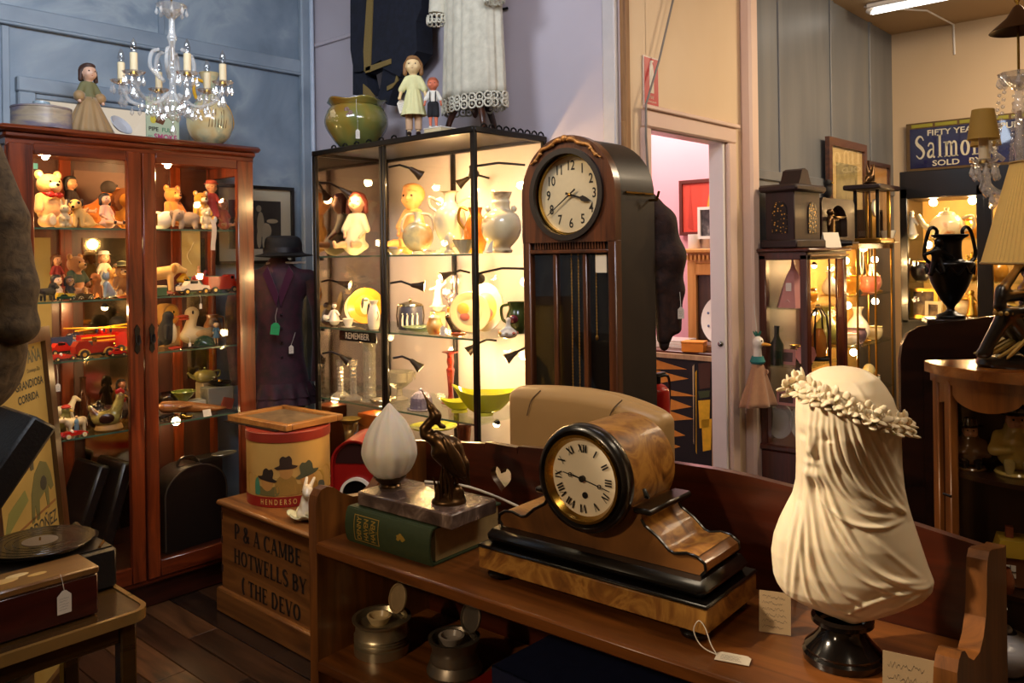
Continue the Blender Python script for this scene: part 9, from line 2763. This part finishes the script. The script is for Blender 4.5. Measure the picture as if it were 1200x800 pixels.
# enamel sign on the far wall
m_en = mottle('blue_enamel',[(.3,'#0c0b30'),(.7,'#15134a')],4,.25,bump=0,coat=.5)
t = thing('enamel_sign','old blue enamel sign with cream lettering and a rusty yellow top edge','sign',(XF-.03,1.30,2.15),FV)
EW,EH = .92,.32
MB().box((0,0,0),(EW,.012,EH),.003).mk('sign_plate',pl('rusty_edge','#5a4322',.7,var=.4,scale=30),t)
MB().box((.0,-.0065,-.01),(EW-.05,.002,EH-.06)).mk('blue_field',m_en,t,sm=0)
for k in range(6):
 MB().box((-.36+k*.145,-.0075,EH/2-.022),(.13,.002,.022),.001).mk('yellow_edge_patch',pl('enamel_yellow','#8f8a2a',.4,var=.3),t,sm=0)
m_el = pl('enamel_cream','#cfc6ad',.3)
sf = lambda dx,dz:(lambda x,y:(x+dx,-.0082,y+dz))
text('lettering',"FIFTY YEARS' REPUB",.052,m_el,t,sf(-.33,.085),align='LEFT',sx=1.15,bold=.001)
serif_text("Salmon's",.148,.70,m_el,t,lambda x,y:(-.405+x,-.0082,-.078+y))
text('lettering',"SOLD",.05,m_el,t,sf(-.30,-.115),align='LEFT',sx=1.3,bold=.001)
text('lettering',"BY",.05,m_el,t,sf(-.085,-.115),align='LEFT',sx=1.3,bold=.001)

# -- dark piano with the black urn
pn = thing('piano','dark wooden panelled piece with a rounded top corner behind the bust','furniture',(2.535,.782,0),rad(-66))
wpn = wood('piano_dark','#100806','#2a140b','x',4,.25,.5,10)
op = [(0,0),(.75,0),(.75,1.345),(.5,1.325),(.33,1.302),(.2,1.282),(.10,1.266),(.05,1.256),(.022,1.238),(.006,1.205),(0,1.16)]
MB().prism(op,.02,'y',(0,.01,0)).mk('front_panel',wpn,pn,sm=25)
MB().prism([(x*.985+.008,z*.99) for x,z in op],.10,'y',(0,.07,0)).mk('case',wpn,pn,sm=25)
MB().ring([(.06,.55),(.70,.55),(.70,1.16),(.06,1.16)],[(.085,.575),(.675,.575),(.675,1.135),(.085,1.135)],.012,'y',(0,-.004,0)).mk('panel_moulding',wpn,pn,sm=0)
MB().box((.375,.0,.06),(.72,.02,.08),.004).mk('plinth',wpn,pn)
MB().box((.145,.075,1.268),(.14,.10,.016),.003).mk('top_block',wpn,pn)
m_urn = pl('black_bronze','#0e0b0a',.3,.5,var=.3)
t = thing('black_urn','black bronze urn with looped handles and a cherub, standing on the piano','urn',(2.535+.145*.407+.075*.914,.782-.145*.914+.075*.407,1.2765),rad(-47.9))
t.scale = (.68,.68,.68)
MB().lathe(prof([(.055,0),(.055,.012),(.02,.03),(.018,.05),(.04,.08),(.075,.15),(.092,.215),(.094,.235),(.08,.245),(.05,.252),(.045,.30),(.05,.335),(.07,.35),(.072,.358),(.05,.36)],60),seg=40).mk('body',m_urn,t,sm=50)
for s in (-1,1):
 MB().tube(curve([(s*.085,0,.235),(s*.11,0,.27),(s*.095,0,.36),(s*.075,0,.39),(s*.055,0,.375),(s*.06,0,.345)],24),.008,8).mk('handle',m_urn,t)
blob('cherub',[('e',-.075,-.04,.275,.024,.02,.035),('e',-.07,-.045,.325,.018,.018,.02),('c',-.085,-.045,.29,-.125,-.04,.275,.009,.007),('c',-.065,-.05,.29,-.02,-.06,.26,.009,.007),('c',-.085,-.04,.25,-.105,-.045,.19,.013,.009),('c',-.065,-.05,.25,-.06,-.07,.20,.013,.009)],m_urn,t,.004,.01)
sw = MB()
for k in range(9):
 a0,a1 = 2*PI*k/9,2*PI*(k+1)/9
 sw.tube(curve([(.094*cos(a0),.094*sin(a0),.225),(.092*cos((a0+a1)/2),.092*sin((a0+a1)/2),.19),(.094*cos(a1),.094*sin(a1),.225)],10),.005,6)
sw.mk('swag_band',m_urn,t,sm=60)

# -- round-fronted display cabinet, toby jugs, figure lamp
w_dm = wood('satin_walnut','#5f3212','#a4642a','z',5,.28,.5,12)
dm = thing('bow_cabinet','round-fronted wooden display cabinet with curved glass at the right edge','cabinet',(2.152,.377,0),rad(-47.9))
DR,DZ = .225,1.226
ends = (PI-.12,2*PI+.12)
dpts = [(1.0*cos(a),1.0*sin(a)) for a in np.linspace(ends[0],ends[1],40)]+[(.93,.20),(-.93,.20)]
MB().prism([(x*(DR+.012),y*(DR+.012)) for x,y in dpts],.022,'z',(0,0,DZ-.011)).mk('top_board',wood('cabinet_top','#6e3a15','#ad6b2e','x',5,.2,.6,12),dm,sm=30)
MB().prism([(x*DR,y*DR) for x,y in dpts],.02,'z',(0,0,DZ-.032)).mk('top_moulding',w_dm,dm,sm=30)
MB().prism([(x*DR,y*DR) for x,y in dpts],.05,'z',(0,0,.10)).mk('base',w_dm,dm,sm=30)
MB().box((0,.19*DR,.66),(1.84*DR,.012,1.08)).mk('back_board',wood('dark_back','#1d0f07','#3a1e0f','z',4,.5,.1),dm,sm=0)
sc2 = MB().grid(lambda u,v:((DR-.004)*cos(lerp(PI-.1,2*PI+.1,u)),(DR-.004)*sin(lerp(PI-.1,2*PI+.1,u)),DZ-.04-v*(.022+.028*abs(cos(u*PI*5))**.6)),90,4)
sc2.mk('scalloped_apron',w_dm,dm,sm=60,thick=.006)
for a in (PI-.02,PI+.18,1.5*PI-.42,1.5*PI+.45,2*PI-.15):
 MB().box(((DR-.01)*cos(a),(DR-.01)*sin(a),.65),(.020,.024,1.09),.003,M=None).mk('stile',w_dm,dm)
for a in (PI+.07,):
 MB().box(((DR-.014)*cos(a),(DR-.014)*sin(a),.65),(.006,.02,1.09)).mk('mirror_strip',pl('strip_mirror','#8d8a90',.1,1.0),dm,sm=0)
MB().grid(lambda u,v:((DR-.012)*cos(lerp(PI+.2,2*PI-.15,u)),(DR-.012)*sin(lerp(PI+.2,2*PI-.15,u)),lerp(.13,DZ-.04,v)),40,1).mk('curved_glass',g_pane,dm,sm=180)
DSH = (.995,.765,.58)
for z in DSH:
 MB().prism([(x*(DR-.02),y*(DR-.02)) for x,y in dpts],.010,'z',(0,0,z-.005)).mk('shelf',pl('shelf_dark','#2a170c',.3,coat=.4),dm,sm=0)
MB().tube([((DR+.004)*cos(PI+.22),(DR+.004)*sin(PI+.22),.945),((DR+.018)*cos(PI+.22),(DR+.018)*sin(PI+.22),.95),((DR+.018)*cos(PI+.3),(DR+.018)*sin(PI+.3),.95)],.003,6).mk('key',m_iron,dm)
def toby(label,loc,rot,h,coat,hat,legs,face='#c98f68'):
 t = thing('toby_jug',label,'toby jug',loc,rot)
 mc2 = pl('glaze_'+coat,coat,.18,coat=.5,var=.25,scale=40)
 blob('coat',S([('e',0,0,.32,.26,.22,.26),('c',0,0,.5,0,0,.62,.2,.16),('c',-.22,-.02,.52,-.28,-.12,.34,.08,.07),('c',.22,-.02,.52,.28,-.12,.34,.08,.07),('c',-.28,-.12,.34,-.12,-.22,.36,.07,.05),('c',.28,-.12,.34,.12,-.22,.36,.07,.05)],h),mc2,t,.003,.01)
 blob('head',S([('e',0,-.03,.74,.14,.14,.15),('e',0,-.17,.72,.035,.04,.04),('e',-.07,-.12,.70,.05,.04,.05),('e',.07,-.12,.70,.05,.04,.05)],h),pl('glaze_'+face,face,.2,coat=.4),t,.0028,.006)
 MB().lathe([(.22*h,.83*h),(.225*h,.85*h),(.13*h,.86*h),(.12*h,.98*h),(.11*h,1.0*h),(.1*h,.9*h)],seg=24,lobes=3,lobe=.08).mk('hat',pl('glaze_'+hat,hat,.2,coat=.4),t,sm=60)
 for s in (-1,1):
  MB().tube([(s*.1*h,-.1*h,.2*h),(s*.11*h,-.2*h,.16*h),(s*.11*h,-.2*h,.04*h)],[.08*h,.075*h,.05*h],10).mk('leg',pl('glaze_'+legs,legs,.2,coat=.4),t)
  MB().ball((s*.05*h,-.155*h,.77*h),.018*h,6,4).mk('eye',m_eye,t)
 MB().lathe([(.27*h,0),(.28*h,.02*h),(.26*h,.05*h),(0,.05*h)],seg=24).mk('base',mc2,t)
 MB().tube(curve([(0,.18*h,.7*h),(0,.38*h,.65*h),(0,.36*h,.35*h),(0,.2*h,.25*h)],14),.035*h,8).mk('handle',mc2,t)
 return t
CF = rad(-72)
toby('dark toby jug with a black hat and tan spotted coat on the upper shelf',(2.003,0.467,0.98)[:2]+(DSH[0]+.0005,),CF,.112,'#6b4a2a','#120e0c','#141010')
toby('pale yellow-green toby jug with a black tricorn, right of the dark one',(2.041,0.396,0.968)[:2]+(DSH[0]+.0005,),CF,.155,'#c2a552','#17120e','#b09a5c')
t = thing('cottage_ornament','small china cottage with a yellow roof and white window, lower shelf','ornament',(2.021,0.388,0.757)[:2]+(DSH[1]+.0005,),CF)
MB().box((0,0,.035),(.085,.055,.07),.004).mk('walls',pl('cottage_brown','#6a4022',.3,coat=.4),t)
MB().prism([(-.05,.065),(.05,.065),(.04,.10),(-.04,.10)],.065,'y').mk('roof',pl('cottage_yellow','#b3912f',.3,coat=.4),t)
for x in (-.022,.022):
 w_ = MB().box((x,-.028,.036),(.02,.003,.026)).mk('window',m_wht,t,sm=0)
 MB().box((x,-.030,.036),(.0015,.002,.026)).box((x,-.030,.036),(.02,.002,.0015)).mk('glazing_bars',m_dark,w_,sm=0)
MB().box((-.02,0,.108),(.014,.014,.03)).mk('chimney',pl('cottage_brick','#7a3a22',.5),t)
t = thing('spout_jug','small brown china figure with a spout, lower shelf left of the cottage','ornament',(1.991,0.422,0.772)[:2]+(DSH[1]+.0005,),CF)
MB().lathe(prof([(.016,0),(.02,.02),(.014,.04),(.01,.05)]),seg=16).mk('body',pl('glaze_rust','#7a3f22',.25,coat=.4),t,sm=60)
MB().tube([(-.014,0,.02),(-.026,0,.035),(-.028,0,.05)],[.006,.005,.004],8).mk('spout',pl('glaze_rust','#7a3f22',.25),t)
price_tag('white paper tag lying on the lower shelf of the bow cabinet',(1.878,0.397,0.799)[:2]+(DSH[1]+.0015,),CF,.022,.036,None,(rad(-90),0,rad(30)))
t = thing('white_bowl','white china bowl on the bottom shelf of the bow cabinet','bowl',(1.977,0.407,0.587)[:2]+(DSH[2]+.0005,),0)
MB().lathe(prof([(.03,0),(.055,.03),(.06,.055),(.045,.075),(.02,.085)]),seg=24).mk('body',pl('cool_white','#c9c8cc',.3,coat=.4),t,sm=60)
MB().ball((0,0,.09),(.012,.012,.01),10,6).mk('knob',pl('cool_white','#c9c8cc',.3),t)

# figure lamp
m_fig = pl('black_figure','#15100c',.28,coat=.4,var=.2)
m_fg2 = pl('gilt_skirt','#a98a48',.4,.5)
LO = (2.053,0.382,1.227)
fl = thing('figure_lamp','lamp with a seated black and gilt lady figure under a pleated cream shade','lamp',(LO[0],LO[1],DZ+.0005),rad(-47.9))
k2 = 1.82e-3
def lp(a,b_):
 return ((a-1200)*k2,(428-b_)*k2)
def lc_(a,b_,r0,c_,d_,r1,y0=0,y1=0):
 p,q_ = lp(a,b_),lp(c_,d_)
 return ('c',p[0],y0,p[1]+.012,q_[0],y1,q_[1]+.012,r0,r1)
MB().lathe([(.0,0),(.095,0),(.1,.006),(.096,.016),(.08,.02),(0,.021)],(.0,0,0),40,sy=.6).mk('base',m_fig,fl,sm=50)
blob('lady',[lc_(1141,419,.007,1150,417,.011,-.02,-.02),lc_(1147,416,.012,1170,372,.017,-.02,-.03),lc_(1170,372,.018,1206,408,.026,-.03,0),lc_(1196,416,.014,1178,374,.017,.03,0),lc_(1178,376,.017,1208,404,.026,0,.02),
              lc_(1208,404,.034,1214,372,.026),lc_(1214,372,.026,1214,350,.034),lc_(1214,345,.014,1212,335,.013),('e',lp(1211,326)[0],-.004,lp(1211,326)[1]+.012,.019,.022,.025),
              lc_(1206,352,.014,1188,368,.012,-.03,-.04),lc_(1188,368,.011,1166,370,.008,-.04,-.04),
              lc_(1206,350,.014,1163,352,.011,-.01,-.035),lc_(1160,362,.011,1165,345,.011,-.035,-.03),lc_(1165,345,.011,1196,318,.008,-.03,0),lc_(1196,318,.009,1201,312,.007)],m_fig,fl,.0035,.008)
gs = MB()
rng = random.Random(8)
for k in range(34):
 a = rng.uniform(0,2*PI)
 p = lp(1200+rng.uniform(-8,12),402)
 gs.tube(curve([(p[0]+.02*cos(a),.03*sin(a)-.005,p[1]+.014),(p[0]-.02+.05*cos(a),.045*sin(a)-.01,p[1]-.012),(p[0]-.03+.07*cos(a),.06*sin(a)-.012,.024)],6),[.005,.0045,.004,.004,.0035,.003,.002][:7],5)
gs_ = gs.mk('grass_skirt',m_fg2,fl,sm=60)
gs_['kind'] = 'stuff'
gl = MB()
for k in range(14):
 a = 2*PI*k/14
 gl.ball((lp(1213,348)[0]+.024*cos(a),.03*sin(a),lp(1213,352)[1]+.012-.018*sin(a)*-1),.007,8,5)
gl.mk('garland',m_fg2,fl,sm=180)
gl = MB()
for k in range(10):
 a = 2*PI*k/10
 gl.ball((lp(1168,371)[0]+.016*cos(a),-.03+.016*sin(a),lp(1168,372)[1]+.014),.006,8,5)
gl.mk('wrist_garland',m_fg2,fl,sm=180)
blob('hair',[('e',lp(1213,325)[0],.006,lp(1213,325)[1]+.018,.023,.022,.024),lc_(1216,330,.014,1220,356,.010,.02,.02)],pl('jet','#080606',.3),fl,.0035,.006)
MB().cyl((.062,.02,.015),(.062,.02,.37),.006,seg=8).mk('lamp_rod',brass,fl)
sx0,sz0,sz1 = .062,(428-314)*k2+.012,(428-194)*k2+.012
P = []
m = MB()
NPL = 72
def shade(u,v):
 a = 2*PI*u
 r = lerp(.122,.064,v)*(1+.012*cos(NPL*a/1.0))
 return (sx0+r*cos(a),.02+r*sin(a),lerp(sz0,sz1,v))
m_sh = pl('cream_silk','#c9a24e',.8,sss=.1,emit=(1.0,.58,.2),estr=.12)
MB().grid(shade,NPL*4,2,True).mk('lamp_shade',m_sh,fl,sm=0)
for r_,z_ in ((.123,sz0),(.065,sz1)):
 MB().tube([(sx0+r_*cos(a),.02+r_*sin(a),z_) for a in turn(48)],.003,6,True).mk('shade_binding',pl('silk_binding','#a8874a',.7),fl)
L = light('figure_lamp_light','POINT',(0,0,0),1.2,WARM,radius=.03)
L.parent = fl
L.location = (sx0,.02,(sz0+sz1)/2)

# -- chandeliers
m_cry = thin_glass('crystal',(.97,.97,.97),2.2,.04,.14,.14)
m_arm = thin_glass('glass_arm',(.97,.97,.96),2.0,.06,.12,.2)
m_cand = pl('candle_sleeve','#cdb992',.6)
m_fb = thin_glass('clear_bulb',(.95,.95,.95),1.5,.03,.1)
def drop_mesh(s):
 m = MB()
 m.lathe([(0,-.5*s),(.2*s,-.28*s),(.24*s,-.12*s),(.1*s,.3*s),(.0,.45*s)],seg=6)
 m.ball((0,0,.55*s),.1*s,6,4)
 return m
def chandelier(label,loc,zt,n,R,rot,shade_=None,cup_z=.14,bulb=True,drop_s=.03,top=.42):
 """loc is the lowest point; arms radiate at about half height"""
 t = thing('chandelier',label,'chandelier',loc,rot)
 MB().lathe(prof([(0,0),(.012,.008),(.016,.02),(.008,.035),(.03,.05),(.036,.07),(.02,.09),(.012,.12),(.014,.17),(.02,.19),(.012,.21),(.011,.28),(.018,.30),(.012,.32),(.01,top-.05)],60),seg=20).mk('stem',m_arm,t,sm=60)
 MB().lathe([(.012,top-.05),(.03,top-.03),(.052,top),(.048,top),(.02,top-.03),(0,top-.04)],seg=24,lobes=8,lobe=.06).mk('top_bowl',m_cry,t,sm=60)
 MB().tube([(0,0,top-.04),(0,0,zt-loc[2])],.004,6).mk('hanging_rod',brass,t)
 MB().cyl((0,0,.20),(0,0,.29),.006,seg=8).mk('inner_rod',brass,t)
 dm_ = None
 mats_ = []
 for k in range(n):
  a = 2*PI*k/n
  c,s = cos(a),sin(a)
  P = curve([(.02*c,.02*s,.10),(R*.45*c,R*.45*s,.055),(R*.85*c,R*.85*s,.075),(R*c,R*s,cup_z)],20)
  MB().tube(P,.0065,8).mk('arm',m_arm,t)
  MB().lathe([(.006,cup_z-.006),(.03,cup_z+.004),(.036,cup_z+.012),(.03,cup_z+.008),(0,cup_z+.002)],(R*c,R*s,0),16,lobes=8,lobe=.07).mk('bobeche',m_cry,t,sm=60)
  MB().cyl((R*c,R*s,cup_z),(R*c,R*s,cup_z+.012),.014,.011,12).mk('cup',m_brs,t)
  MB().cyl((R*c,R*s,cup_z+.012),(R*c,R*s,cup_z+.075),.0125,seg=12).mk('candle',m_cand,t)
  if bulb:
   MB().lathe(prof([(.007,0),(.012,.014),(.010,.032),(.002,.05),(0,.052)],14),(R*c,R*s,cup_z+.075),12).mk('bulb',m_fb,t,sm=180)
  if shade_:
   MB().lathe([(.042,0),(.029,.085)],(R*c,R*s,cup_z+.07),24,cap0=False).mk('candle_shade',shade_,t,sm=60)
  for q in range(9):
   b = 2*PI*q/9+.3
   mats_.append(Matrix.Translation((R*c+.032*cos(b),R*s+.032*sin(b),cup_z-.022)))
  for f in (.35,.5,.65,.8,.92):
   mats_.append(Matrix.Translation((R*f*c,R*f*s,.035+.03*(f > .85))))
  mats_.append(Matrix.Translation((R*c,R*s,cup_z-.06)) @ Matrix.Scale(1.7,4))
  a2 = a+PI/n
  cc = curve([(.04*cos(a2),.04*sin(a2),.15),(.075*cos(a2),.075*sin(a2),.19),(.07*cos(a2),.07*sin(a2),.24),(.045*cos(a2),.045*sin(a2),.255)],14)
  if True:
   MB().tube(cc,.007,8).mk('glass_scroll',m_arm,t)
  mats_.append(Matrix.Translation((.07*cos(a2),.07*sin(a2),.03)) @ Matrix.Scale(1.5,4))
 for q in range(8):
  b = 2*PI*q/8
  mats_.append(Matrix.Translation((.05*cos(b),.05*sin(b),top-.025)))
  mats_.append(Matrix.Translation((.033*cos(b),.033*sin(b),.04)) @ Matrix.Scale(1.2,4))
 d0 = drop_mesh(drop_s).mk('crystal_drop',m_cry,t,sm=0)
 d0.matrix_local = mats_[0]
 copies(d0,'crystal_drop',t,mats_[1:])
 bs_ = drop_mesh(drop_s*1.6).mk('crystal_pendant',m_cry,t,sm=0)
 bs_.location = (0,0,-.03)
 return t
chandelier('crystal chandelier with candle bulbs hanging before the toy cabinet',(1.412,2.912,1.975),ZC,6,.175,rad(20),None,.135)
t2 = chandelier('crystal chandelier with mustard candle shades at the right edge',(2.775,.520,1.585),ZC,4,.125,rad(-47.9+180+45-31.5),pl('mustard_silk','#8c6a22',.8,emit=(1,.5,.1),estr=.03),.135,False,.034,.40)
MB().lathe([(.0,.60),(.012,.59),(.03,.56),(.07,.525),(.075,.52),(.03,.54),(0,.55)],seg=28).mk('metal_canopy',pl('bronze_canopy','#4a2f1a',.4,.7),t2,sm=60)
for k in range(14):
 MB().tube([(.012*cos(a)*(1 if k % 2 else .2),.012*cos(a)*(.2 if k % 2 else 1),.62+k*.032+.018*sin(a)) for a in turn(12)],.003,5,True).mk('chain_link',m_brs,t2)
for q in range(6):
 b = 2*PI*q/6
 mch = MB()
 for k in range(16):
  f = k/15
  mch.ball((lerp(.045,.09,f)*cos(b),lerp(.045,.09,f)*sin(b),lerp(.385,.15,f)-.03*sin(f*PI)),.006,6,4)
 mch.mk('bead_chain',m_cry,t2,sm=180)

# -- settle: small shifts so that neighbours do not touch, and feet on their shelves
NUDGE = """arched_case -.027 -.054
bird_figure .020 .057
blue_jug -.006 -.008
bottle .001 .032
bottle.001 .004 -.009
bowl.001 -.022 -.045
cabinet_lamp.008 .009 .018
carton.005 -.004 -.054
china_pot .006 .013
china_pot.001 .019 .006
china_pot.002 .022 -.002
china_pot.008 .092 .001
china_pot.009 .011 -.038
china_pot.010 .058 .014
china_vase.002 -.013 .006
china_vase.004 .015 .017
cushion .041 .057
dark_figure .012 .102
dish .009 -.004
doll -.011 -.028
doll.002 .019 .035
doll.003 .029 .052
doll.004 .088 .054
fluted_bowl .014 0
folded_card .030 -.021
gilt_picture .042 .053
glass_dish .023 -.020
green_jug .018 .008
head_figure -.019 .026
jug -.033 -.062
mug .017 .010
mug.001 .070 .038
opera_glasses -.002 -.022
orange_box -.010 -.045
paper_stack .057 .081
photo_frame.002 -.010 -.003
picture_card .009 .018
pin_tray .007 .007
pink_fan .009 .004
round_tin -.019 -.057
scissors -.013 -.027
shell_dish .007 .007
silver_dish -.029 -.053
spout_jug -.027 -.016
stand_block.001 .048 .051
tall_box -.036 -.004
tea_cup .019 .006
teapot -.022 0
teddy_bear .007 .019
teddy_bear.002 .013 -.018
teddy_bear.003 .018 -.009
teddy_bear.006 -.004 -.009
toby_jug .027 .016
toy_box -.014 -.027
toy_box.002 -.011 -.028
toy_car -.020 -.008
toy_car.001 -.011 -.028
toy_car.002 -.005 -.009
toy_car.005 -.003 -.009
toy_car.008 .028 -.011
toy_car.009 -.024 -.066
toy_car.010 -.015 -.037
toy_dog.002 -.004 -.009
toy_soldier.001 .007 .019
toy_swan .013 .027
toy_van .020 .024
vase .050 .007
white_bowl .029 .006
wing_ornament -.014 0
yellow_bowl.001 .042 .043
figurine 0 .045
plush_dog 0 .025
toy_dog 0 .03
toy_elephant .015 .02
arched_mirror .02 .012
doll.013 -.02 0
round_vase -.006 .01"""
for ln in NUDGE.split('\n'):
 n_,dx,dy = ln.split()
 if n_ in bpy.data.objects:
  bpy.data.objects[n_].location.x += float(dx)
  bpy.data.objects[n_].location.y += float(dy)
for o in list(COL.objects):
 if o.parent is None and o.type == 'EMPTY' and o.get('category') in ('doll','toy bear','toy dog','toy rabbit','toy lion','toy elephant','toy duck','swan','toy','figurine','toy penguin','cat figure','cow figure','hen figure','bird figure','rabbit figure','toby jug','ornament','boot'):
  zs = [v[2]+c.location.z for c in o.children if c.type == 'MESH' and c.rotation_euler.x == 0 for v in c.bound_box]
  if zs and-.04 < min(zs) <-.0003:
   o.location.z -= min(zs)
